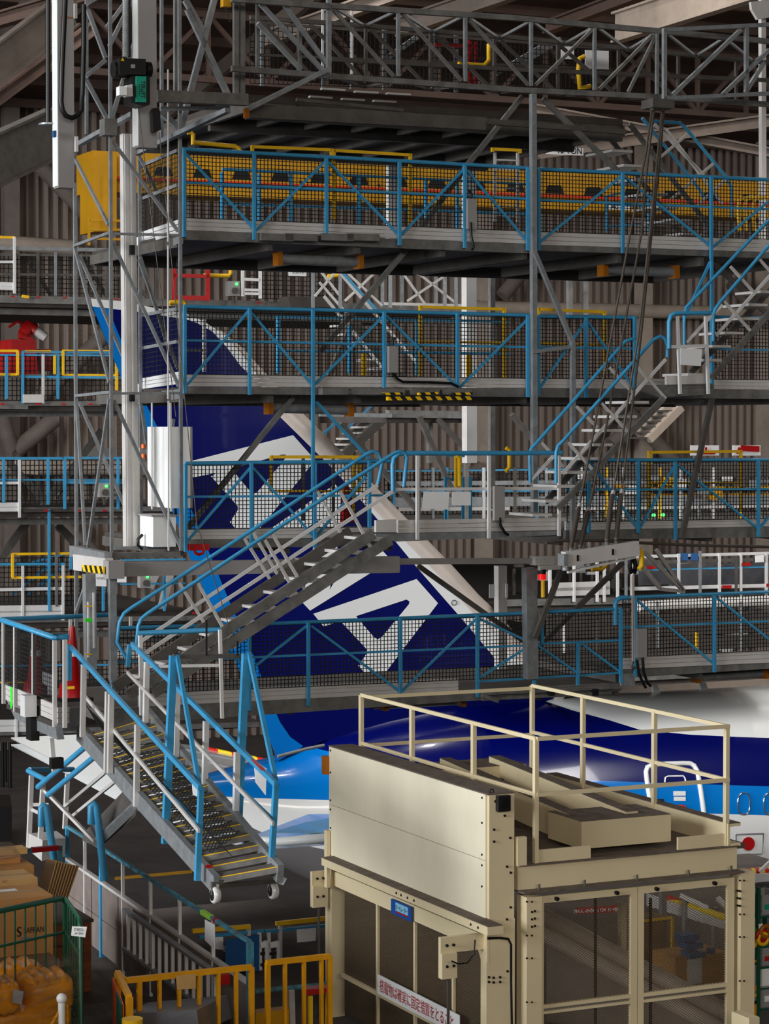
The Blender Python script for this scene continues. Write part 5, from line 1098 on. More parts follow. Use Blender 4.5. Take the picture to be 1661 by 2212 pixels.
# ================================================================== ON THE MEZZANINE
# guard rail with perforated panels
RT = W(540, 2035, 23.0); RTz = RT.z
def GR(x, y): return R(x, y, RTz)
ga, gb = GR(145, 1785), GR(540, 2035); gd = (gb - ga).normalized()
gs = V((-gd.y, gd.x, 0))
gr = T('guard_rail', 'worn blue guard rail with perforated brown panels along the mezzanine edge', 'railing', V((gb.x, gb.y, MZ)))
MB().bar(ga, gb, .055, .055, gs).build('top_rail', BLUEW, gr)
for p, m, wd in ((ga, BLUE, .06), (GR(220, 1832), BLUE, .09), (gb, BLUEW, .09)): MB().bar(V((p.x, p.y, MZ)), p, wd, wd, gs).build('post', m, gr)
for x, y in ((183, 1809), (265, 1861), (325, 1899), (388, 1939), (460, 1984)):
    p = GR(x, y); MB().bar(V((p.x, p.y, MZ)), p, .055, .05, gs).build('post', ALUW, gr)
hp = RTz - MZ - .42; L_ = (gb - ga).length
for i in range(6):
    a_ = ga + gd * (L_ * i / 6 + .02); b_ = ga + gd * (L_ * (i + 1) / 6 - .02)
    for z0, z1 in ((MZ + .05, MZ + hp * .5), (MZ + hp * .5 + .01, MZ + hp)):
        mb = MB(); mb.hexa([V((a_.x, a_.y, z0)) - gs * .005, V((b_.x, b_.y, z0)) - gs * .005, V((b_.x, b_.y, z0)) + gs * .005, V((a_.x, a_.y, z0)) + gs * .005], [V((a_.x, a_.y, z1)) - gs * .005, V((b_.x, b_.y, z1)) - gs * .005, V((b_.x, b_.y, z1)) + gs * .005, V((a_.x, a_.y, z1)) + gs * .005])
        pn = mb.build('perforated_panel', PERF, gr)
MB().bar(V((ga.x, ga.y, MZ + hp)), V((gb.x, gb.y, MZ + hp)), .05, .08, gs).build('panel_cap', ALU, gr)
MB().bar(ga + gd * (L_ * .785) + Z * .0, ga + gd * (L_ * .83), .07, .07, gs).build('green_tape', mat('lime tape', (150, 205, 70), .5, 0, 0), gr); MB().bar(ga + gd * (L_ * .845), ga + gd * (L_ * .853), .068, .068, gs).build('red_tape', RED, gr)
t1 = MB().slab([GR(443, 1986), GR(464, 1998), GR(464, 1998) - Z * .26, GR(443, 1986) - Z * .22], -gs * .004); pn = t1.build('paper_notice', PAPER, gr); 
# ladder hooked on the panels
ldr = T('aluminium_ladder', 'long aluminium ladder hung sideways on the perforated guard panels', 'ladder', V((gb.x, gb.y, MZ)))
off = gs * -.1 if (gs.dot(CAMP - gb) < 0) else gs * .1
def on(u, z): p = ga + gd * (L_ * u); return V((p.x, p.y, z)) + off
zt1, zb1 = MZ + hp - .06, MZ + hp - .52
for z in (zt1, zb1): MB().bar(on(.42, z), on(.92, z), .05, .1, gs).build('ladder_rail', GALV, ldr)
for i in range(14): u = .44 + i * .0345; MB().bar(on(u, zb1), on(u, zt1), .045, .05, gs).build('rung', ALUW, ldr)
for z in (zt1, zb1): MB().box(on(.925, z), gd * .06, gs * .05, Z * .05).build('rubber_foot', RED if z > zb1 else BLK, ldr)
# roll cage at left with goods
CD = 21.0
cgz = W(140, 1948, CD).z
def CG(x, y, d=CD): return W(x, y, d)
cage = T('roll_cage', 'dark green wire roll cage with stretch film at the lower left', 'roll cage', V((W(140, 1948, CD).x, W(140, 1948, CD).y, MZ)))
def bas(p): return V((p.x, p.y, MZ + .1))
a0 = W(-150, 1985, 20.0); a1 = W(141, 1943, 21.2); a2 = W(174, 1978, 20.2)
a0.z = a1.z = a2.z = cgz
MB().path([a0, a0.lerp(a1, .97), a1 - Z * .06, bas(a1)], .026, 8).build('cage_frame', GRN, cage); MB().path([a1 - Z * .01, a1.lerp(a2, .93), a2 - Z * .06, bas(a2)], .02, 8).build('cage_frame', GRN, cage)
for z in (cgz - .32, cgz - .95, MZ + .15):
    for p, q in ((a0, a1), (a1, a2)): MB().tube(V((p.x, p.y, z)), V((q.x, q.y, z)), .014, 6).build('cage_bar', GRN, cage)
for i in range(9): p = a0.lerp(a1, .3 + i * .078); MB().tube(p, bas(p), .0085, 6).build('cage_wire', GRN, cage)
for i in range(5): p = a1.lerp(a2, (i + 1) / 6); MB().tube(p, bas(p), .0085, 6).build('cage_wire', GRN, cage)
MB().hexa([bas(a0), bas(a1), bas(a2), bas(a2) - E1 * 1.3 - E2 * .2], [p + Z * .04 for p in (bas(a0), bas(a1), bas(a2), bas(a2) - E1 * 1.3 - E2 * .2)]).build('cage_base', GRN, cage)
for p in (a1, a2, a0): MB().disc(V((p.x, p.y, MZ + .06)), E1, .06, .04, 14).build('castor', BLK, cage)
mb = MB()
zf = W(174, 2048, 20.2).z; zb_ = MZ + .12
c1 = V((a2.x, a2.y, 0)) + V((.0, -.03, 0)); c0_ = V((W(-40, 2066, 19.2).x, W(-40, 2066, 19.2).y, 0)); c2_ = V((a1.x, a1.y, 0))
mb.add([c0_ + Z * (zf - .05), c1 + Z * zf, c1 + Z * zb_, c0_ + Z * zb_], [(0, 1, 2, 3)]); mb.add([c1 + Z * zf, c2_ + Z * zf, c2_ + Z * zb_, c1 + Z * zb_], [(0, 1, 2, 3)])
mb.build('stretch_film', FILM, cage)
tg = MB().slab([W(156, 2001, 20.0), W(188, 2002, 20.0), W(184, 2025, 20.0), W(154, 2021, 20.0)], E2 * .004).build('shipping_tag', PAPER, cage)
ux = (W(188, 2002, 20.0) - W(156, 2001, 20.0)).normalized()
words('STAECO', W(160, 2011, 19.98), ux, Z, .026, .08).build('tag_lettering', INK, tg); words('JA150A', W(161, 2019.5, 19.98), ux, Z, .026, .075).build('tag_lettering', INK, tg)
words('0123-45 HEL', W(158, 2022.5, 19.98), ux, Z, .006, .09).build('tag_lettering', INKG, tg) if False else None
# cardboard boxes
def carton(label, x0, x1, ytop, ybot, d, dep, m, topd=None, rot=0, seam=True):
    p = W(x0, ybot, d); q = W(x1, ybot, d); wv = (q - p).length; h = W(x0, ytop, d).z - p.z
    dx = (E1 if rot == 0 else V((math.cos(rot), math.sin(rot), 0))); dy = V((-dx.y, dx.x, 0))
    t = MB().corner(p, dx * wv, dy * dep, Z * h).build('cardboard_box', m); tag(t, label, 'box')
    if seam:
        MB().corner(p + dy * (dep / 2 - .03) + Z * h, dx * wv, dy * .06, Z * .002).build('tape_strip', TAPE, t)
        MB().corner(p + dx * (wv / 2 - .03) - dy * .001 + Z * h * .75, dx * .05, dy * .001, Z * h * .25).build('tape_strip', TAPE, t)
    return t, p, dx, dy, wv, h
b1, p, dx, dy, wv, h = carton('big brown cardboard box with printed black lettering in the roll cage', -80, 122, 1951, 2088, 21.8, .62, CARD)
words('SAFRAN', p + dx * (wv * .67) + Z * h * .43 - dy * .004, dx, Z, .055, .2).build('box_lettering', INK, b1)
MB().path([p + dx * (wv * .62 + u * .8) + Z * (h * .46 + v) - dy * .002 for u, v in ((.03, .035), (.012, .045), (-.014, .04), (-.022, .022), (-.008, .006), (.012, -.006), (.02, -.022), (.008, -.038), (-.014, -.04), (-.03, -.03))], [.003, .006, .008, .009, .01, .01, .009, .008, .006, .003], 6).build('box_emblem', INK, b1)
words('AEROSYSTEMS', p + dx * (wv * .64) + Z * h * .34 - dy * .004, dx, Z, .014, .1).build('box_lettering', INK, b1) if False else MB().corner(p + dx * (wv * .63) + Z * h * .345 - dy * .004, dx * .1, dy * .002, Z * .014).build('box_lettering', INKG, b1)
MB().corner(p + dx * wv * .5 + dy * .36 + Z * (h + .001), dx * .2, dy * .1, Z * .002).build('paper_label', PAPER, b1)
carton('flat pale cardboard box lying on the lettered box', -60, 86, 1908, 1926, 22.6, .5, CARDL)
carton('open topped brown box with plastic wrap behind the roll cage', -60, 78, 1880, 1945, 23.4, .5, CARD)
b4, p, dx, dy, wv, h = carton('topmost brown box with clear wrap at the left edge', -60, 47, 1856, 1890, 23.6, .45, CARD)
mb = MB().add([p + Z * (h + .13) - dx * .0 - dy * .02, p + dx * (wv * .8) + Z * (h + .16) - dy * .02, p + dx * (wv + .02) + Z * (h - .02) - dy * .02, p + Z * (h - .05) - dy * .02, p + dx * wv * .5 + Z * (h + .1) + dy * .3], [(0, 1, 2, 3), (0, 4, 1), (1, 4, 2)]); mb.build('plastic_wrap', FILM, b4)
MB().corner(p + dx * .3 + dy * .05 + Z * h, dx * .3, dy * .2, Z * .06).build('paper_padding', CARDL, b4)
# goods under the cage
MB_ = MB()
for i, (lab, x0, x1, yt, yb, d) in enumerate((('tall brown paper bundle inside the roll cage behind the orange packs', -60, 136, 2092, 2230, 21.5),)):
    pp = W(x0, yb, d); qq = W(x1, yb, d); tag(MB().corner(pp, E1 * (qq - pp).length, E2 * .5, Z * (W(x0, yt, d).z - pp.z)).build('paper_bundle', CARDG), lab, 'bundle')
def lumpy(label, x0, x1, yt, yb, d, dep, seed):
    rnd = random.Random(seed); p = W(x0, yb, d); q = W(x1, yb, d); wv = (q - p).length; h = W(x0, yt, d).z - p.z
    nx, nz, ny = 12, 8, 6; mb = MB(); vs = {}
    def pos(i, j, k):
        u, v, w_ = i / nx - .5, j / ny - .5, k / nz - .5
        s = (abs(u * 2) ** 4 + abs(v * 2) ** 4 + abs(w_ * 2) ** 4) ** .25; f = 1 / max(s, .55) if s > .55 else 1
        mx = max(abs(u), abs(v), abs(w_)) * 2; f = mx / s if s > 0 else 1
        rib = .03 * math.sin(i * 2.1) if k == nz else .012 * math.sin(i * 1.7 + k)
        return p + E1 * (wv * (.5 + u * f)) + E2 * (dep * (.5 + v * f)) + Z * (h * (.5 + w_ * f) + rib + rnd.uniform(-.006, .006))
    idx = {}
    def g(i, j, k):
        if (i, j, k) not in idx: idx[(i, j, k)] = len(mb.v); mb.v.append(pos(i, j, k))
        return idx[(i, j, k)]
    def q4(a, b, c, d_): mb.f.append([a, b, c, d_]); mb.mi.append(0); mb.sm.append(True)
    for i in range(nx):
        for k in range(nz): q4(g(i, 0, k), g(i + 1, 0, k), g(i + 1, 0, k + 1), g(i, 0, k + 1)); q4(g(i + 1, ny, k), g(i, ny, k), g(i, ny, k + 1), g(i + 1, ny, k + 1))
        for j in range(ny): q4(g(i, j, nz), g(i + 1, j, nz), g(i + 1, j + 1, nz), g(i, j + 1, nz)); q4(g(i + 1, j, 0), g(i, j, 0), g(i, j + 1, 0), g(i + 1, j + 1, 0))
    for j in range(ny):
        for k in range(nz): q4(g(0, j + 1, k), g(0, j, k), g(0, j, k + 1), g(0, j + 1, k + 1)); q4(g(nx, j, k), g(nx, j + 1, k), g(nx, j + 1, k + 1), g(nx, j, k + 1))
    o = mb.build('wrapped_pack', ORG); tag(o, label, 'pack'); return o
lumpy('ribbed orange pack at the back of the roll cage, leaning left', -40, 106, 2096, 2150, 20.6, .4, 1)
lumpy('largest orange wrapped pack at the right of the roll cage', 62, 172, 2118, 2205, 20.2, .5, 2)
w3 = lumpy('orange pack with a silver grey label at the front left of the cage', -30, 52, 2130, 2205, 19.9, .4, 3)
MB().slab([W(29, 2137, 19.82), W(51, 2142, 19.82), W(47, 2170, 19.82), W(27, 2166, 19.82)], E2 * .01).build('pack_label', GREYP, w3)
tag(lumpy('low orange pack at the bottom edge of the roll cage', -40, 172, 2190, 2260, 20.0, .4, 4), None)
# stack of folded cartons
fc = []
for i in range(9):
    x = 80 + i * 8
    cs = [W(100 + i * 6, 1855 + i * 1.6, 24.4 + i * .09), W(122 + i * 6, 1861 + i * 1.2, 24.3 + i * .09), W(98 + i * 6, 1948 - i, 24.3 + i * .09), W(77 + i * 6, 1940 - i, 24.4 + i * .09)]
    o = MB().slab(cs, E2 * .012)
    o = o.build('folded_carton', CARDG); MB().path([cs[0], cs[1], cs[2]], .007, 5).build('cut_edge', CARDL, o);  tag(o, 'grey brown folded carton in the leaning row behind the cartons', 'carton', 'folded cartons leaning in a row')
# wooden crate
p = W(124, 2100, 25.2); p = R(120, 2135, MZ); q = R(195, 2130, MZ)
cz = .8
ct = T('wooden_crate', 'reddish brown wooden crate with grey lid between the cage and guard panels', 'crate', p)
cw = 1.0; c_ = R(196, 2140, MZ)
e2d = gd * -1; e2d = V((-E2.x, -E2.y, 0)) * -1
o0 = c_ - E1 * cw
for i in range(3): MB().corner(o0 + Z * (.02 + i * cz / 3), E1 * cw, E2 * 1.0, Z * (cz / 3 - .012)).build('plank_ring', WOOD, ct)
MB().corner(o0 - E1 * .03 - E2 * .03 + Z * cz, E1 * (cw + .06), E2 * 1.06, Z * .035).build('lid', WOODT, ct)
for u in (0, cw - .09): MB().corner(o0 + E1 * u - E2 * .02, E1 * .09, E2 * .02, Z * cz).build('batten', WOOD, ct)
MB().corner(o0 + E1 * .35 + E2 * .4 + Z * (cz + .036), E1 * .22, E2 * .15, Z * .003).build('paper_scrap', CARDL, ct)
# ochre fences
def fence(name, label, x0, y0, x1, y1, d0, xs, ret=None):
    a, b = W(x0, y0, d0), None
    t = T(name, label, 'fence', V((a.x, a.y, MZ)))
    b = Q(x1, y1, a.dot(E2) - N0); b.z = a.z
    kk = a.dot(E2) - N0
    MB().bar(a, b, .07, .07).build('top_bar', OCH, t)
    for x in xs:
        u = lin(x, x0, 0, x1, 1); p = a.lerp(b, u); MB().bar(V((p.x, p.y, MZ)), p, .065 if x in (xs[0], xs[-1]) else .042, .06).build('upright' if x not in (xs[0], xs[-1]) else 'post', OCH, t)
    MB().bar(V((a.x, a.y, MZ + .12)), V((b.x, b.y, MZ + .12)), .06).build('bottom_bar', OCH, t)
    return t, a, b
f1, a, b = fence('yellow_fence', 'ochre yellow barred fence with a chain post, front centre left', 270, 2118, 543, 2088, 20.6, [300, 343, 385, 428, 470, 509, 543])
c = W(254, 2115, 20.9); c.z = a.z; d_ = W(279, 2137, 20.0); d_.z = a.z
MB().bar(c, d_, .07, .07, E1).build('return_bar', OCH, f1); MB().bar(V((c.x, c.y, MZ)), c, .07).build('post', OCH, f1); MB().bar(V((d_.x, d_.y, MZ)), d_, .08).build('post', OCH, f1); MB().bar(c, a, .06, .06).build('top_bar', OCH, f1)
MB().slab([c - Z * .04 - E1 * .05, d_ - Z * .06 - E1 * .06, d_ - Z * .5 - E1 * .06, c - Z * .45 - E1 * .05], E1 * .01).build('orange_notice', mat('orange notice', (214, 84, 24), .5, 0, .05), f1)
MB().slab([c.lerp(d_, .5) - Z * .05 - E1 * .068, d_ - Z * .06 - E1 * .072, d_ - Z * .5 - E1 * .072, c.lerp(d_, .5) - Z * .48 - E1 * .068], E1 * .008).build('dark_notice', GRN, f1)
kk = a.dot(E2) - N0
MB().slab([Q(380, 2108, kk - .06), Q(423, 2104, kk - .06), Q(423, 2135, kk - .06), Q(383, 2138, kk - .06)], E2 * .005).build('paper_notice', CARDL, f1)
fence('yellow_fence', 'ochre yellow barred fence beside the lift, right of the guard rail end', 575, 2080, 712, 2071, 21.5, [578, 615, 656, 694, 712])
# chain posts
def chain(t, p, q, sag, m, n=26):
    for i in range(n):
        u = (i + .5) / n; c = p.lerp(q, u) - Z * (sag * 4 * u * (1 - u)); d = (q - p).normalized()
        a_ = Z if i % 2 else E2
        MB().path([c + d * .02 * math.cos(w_) + a_ * .012 * math.sin(w_) for w_ in [j * math.pi / 4 for j in range(9)]], .0045, 5).build('chain_link', m, t)
cp = T('chain_post', 'white round-headed post with a yellow chain in front of the wrapped goods', 'post', V((W(133, 2200, 19.2).x, W(133, 2200, 19.2).y, MZ)))
tp_ = W(133, 2166, 19.2); MB().tube(V((tp_.x, tp_.y, MZ)), tp_, .03, 12).build('shaft', WHT, cp)
mb = MB(); mb.path([tp_ + Z * (.045 * (1 - math.cos(t)) - .01) for t in [i * math.pi / 8 for i in range(9)]], [max(.003, .045 * math.sin(i * math.pi / 8)) for i in range(9)], 12); mb.build('ball_head', WHT, cp)
chain(cp, tp_ - Z * .03, tp_ - Z * .35 + E1 * -.25, .03, OCH, 14); chain(cp, tp_ - Z * .03 + E1 * .05, tp_ - Z * .4 + E1 * .06, .0, OCH, 14)
chain(f1, d_ - Z * .1, d_ - Z * .7 + E1 * .12, 0, OCH, 18); chain(f1, d_ - Z * .15, d_ - Z * .75 + E1 * .3, .05, OCH, 18)
tag(MB().tube(W(286, 2200, 19.6) - Z * .3, W(286, 2200, 19.6), .09, 16).build('bollard', YEL), 'yellow bollard top at the bottom edge by the fence chain', 'bollard')
tag(MB().hexa([W(270, 2230, 20.3), W(430, 2230, 20.0), W(500, 2200, 22.2), W(310, 2205, 22.4)], [W(275, 2190, 20.3), W(425, 2182, 20.0), W(490, 2150, 22.2), W(320, 2165, 22.4)]).build('wrapped_bundle', TARP), 'dark grey plastic wrapped bundle behind the ochre fence', 'bundle')
# low platform beyond: rails, ladders, notices
bd = T('low_rail', 'thin blue and yellow rail with papers on the grey deck beyond the fence', 'railing', W(640, 2060, 26.5))
KD = W(600, 2020, 28.0).dot(E2) - N0
for a_ in ((430, 2024, 570, 2011), (572, 2012, 712, 1999)): PB(MB(), *a_, KD, .05).build('blue_rail', BLUE, bd)
for a_ in ((415, 2011, 540, 2001), (596, 1995, 712, 1983)): PB(MB(), *a_, KD - .1, .07).build('yellow_rail', YEL, bd)
for x, y in ((537, 2003), (605, 1997)): PB(MB(), x, y, x, y + 110, KD, .06).build('rail_post', ALU, bd)
PS(MB(), [(641, 2008), (683, 2004), (682, 2032), (642, 2036)], KD - .05, .005).build('paper_notice', PAPER, bd)
PS(MB(), [(462, 2025), (482, 2024), (483, 2052), (466, 2050)], KD - .05, .005).build('paper_notice', PAPER, bd)
PB(MB(), 483, 2050, 535, 2045, KD, .08).build('grey_bar', ALU, bd)
for lab, x0, x1, d in (('left aluminium step ladder on the grey deck beyond the fence', 560, 575, 27.5), ('right aluminium step ladder on the grey deck, nearer the lift', 580, 600, 27.8)):
    t = T('step_ladder', lab, 'ladder', W(x0, 2190, d)); zt_ = 2015
    for x in (x0, x1): MB().bar(W(x, zt_ if x == x0 else 2032, d), W(x + (4 if x == x0 else 2), 2190, d), .06, .05).build('ladder_rail', ALUW, t)
    MB().bar(W(x0 + 3, 2042, d - .05), W(x1 + 1, 2038, d - .05), .1, .04).build('top_step', WHT, t)
    for i in range(5): MB().bar(W(x0 + 2, 2060 + i * 24, d), W(x1 + 1, 2058 + i * 24, d), .05).build('rung', BLK, t)
tag(MB().hexa([W(487, 2100, 27), W(560, 2098, 27.4), W(560, 2098, 28.6), W(487, 2100, 28.4)], [W(487, 2030, 27), W(560, 2018, 27.4), W(560, 2018, 28.6), W(487, 2030, 28.4)]).build('blue_cabinet', BLUC), 'dark blue cabinet behind the guard rail end on the grey deck', 'cabinet')
lr = T('low_rail', 'lower teal blue rail on a white post behind the ochre fence bars', 'railing', W(628, 2180, 24.5))
MB().tube(W(550, 2142, 24.5), W(714, 2126, 24.8), .03, 8).build('rail', BLUEW, lr); MB().bar(W(628, 2138, 24.6), W(630, 2212, 24.6), .09).build('post', ALU, lr)
sl = T('red_stand', 'red topped stand on pale yellow legs beside the lift column', 'stand', W(690, 2200, 23.5))
MB().hexa([W(656, 2150, 23.2), W(712, 2146, 23.4), W(712, 2140, 24.2), W(660, 2142, 24)], [W(656, 2138, 23.2), W(712, 2134, 23.4), W(712, 2126, 24.2), W(660, 2130, 24)]).build('top', RED, sl)
for x in (670, 708): MB().bar(W(x, 2150, 23.4), W(x, 2240, 23.4), .06).build('leg', YEL, sl)
tag(MB().hexa([W(552, 2225, 24), W(625, 2215, 24.2), W(625, 2205, 25), W(552, 2210, 25)], [W(552, 2190, 24), W(625, 2180, 24.2), W(625, 2172, 25), W(552, 2180, 25)]).build('yellow_box', YELD), 'worn yellow box low behind the two ochre fences', 'box')
# left rail stub, hooped access steps and the inclined gangway
rs = T('blue_barrier', 'short blue barrier bar with red tape behind the cartons at left', 'barrier', W(90, 1880, 26)); MB().bar(W(30, 1841, 25.5), W(131, 1831, 26.4), .07).build('bar', BLUEW, rs); MB().bar(W(129, 1832, 26.4), W(131, 1880, 26.4), .07).build('leg', BLUEW, rs); MB().bar(W(70, 1836, 25.8), W(124, 1831, 26.2), .078).build('red_tape', RED, rs)
gw = T('gangway', 'grey gangway with two blue hooped handles and pale posts at left', 'gangway', W(90, 1830, 29))
for pts in ([(90, 1785), (90, 1745), (94, 1740), (99, 1742), (117, 1855)], [(197, 1780), (197, 1742), (203, 1737), (208, 1742), (226, 1900)]): MB().path([W(x, y, 26.8) for x, y in pts], .045, 10).build('hoop_handle', BLUE, gw)
for x0, y0, y1, d in ((68, 1675, 1830, 30), (93, 1690, 1815, 29), (146, 1672, 1790, 31)): MB().bar(W(x0, y0, d), W(x0 - 6, y1, d), .08).build('post', ALU, gw)
for p_, q_ in (((61, 1665, 30), (100, 1685, 29)), ((64, 1663, 30), (158, 1662, 31)), ((82, 1700, 29), (192, 1607, 27)), ((104, 1717, 28.5), (210, 1630, 26.5))): MB().tube(W(*p_), W(*q_), .035, 8).build('blue_rail', BLUE, gw)
for p_, q_ in (((140, 1742, 29), (228, 1668, 27)), ((158, 1762, 28.5), (252, 1685, 26.5)), ((97, 1708, 29), (205, 1818, 27)), ((70, 1750, 30), (92, 1760, 29)), ((72, 1738, 30), (105, 1738, 30))): MB().bar(W(*p_), W(*q_), .06, .05).build('mid_bar', ALU, gw)
MB().slab([W(180, 1800, 28), W(270, 1705, 26.8), W(296, 1745, 26.4), (W(218, 1815, 27))], -Z * .1 + E2 * .05).build('gangway_plate', STEEL, gw)
MB().slab([W(205, 1815, 26.9), W(290, 1735, 26.4), W(300, 1748, 26.4), (W(216, 1828, 26.9))], E2 * .06).build('gangway_side', GALV, gw)
MB().hexa([W(60, 1835, 30), W(90, 1860, 28.6), W(140, 1850, 29), W(120, 1825, 30.5)], [W(62, 1800, 30), W(92, 1815, 28.6), W(142, 1810, 29), W(122, 1795, 30.5)]).build('steps', ALU, gw)
# floor marking and hangar-floor clutter
for a_, b_ in (((248, 1901), (415, 1886)),): tag(MB().slab([R(a_[0], a_[1], .0), R(b_[0], b_[1], .0), R(b_[0], b_[1] - 6, .0), R(a_[0], a_[1] - 6, .0)], Z * .008).build('floor_line', YELD), 'yellow painted line on the dark hangar floor', 'floor line')
for i, (x, y, h) in enumerate(((6, 1700, 1.6), (12, 1690, 2.0), (22, 1702, 1.8))): tag(MB().tube(R(x, y, 0), R(x, y, 0) + Z * h, .06, 8).build('floor_stand', BLK), ('short black floor stand at the far left edge', 'tall black floor stand at the far left', 'rightmost black floor stand at the far left')[i], 'stand')
tag(MB().hexa([R(-20, 1830, 0), R(26, 1828, 0), R(22, 1800, 0), R(-20, 1800, 0)], [R(-20, 1830, 0) + Z * 1.1, R(26, 1828, 0) + Z * 1.1, R(22, 1800, 0) + Z * 1.1, R(-20, 1800, 0) + Z * 1.1]).build('floor_bin', BLK), 'black bin on the hangar floor at the left edge', 'bin')
# ------------------------------------------------------------------ right of the lift: shelf rack and goods
sh = T('parts_rack', 'green steel parts rack at the right edge behind the lift', 'rack', W(1640, 2200, 24.5)); sh.location.z = MZ
ds = 24.2
def SH(x, y, d=ds): return W(x, y, d)
for x, d in ((1638, ds), (1652, ds + 2.0), (1800, ds + .5)): MB().bar(V((SH(x, 1916, d).x, SH(x, 1916, d).y, MZ)), SH(x, 1916, d), .05, .06).build('upright', GRN, sh)
ys = (1985, 2050, 2095, 2140, 2185)
for y in ys: p = SH(1636, y); MB().corner(p, E1 * .9, E2 * .6, Z * .02).build('shelf', GRN, sh)
for y in (1980, 2041, 2062, 2090, 2104, 2130, 2170): pass
cols = [(GREYP, 'grey parts bin on the top shelf of the green rack', 1645, 1985, .22), (GREYP, 'grey parts bin with a pink label on the green rack', 1645, 2095, .2), (WHT, 'white parts bin on the lower shelf of the green rack', 1645, 2140, .2), (GREYP, 'open grey bin on the lowest shelf of the green rack', 1645, 2185, .24)]
for m, lab, x, y, h in cols:
    p = SH(x, y, ds) + Z * .022 + E2 * .02; t = MB().corner(p, E1 * .3, E2 * .02, Z * h); t.corner(p, E1 * .02, E2 * .35, Z * h); t.corner(p + E2 * .33, E1 * .3, E2 * .02, Z * h); t.corner(p + E1 * .28, E1 * .02, E2 * .35, Z * h); t.corner(p, E1 * .3, E2 * .35, Z * .015)
    o = t.build('parts_bin', m); tag(o, lab, 'bin')
    MB().corner(p - E2 * .004 + E1 * .05 + Z * h * .3, E1 * .12, E2 * .004, Z * h * .25).build('bin_label', TEAL if y < 2000 else (PAPER if y > 2100 else INKR), o)
for i, (m, x, y, nm) in enumerate(((mat('green spool plastic', (30, 150, 40), .5, 0, .05), 1622, 2016, 'green tape roll'), (OCH, 1620, 2032, 'big orange tape roll'), (RED, 1646, 2020, 'red tape roll'), (AMB, 1654, 2012, 'amber tape roll'), (YEL, 1648, 2028, 'yellow tape roll'))):
    c = W(x, y, ds - .05); r = .06 if i != 1 else .085
    tag(MB().path([c + E1 * r * math.cos(t) + Z * r * math.sin(t) for t in [j * math.pi / 8 for j in range(17)]], .022, 8).build('tape_roll', m), nm + ' on the middle shelf of the green rack', 'tape roll')
tag(MB().corner(W(1639, 1996, ds - .06) - Z * .08, E1 * .05, E2 * .004, Z * .08).build('shelf_card', PAPER), 'white card on the green rack upright', 'card')
ro = T('striped_roll', 'upright grey roll with orange and yellow bands beside the lift column', 'roll', V((W(1622, 2170, 23.4).x, W(1622, 2170, 23.4).y, MZ)))
c = W(1622, 2072, 23.4); MB().tube(V((c.x, c.y, MZ + .35)), c, .055, 14).build('grey_tube', GREYP, ro)
for y, m, hh in ((2072, ORG, .03), (2078, BLK, .02), (2128, ORG, .05), (2145, YEL, .03), (2160, BLK, .03)): q = W(1622, y, 23.4); MB().tube(q, q - Z * hh, .058, 14).build('band', m, ro)
q = W(1622, 2168, 23.4); MB().tube(V((q.x, q.y, MZ)), q, .06, 14).build('yellow_base', OCH, ro)
tag(MB().corner(V((W(1618, 2212, 22.0).x, W(1618, 2212, 22.0).y, MZ)), E1 * .12, E2 * .3, Z * (W(1618, 2200, 22.0).z - MZ)).build('beige_box', CREAM), 'cream box end at the lower right edge by the lift', 'box')
tr_ = T('low_trolley', 'aluminium stand with red and yellow edge tape under the fuselage at right', 'stand', W(1640, 1900, 33))
MB().path([W(1595, 1887, 32), W(1625, 1884, 32.4), W(1700, 1878, 33)], .06, 8).build('edge_tape', RYT, tr_); MB().slab([W(1620, 1890, 32), W(1700, 1884, 33), W(1700, 1900, 33), W(1620, 1908, 32)], E2 * .05).build('side_plate', ALUW, tr_)
MB().bar(W(1640, 1884, 32.4), W(1675, 1850, 32.4), .06).build('stay', ALU, tr_); MB().slab([W(1620, 1910, 31.9), W(1700, 1905, 33), W(1700, 1918, 33), W(1620, 1925, 31.9)], E2 * .2).build('deck', DECK, tr_)
for x in (1630, 1690): MB().bar(W(x, 1900, 32.4), V((W(x, 1900, 32.4).x, W(x, 1900, 32.4).y, MZ)), .07).build('leg', ALU, tr_)
# ------------------------------------------------------------------ seen through the lift doors
bk = T('maintenance_stand', 'grey work stand with red lettered board and striped tape, seen through the lift doors', 'stand', W(1400, 2050, 30)); bk.location.z = MZ
o = MB().slab([W(1245, 1962, 29), W(1345, 1955, 29), W(1345, 1970, 29), W(1245, 1975, 29)], E2 * .02).build('lettered_board', RED, bk)
ux = (W(1345, 1970, 29) - W(1245, 1975, 29)).normalized()
words('MAX.1065KG OR 10 PERS', W(1240, 1972.5, 28.97), ux, Z, .045, .6).build('board_lettering', PAPER, o)
MB().path([W(1436, 1938, 29), W(1575, 1985, 27.5)], .045, 8).build('edge_tape', RYT, bk); MB().slab([W(1400, 1930, 29.3), W(1590, 1995, 27.3), W(1590, 2015, 27.3), W(1400, 1958, 29.3)], E2 * .04).build('side_plate', ALU, bk)
for x, y in ((1432, 1940), (1482, 1955), (1545, 1980)): MB().bar(W(x, y - 20, 28.4), V((W(x, y, 28.4).x, W(x, y, 28.4).y, MZ)), .1).build('leg', GALV, bk)
for a_ in ((1470, 1935, 1530, 1962), (1550, 1940, 1590, 1980)): MB().bar(W(a_[0], a_[1], 28.2), W(a_[2], a_[3], 28), .08).build('stay', ALUW, bk)
cbn = T('brown_cabinet', 'brown cabinet with open drawers and papers seen through the right lift door', 'cabinet', W(1520, 2170, 26.5)); cbn.location.z = MZ
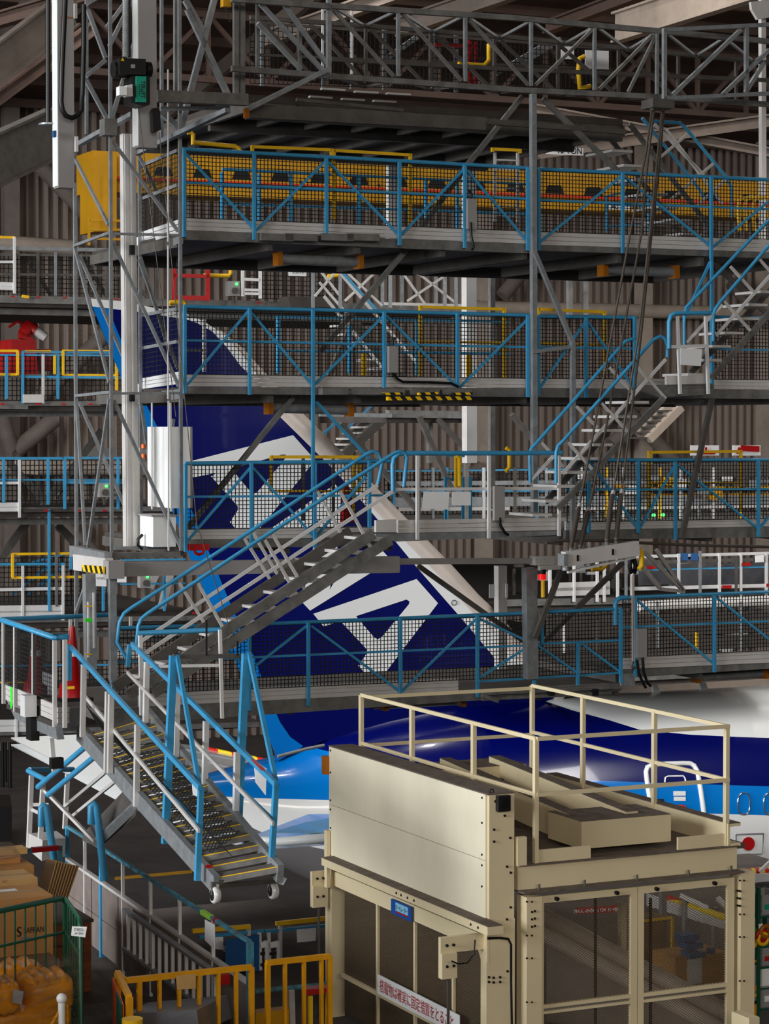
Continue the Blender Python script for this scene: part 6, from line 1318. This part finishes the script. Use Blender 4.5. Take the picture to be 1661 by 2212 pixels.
p = W(1458, 2200, 26.6); MB().corner(V((p.x, p.y, MZ)), E1 * .72, E2 * .5, Z * (W(1458, 2070, 26.6).z - MZ)).build('carcass', CARD, cbn); MB().corner(V((p.x, p.y, W(1490, 2135, 26.5).z)) + E1 * .16 - E2 * .01, E1 * .2, E2 * .008, Z * .3).build('white_sheet', PAPER, cbn)
for i, (x, y) in enumerate(((1476, 2035), (1484, 2052), (1490, 2072))):
    q = W(x, y, 26.6); tag(MB().corner(q, E1 * .22, E2 * .2, Z * .07).build('parts_tray', BLUC), ('topmost', 'middle', 'lowest')[i] + ' blue tray of small parts on the brown cabinet', 'tray')
tag(MB().corner(W(1534, 2062, 26.8), E1 * .07, E2 * .08, Z * .07).build('blue_bin', BLUC), 'little blue bin on the brown cabinet behind the lift door', 'bin')
yf = T('locker', 'yellow edged brown locker frame seen through the left edge of the right lift door', 'frame', W(1430, 2080, 27.5)); yf.location.z = MZ
p = W(1388, 2090, 27.5); MB().corner(V((p.x, p.y, MZ)), E1 * .34, E2 * .3, Z * (W(1388, 1985, 27.5).z - MZ)).build('body', CARDG, yf); MB().bar(W(1452, 1982, 27.4), V((W(1452, 2100, 27.4).x, W(1452, 2100, 27.4).y, MZ)), .04).build('edge', YEL, yf); MB().bar(W(1385, 1990, 27.4), W(1452, 1982, 27.4), .04).build('edge', YEL, yf)
# ================================================================== BEHIND THE TAIL
KC = 32.0
cr_ = T('overhead_crane', 'long yellow crane girder with dark slots and a red rail behind the uppermost platform', 'crane', Q(900, 440, KC))
ct_ = lambda x: lin(x, 550, 343, 1661, 394)
cb__ = lambda x: lin(x, 550, 427, 1661, 472)
mb = MB(); PS(mb, [(200, ct_(200) - 2), (1760, ct_(1760)), (1760, cb__(1760)), (200, cb__(200))], KC, 1.4); mb.build('girder', YELD, cr_)
for i in range(-3, 15):
    x = 607 + i * 84.5; y = ct_(x) + 27
    PS(MB(), [(x - 14, y), (x + 13, y + .6), (x + 21, y + 22), (x - 22, y + 21)], KC - .04, .03).build('girder_slot', BLK, cr_)
    if i % 2 == 0: PB(MB(), x + 42, ct_(x) + 44, x + 42, ct_(x) + 60, KC - .1, .1, .1).build('rail_bracket', STEEL, cr_)
PB(MB(), 240, ct_(240) + 55, 1760, ct_(1760) + 48, KC - .12, .1, .1).build('conductor_rail', REDL, cr_)
PB(MB(), 240, ct_(240) + 52, 1760, ct_(1760) + 51, KC - .06, .13, .12).build('girder_flange', YELD, cr_)
for y in (-34, -24): PB(MB(), 390, 305 + y + 15, 1000, 332 + y + 13, KC + .6, .05).build('walkway_rail', OCH, cr_)
for x in (390, 425, 470, 555, 612, 790, 830, 880, 935, 990): PB(MB(), x, lin(x, 390, 278, 1000, 306), x, ct_(x), KC + .6, .06).build('walkway_post', OCH, cr_)
PS(MB(), [(476, 291), (604, 293), (604, 314), (476, 312)], KC + .9, .3).build('switch_cabinet', GREYP, cr_)
PS(MB(), [(203, 335), (252, 335), (252, 500), (203, 500)], KC - .3, 1.2).build('end_carriage', YELD, cr_)
for a_ in ((192, 475, 285, 478), (192, 515, 285, 518), (192, 495, 285, 497), (192, 475, 192, 530), (238, 475, 238, 530), (285, 340, 285, 530), (240, 350, 240, 480)): PB(MB(), *a_, KC - .8, .09).build('basket_bar', YELD, cr_)
PS(MB(), [(1181, 317), (1260, 320), (1260, 336), (1181, 333)], KC - .6, .05).build('capacity_board', PAPER, cr_)
words('10 TON', Q(1205, 331, KC - .63), E1, Z, .2, .8).build('board_lettering', INK, cr_)
PS(MB(), [(1311, 437), (1360, 439), (1360, 454), (1311, 452)], KC - .3, .05).build('bay_board', PAPER, cr_); words('A-4', Q(1318, 451, KC - .33), E1, Z, .13, .5).build('board_lettering', INK, cr_)
# far dock levels
KR = 17.0
def rear(name, label, x0, x1, yd0, yd1, th, yr, depth, k=KR, rails=(), posts=(), net=None, m=GALVD, bot=None):
    t = T(name, label, 'platform', Q((x0 + x1) / 2, yd0, k))
    PS(MB(), [(x0, yd0), (x1, yd1), (x1, yd1 + th), (x0, yd0 + th)], k, .15).build('edge_beam', m, t)
    if bot: PS(MB(), [(x0, yd0 + bot), (x1, yd1 + bot), (x1, yd1 + bot + 13), (x0, yd0 + bot + 13)], k + .5, .15).build('lower_beam', GALVD, t)
    a, b = Q(x0, yd0 + th * .5, k), Q(x1, yd1 + th * .5, k); a.z = b.z = (a.z + b.z) / 2
    MB().hexa([a + E2 * .1 - Z * .15, b + E2 * .1 - Z * .15, b + E2 * depth - Z * .15, a + E2 * depth - Z * .15], [a + E2 * .1, b + E2 * .1, b + E2 * depth, a + E2 * depth]).build('deck', DECK, t)
    for r_ in rails: PB(MB(), *r_[:4], k - .02, r_[5] if len(r_) > 5 else .07, .06).build('guard_rail', r_[4], t)
    for p in posts: PB(MB(), p[0], p[1], p[0], p[2], k - .05, .07, .06).build('guard_post', p[3], t)
    if net: MB().net(Q(net[0], net[2], k + .05), Q(net[1], net[2] + (yd1 - yd0) * (net[1] - net[0]) / max(1, x1 - x0), k + .05), Q(net[1], net[3] + (yd1 - yd0) * (net[1] - net[0]) / max(1, x1 - x0), k + .05), Q(net[0], net[3], k + .05), .09, .018).build('safety_net', NET, t)
    return t
RA = rear('rear_platform', 'far grey platform at left, level with the fin tip, with black netting', -170, 1000, 634, 660, 16, 545, 7,
    rails=[(-170, 533, 285, 541, GALV, .1), (-170, 548, 285, 553, STEEL), (-170, 590, 285, 596, STEEL), (-170, 510, 32, 513, YEL), (-170, 566, 30, 566, ALUW), (0, 614, 34, 615, ALUW, .12), (0, 622, 34, 623, ALUW, .1)],
    posts=[(31, 512, 634, ALUW), (82, 545, 636, STEEL), (120, 545, 638, GALV), (230, 545, 642, STEEL), (338, 545, 645, STEEL), (262, 545, 643, STEEL)], net=(-170, 285, 636, 546), bot=28)
for a_ in ((50, 545, 110, 638), (175, 548, 230, 640), (240, 550, 320, 645)): PB(MB(), *a_, KR + .1, .09).build('brace', STEEL, RA)
PB(MB(), 48, 640, 62, 642, KR - .1, .08).build('cleat', YEL, RA)
for x in (28, 84, 140, 252, 395, 560): PB(MB(), x - 4, 640 + x * .025, x + 4, 640 + x * .025, KR - .1, .04).build('red_cleat', RED, RA)
MB().net(Q(540, 644, KR), Q(740, 650, KR), Q(740, 560, KR), Q(540, 555, KR), .09, .018).build('safety_net', NET, RA)
rg = T('red_gate', 'red square gate frame on the far platform above the second blue railing', 'gate', Q(412, 648, KR - .4))
for a_ in ((376, 562, 376, 648), (449, 562, 449, 650), (374, 564, 451, 565), (374, 595, 451, 597)): PB(MB(), *a_, KR - .4, .1).build('gate_bar', RED, rg)
PS(MB(), [(376, 638), (449, 639), (449, 649), (376, 648)], KR - .42, .06).build('kick_plate', RED, rg)
def ctrl(lab, x, y, k, w_=24, h=32):
    t = T('control_box', lab, 'control box', Q(x, y + h, k)); PS(MB(), [(x, y), (x + w_, y), (x + w_, y + h), (x, y + h)], k, .18).build('casing', GREYP, t)
    MB().disc(Q(x + w_ * .55, y + h * .65, k - .02), E2, .04 * (N0 + k) / N0, .04, 14).build('knob', STEEL, t); MB().disc(Q(x + w_ * .72, y + h * .2, k - .01), E2, .016 * (N0 + k) / N0, .03, 10).build('green_lamp', LEDG, t)
    PB(MB(), x + w_ / 2, y + h, x + w_ / 2, y + h + 16, k + .1, .06).build('stem', STEEL, t)
ctrl('grey control box with lit green lamp right of the red gate', 494, 607, KR - .3)
ctrl('grey control box with lit green lamp behind the left lattice mast', 215, 1044, KR - .3, 21, 30)
ctrl('dark control box with green lamp behind the lowest railing, right of the fin', 1164, 1422, 9, 22, 30)
ctrl('dark control box with green lamp below the white cabinet, behind the long stair rail', 303, 1240, KR - .5, 22, 30)
ag = T('pale_gate', 'pale aluminium gate on the far platform, between control box and papers', 'gate', Q(560, 640, KR - .3))
for a_ in ((524, 568, 524, 640), (562, 570, 562, 645), (522, 570, 565, 572), (524, 603, 562, 605), (524, 626, 562, 627), (524, 634, 562, 635)): PB(MB(), *a_, KR - .3, .08).build('gate_bar', ALUW, ag)
PT(MB(), [(498, 563), (498, 590), (494, 596), (440, 595)], KR - .3, .045).build('yellow_bar', YEL, RA)
PT(MB(), [(734, 545), (734, 590), (729, 596), (708, 597)], KR - .5, .045).build('yellow_bar', YEL, RA)
pp = PS(MB(), [(624, 570), (662, 571), (662, 597), (624, 596)], KR - .4, .02).build('paper_notice', PAPER, RA)
words('VS-STAND S', Q(630, 580, KR - .43), E1, Z, .055, .3).build('notice_lettering', INK, pp); words('最大積載荷重 400kg', Q(627, 585.5, KR - .43), E1, Z, .05, .38).build('notice_lettering', INK, pp); words('定員 4名', Q(631, 591, KR - .43), E1, Z, .045, .26).build('notice_lettering', INK, pp)
pp = PS(MB(), [(584, 569), (611, 569), (611, 586), (584, 585)], KR - .4, .02).build('paper_notice', PAPER, RA); words('最大荷重 200kg', Q(587, 575, KR - .43), E1, Z, .035, .26).build('notice_lettering', INK, pp)
PS(MB(), [(622, 640), (735, 642), (738, 664), (628, 664)], KR - 1.0, .5).build('folding_flap', DECK, RA)
RB = rear('rear_platform', 'far grey platform at left with blue and yellow rails and a red crane', -170, 310, 868, 866, 10, 760, 6,
    rails=[(47, 760, 300, 762, BLUE), (-170, 766, 300, 768, BLUE, .05), (50, 814, 300, 816, BLUE), (-170, 757, 38, 758, YEL), (-170, 808, 38, 809, YEL), (135, 758, 252, 759, YEL), (135, 810, 252, 811, YEL), (55, 759, 110, 759, YEL), (-170, 877, 60, 880, GALVD, .1), (-170, 812, 92, 812, STEEL, .1)],
    posts=[(49, 760, 872, BLUE), (93, 765, 872, ALU), (38, 757, 810, YEL), (136, 758, 810, YEL), (252, 758, 876, YEL), (118, 768, 808, YEL), (14, 768, 862, BLUE), (125, 768, 862, BLUE)], net=(-170, 300, 866, 770), bot=20)
for x in (5, 82, 138, 195): PB(MB(), x - 4, 873, x + 4, 873, KR - .1, .05).build('red_cleat', RED, RB)
PS(MB(), [(50, 852), (95, 852), (95, 870), (50, 870)], KR - .1, .05).build('toe_board', ALU, RB)
rc_ = T('red_crane', 'small red davit crane on a red cabinet, far left', 'crane', Q(55, 862, KR + 2))
PS(MB(), [(26, 733), (77, 733), (83, 812), (20, 812)], KR + 2, 1.0).build('cabinet', RED, rc_); PS(MB(), [(86, 754), (110, 754), (110, 800), (86, 800)], KR + 2.2, .6).build('small_cabinet', RED, rc_)
PB(MB(), 54, 733, 56, 716, KR + 2.3, .25).build('mast', RED, rc_); MB().path([Q(52, 722, KR + 2.2), Q(62, 704, KR + 2.2), Q(74, 712, KR + 2.2)], .14, 8).build('elbow', RED, rc_); MB().tube(Q(72, 710, KR + 2.2), Q(99, 730, KR + 2.1), .1, 10).build('arm', ALU, rc_); PT(MB(), [(60, 708), (38, 694), (20, 706), (20, 708)], KR + 2.2, .03).build('handle_loop', RED, rc_)
RC = rear('rear_platform', 'far grey platform at left behind the lattice mast, level with the upper fin letter', -170, 400, 1098, 1094, 10, 990, 6,
    rails=[(-170, 990, 135, 990, BLUE), (138, 989, 300, 990, BLUE), (140, 1042, 300, 1043, BLUE), (-170, 1036, 270, 1037, BLUE, .04), (-170, 1044, 42, 1043, ALUW), (-170, 1092, 45, 1090, ALUW, .12), (-170, 1102, 45, 1100, ALUW, .12), (46, 1103, 158, 1101, DECK, .1)],
    posts=[(140, 990, 1100, BLUE), (255, 990, 1100, BLUE), (42, 993, 1118, ALUW), (104, 992, 1090, BLUE), (8, 992, 1085, BLUE), (300, 995, 1092, YEL)], net=(-170, 300, 1094, 996), bot=24)
for x in (100, 173, 226): PB(MB(), x - 4, 1103, x + 4, 1103, KR - .1, .05).build('red_cleat', RED, RC)
for a_ in ((92, 1095, 220, 930), (20, 1000, 95, 1080), (130, 1080, 160, 1040)): PB(MB(), *a_, KR + 2.5, .13).build('brace', STEEL, RC)
PS(MB(), [(43, 993), (82, 993), (82, 1025), (43, 1022)], KR + 5.4, .4).build('gusset_plate', BEIGE, RC)
PS(MB(), [(180, 968), (250, 968), (250, 988), (180, 985)], KR + 5.6, .05).build('pale_board', GREYP, RC)
RD = rear('rear_platform', 'far grey platform at lower left with blue top rail and pale boards', -170, 470, 1338, 1330, 10, 1220, 7,
    rails=[(-170, 1220, 139, 1218, BLUE), (-170, 1277, 135, 1271, ALUW, .09), (-170, 1318, 138, 1314, ALUW, .14), (-170, 1330, 138, 1326, ALUW, .14), (27, 1197, 175, 1195, YEL), (27, 1248, 175, 1246, YEL), (260, 1210, 400, 1208, BLUE, .05), (260, 1262, 400, 1260, BLUE, .05)],
    posts=[(49, 1222, 1338, ALUW), (136, 1221, 1340, ALUW), (27, 1196, 1248, YEL), (106, 1100, 1320, BLUE), (122, 1190, 1310, GALVD), (223, 1245, 1320, BLUE), (355, 1210, 1320, BLUE), (153, 1195, 1230, BLUE)], net=(-170, 230, 1312, 1208), bot=30)
for a_ in ((25, 1285, 110, 1220), (60, 1285, 140, 1222), (70, 1215, 155, 1192)): PB(MB(), *a_, KR + .8, .06).build('stair_rail', BLUE, RD)
for a_ in ((0, 1208, 60, 1125), (125, 1135, 170, 1180), (340, 1350, 372, 1220), (322, 1270, 350, 1210)): PB(MB(), *a_, KR + 2, .14).build('brace', STEEL if a_[0] < 300 else ALUW, RD)
for x in (320, 420): PB(MB(), x - 4, 1324, x + 4, 1324, KR - .1, .05).build('red_cleat', RED, RD)
pp = PS(MB(), [(204, 1240), (230, 1240), (230, 1267), (204, 1266)], KR - .2, .02).build('paper_notice', PAPER, RD); words('VS-STAND', Q(208, 1252, KR - .24), E1, Z, .045, .2).build('notice_lettering', INK, pp)
PS(MB(), [(254, 1240), (273, 1240), (273, 1258), (254, 1258)], KR - .2, .02).build('paper_notice', PAPER, RD)
for a_, m in (((238, 1360, 480, 1352), BEIGE), ((240, 1380, 420, 1376), GALVD), ((240, 1412, 320, 1410), ALU), ((-170, 1352, 420, 1344), GALVD)): PB(MB(), *a_, KR + 1, .16).build('pipe_run', m, RD)
REE = rear('rear_platform', 'far lowest dock platform at the lower left edge, behind the side landing', -170, 560, 1585, 1560, 10, 1558, 9,
    rails=[(-170, 1564, 70, 1561, ALUW, .13), (-170, 1576, 70, 1573, ALUW, .13), (-170, 1440, 240, 1436, BLUE, .05), (-170, 1475, 60, 1474, YEL, .04)], posts=[(35, 1552, 1592, ALUW), (240, 1400, 1560, GALV)], net=(-170, 240, 1560, 1440))
# middle and right of the far side
RM = T('scaffold_bay', 'far lattice of thin grey posts and cross braces above the second blue railing', 'scaffold', Q(850, 660, 14))
for x in (676, 735, 826, 843, 868, 942, 961, 985): PB(MB(), x, 560, x, 665, 14 if x % 2 else 15, .08).build('scaffold_post', GALV, RM)
for a_ in ((680, 570, 735, 640), (735, 575, 680, 640), (740, 580, 825, 660), (825, 575, 745, 650), (890, 580, 985, 655), (985, 580, 880, 650), (870, 590, 920, 660), (690, 610, 760, 690)): PB(MB(), *a_, 14.5, .06).build('cross_brace', ALU, RM)
for a_ in ((672, 577, 830, 585), (830, 656, 1000, 660), (880, 585, 990, 582)): PB(MB(), *a_, 14.5, .08).build('scaffold_bar', ALU, RM)
def rstair(label, x0, y0, x1, y1, k, n, m=STEEL, tm=ALU, off=-20):
    t = T('rear_stair', label, 'stairs', Q(x0, y0, k))
    PB(MB(), x0, y0, x1, y1, k, .16).build('stringer', m, t); PB(MB(), x0 + off, y0 + off * .4, x1 + off, y1 + off * .4, k + .9, .16).build('stringer', m, t)
    for i in range(n): u = (i + .5) / n; x, y = lin(u, 0, x0, 1, x1), lin(u, 0, y0, 1, y1); p = Q(x, y, k); MB().hexa([p - Z * .04 - E1 * .15, p - Z * .04 + E1 * .15, p + E2 * .9 - Z * .04 + E1 * .15, p + E2 * .9 - Z * .04 - E1 * .15], [p - E1 * .15, p + E1 * .15, p + E2 * .9 + E1 * .15, p + E2 * .9 - E1 * .15]).build('tread', tm, t)
    return t
s1 = rstair('far stair behind the fin leading edge, below the second platform', 735, 990, 830, 902, 13, 7)
for a_ in ((740, 935, 810, 870), (690, 945, 735, 905)): PB(MB(), *a_, 13.2, .06).build('handrail', BLUE, s1)
s2 = rstair('far stair with pale rails behind the middle of the second blue railing', 880, 840, 760, 690, 13, 8)
for a_ in ((735, 590, 905, 790), (700, 640, 830, 800)): PB(MB(), *a_, 12.8, .07).build('handrail', ALU, s2)
PB(MB(), 738, 587, 812, 668, 12.5, .06).build('handrail', BLUE, s2)
s3 = rstair('far dark stair at lower right behind the lowest right railing', 1560, 1410, 1645, 1320, 12, 7, ALU, STEEL)
s4 = rstair('far stair at right behind the zigzag stair, under the second platform', 1400, 950, 1470, 880, 14, 6, BEIGE, STEEL)
R3 = rear('rear_platform', 'far crowded platform behind the pale landing with pipes and yellow rails', 830, 1760, 1122, 1112, 12, 1010, 16, 12,
    rails=[(830, 1018, 1760, 1008, BLUE, .05), (830, 1062, 1200, 1060, BLUE, .05), (1240, 1056, 1760, 1050, YEL, .05), (850, 1045, 1760, 1038, GALV, .12), (850, 1085, 1760, 1078, GALV, .18), (1240, 1020, 1760, 1014, STEEL, .3), (1240, 1098, 1760, 1092, ALU, .1), (1380, 1070, 1760, 1066, YELD, .06), (860, 1100, 1100, 1098, ALU, .1)],
    posts=[(x, 1010, 1120, m) for x, m in ((850, BLUE), (905, STEEL), (935, GALV), (965, BLUE), (1003, BLUE), (1045, ALUW), (1112, STEEL), (1160, BLUE), (1180, GALV), (1255, ALUW), (1290, GALV), (1310, YEL), (1345, ALUW), (1400, STEEL), (1425, YEL), (1470, ALUW), (1510, GALV), (1540, ALUW), (1570, STEEL), (1600, YEL), (1640, ALUW))], net=(830, 1700, 1112, 1016), bot=26)
for i, x in enumerate(range(1250, 1660, 26)): PB(MB(), x, 1030 + (i * 7) % 40, x + 18, 1030 + (i * 7) % 40, 11.8, .12 + .05 * (i % 3)).build('pipe_end', (ALUW, STEEL, GALV, YELD)[i % 4], R3)
for x, y in ((1412, 1113), (1432, 1112)): MB().disc(Q(x, y, 11.7), E2, .035, .03, 10).build('green_lamp', LEDG, R3)
for i, (x0, x1) in enumerate(((1493, 1553), (1584, 1643))):
    o = PS(MB(), [(x0, 962), (x1, 962), (x1, 984), (x0, 984)], 20, .05).build('white_sign', PAPER); tag(o, ('white sign with a red upright mark above the right platform, left one', 'white sign with a red bent mark above the right platform, far right')[i], 'sign')
    if i == 0: PB(MB(), 1525, 966, 1525, 976, 19.95, .08, .02).build('red_mark', RED, o); PB(MB(), 1510, 978, 1545, 978, 19.95, .1, .02).build('red_mark', RED, o)
    else: PB(MB(), 1600, 968, 1640, 970, 19.95, .14, .02).build('red_mark', RED, o); PB(MB(), 1598, 967, 1592, 980, 19.95, .1, .02).build('red_mark', RED, o)
    for x in (x0 + 6, x1 - 6): PB(MB(), x, 975, x, 1110, 20.1, .07).build('sign_leg', GALV, o)
R4 = rear('rear_platform', 'far platform at right under the balance beam with pale boards and plastic sheets', 1090, 1760, 1296, 1282, 14, 1200, 14, 11,
    rails=[(1360, 1203, 1760, 1192, ALUW, .08), (1360, 1272, 1760, 1262, ALUW, .1), (1360, 1232, 1760, 1222, BLUE, .04), (1200, 1268, 1316, 1264, ALU, .16), (1200, 1279, 1316, 1275, ALU, .16), (1360, 1215, 1760, 1206, STEEL, .1)],
    posts=[(x, 1215, 1300, ALUW) for x in (1188, 1240, 1290, 1305)] + [(x, 1196, 1290, ALUW) for x in (1334, 1364, 1466, 1554, 1600, 1655)] + [(1512, 1190, 1300, GALV), (1352, 1200, 1300, GALV), (1590, 1200, 1290, STEEL)], bot=None)
for x0, x1 in ((1380, 1462), (1470, 1550), (1558, 1598), (1604, 1652)): PS(MB(), [(x0, 1218), (x1, 1215), (x1, 1262), (x0, 1265)], 12.2, .02).build('plastic_sheet', mat('blue grey plastic sheet', (92, 93, 98), .2, 0, .2, 2), R4)
for x, y, w_ in ((1397, 1226, 18), (1603, 1219, 18), (1560, 1268, 20), (1656, 1264, 12)): PB(MB(), x, y, x + w_, y - .4, 10.9, .09, .02).build('red_tag', RED, R4)
for x in (1475, 1497): MB().box(Q(x, 1203, 11), E1 * .08, E2 * .06, Z * .07).build('blue_clamp', BLUC, R4)
PS(MB(), [(1632, 1200), (1650, 1199), (1650, 1214), (1632, 1215)], 10.9, .02).build('paper_tag', PAPER, R4)
for a_ in ((1389, 1190, 1475, 1275), (1417, 1187, 1475, 1275), (1385, 1220, 1425, 1270), (1425, 1272, 1478, 1278)): PB(MB(), *a_, 10.5, .1).build('brace', STEEL, R4)
for i in range(22): x = 1110 + i * 26; PB(MB(), x, 1222 + (i * 11) % 50, x + 20, 1222 + (i * 11) % 50, 13, .08 + .05 * (i % 3)).build('stored_length', (STEEL, GALV, ALU, STEEL)[i % 4], R4)
for x in range(1110, 1350, 24): PB(MB(), x, 1228, x, 1290, 13.4, .07).build('inner_post', STEEL, R4)
MB().tube(Q(1380, 1310, 10), Q(1760, 1294, 10), .1, 12).build('pale_pipe', ALU, R4)
R5 = rear('rear_platform', 'dark far platform behind the lowest blue railing, right of the fin foot', 1150, 1760, 1470, 1440, 12, 1360, 14, 9, rails=[(1150, 1400, 1760, 1380, DECK, .25), (1180, 1356, 1760, 1340, DECK, .4), (1250, 1440, 1420, 1452, ALU, .12), (1425, 1358, 1500, 1366, YEL, .06), (1425, 1405, 1500, 1412, YEL, .06)],
    posts=[(1218, 1345, 1450, ALU), (1290, 1340, 1450, STEEL), (1504, 1366, 1412, YEL), (1420, 1300, 1440, GALV), (1600, 1300, 1430, GALV)])
PS(MB(), [(1180, 1330), (1380, 1322), (1380, 1465), (1180, 1475)], 24, .1).build('shade_sheet', STEEL, R5)  # added dark sheet standing in for the shade below the far platforms
# pale columns behind the blue platforms
for lab, x, y0, y1, k, w_ in (('pale aluminium column with a capped head behind the uppermost platform', 845, 282, 560, 5, .14), ('pale aluminium column behind the uppermost and second platforms, right of the capped one', 1012, 280, 1000, 6, .18), ('broad grey column with bracket head at the right edge, top', 1646, -20, 560, 3, .12), ('grey square column behind the lowest railing, over the fin leading edge', 1081, 1222, 1475, 2.4, .14)):
    t = T('dock_column', lab, 'column', Q(x, y1, k)); PB(MB(), x, y0, x + (y1 - y0) * .003, y1, k, w_, w_).build('shaft', ALU, t)
    if x == 845: MB().box(Q(x, 284, k), E1 * .16, E2 * .12, Z * .06).build('cap', GALVD, t); PB(MB(), 828, 280, 860, 278, k - .1, .07).build('cap_arm', BLUC, t)
    if x == 1646: PS(MB(), [(1622, 4), (1661, 0), (1661, 38), (1637, 42), (1624, 20)], k - .15, .06).build('bracket_head', ALU, t)
    if x == 1081: PS(MB(), [(1057, 1262), (1068, 1262), (1068, 1292), (1057, 1292)], k - .1, .01).build('paper_notice', PAPER, t); PS(MB(), [(1092, 1261), (1097, 1261), (1097, 1291), (1092, 1291)], k - .1, .01).build('paper_notice', PAPER, t)
for lab, x, y0, y1, k in (('thin grey post behind the second platform, left of the support post', 1062, 560, 1100, 5), ('grey post pair member right of the support post, between first and second platform', 1264, 560, 680, 8), ('dark post behind the landing papers, below the second platform', 928, 890, 1000, 10), ('dark grey post below the second platform, right of the landing papers', 1007, 895, 1130, 9), ('slim grey post left of the cables between first and second platform', 1230, 560, 680, 8)):
    tag(PB(MB(), x, y0, x, y1, k, .12, .12).build('dock_post', GALVD), lab, 'post')
for lab, a_, k in (('dark far brace under the second platform, right of the fin edge', (905, 900, 990, 1090), 9), ('long dark far brace falling right from under the second platform, over the fin edge', (735, 915, 900, 1100), 8), ('far brace right of the thin grey post under the second platform', (945, 905, 1010, 975), 9), ('dark far brace left of the support post below the second platform', (1105, 895, 1180, 985), 8), ('far dark brace between uppermost and second platform at the middle', (760, 700, 690, 860), 6)):
    tag(PB(MB(), *a_, k, .12, .12).build('diagonal_strut', STEEL), lab, 'strut')
bm = rear('rear_platform', 'short far walkway below the second platform, left of the support post', 840, 1012, 886, 888, 16, 880, 3, 9)
PB(MB(), 690, 895, 845, 898, 9, .1).build('side_beam', GALV, bm)
wp = tag(MB().slab([Q(1240, 1497, 16), Q(1300, 1478, 16), Q(1760, 1452, 16), Q(1760, 1520, 16), Q(1240, 1520, 16)], E2 * 1.5).build('far_wing_cover', BEIGE), 'pale beige panelled surface beyond the white fuselage top', 'panel')
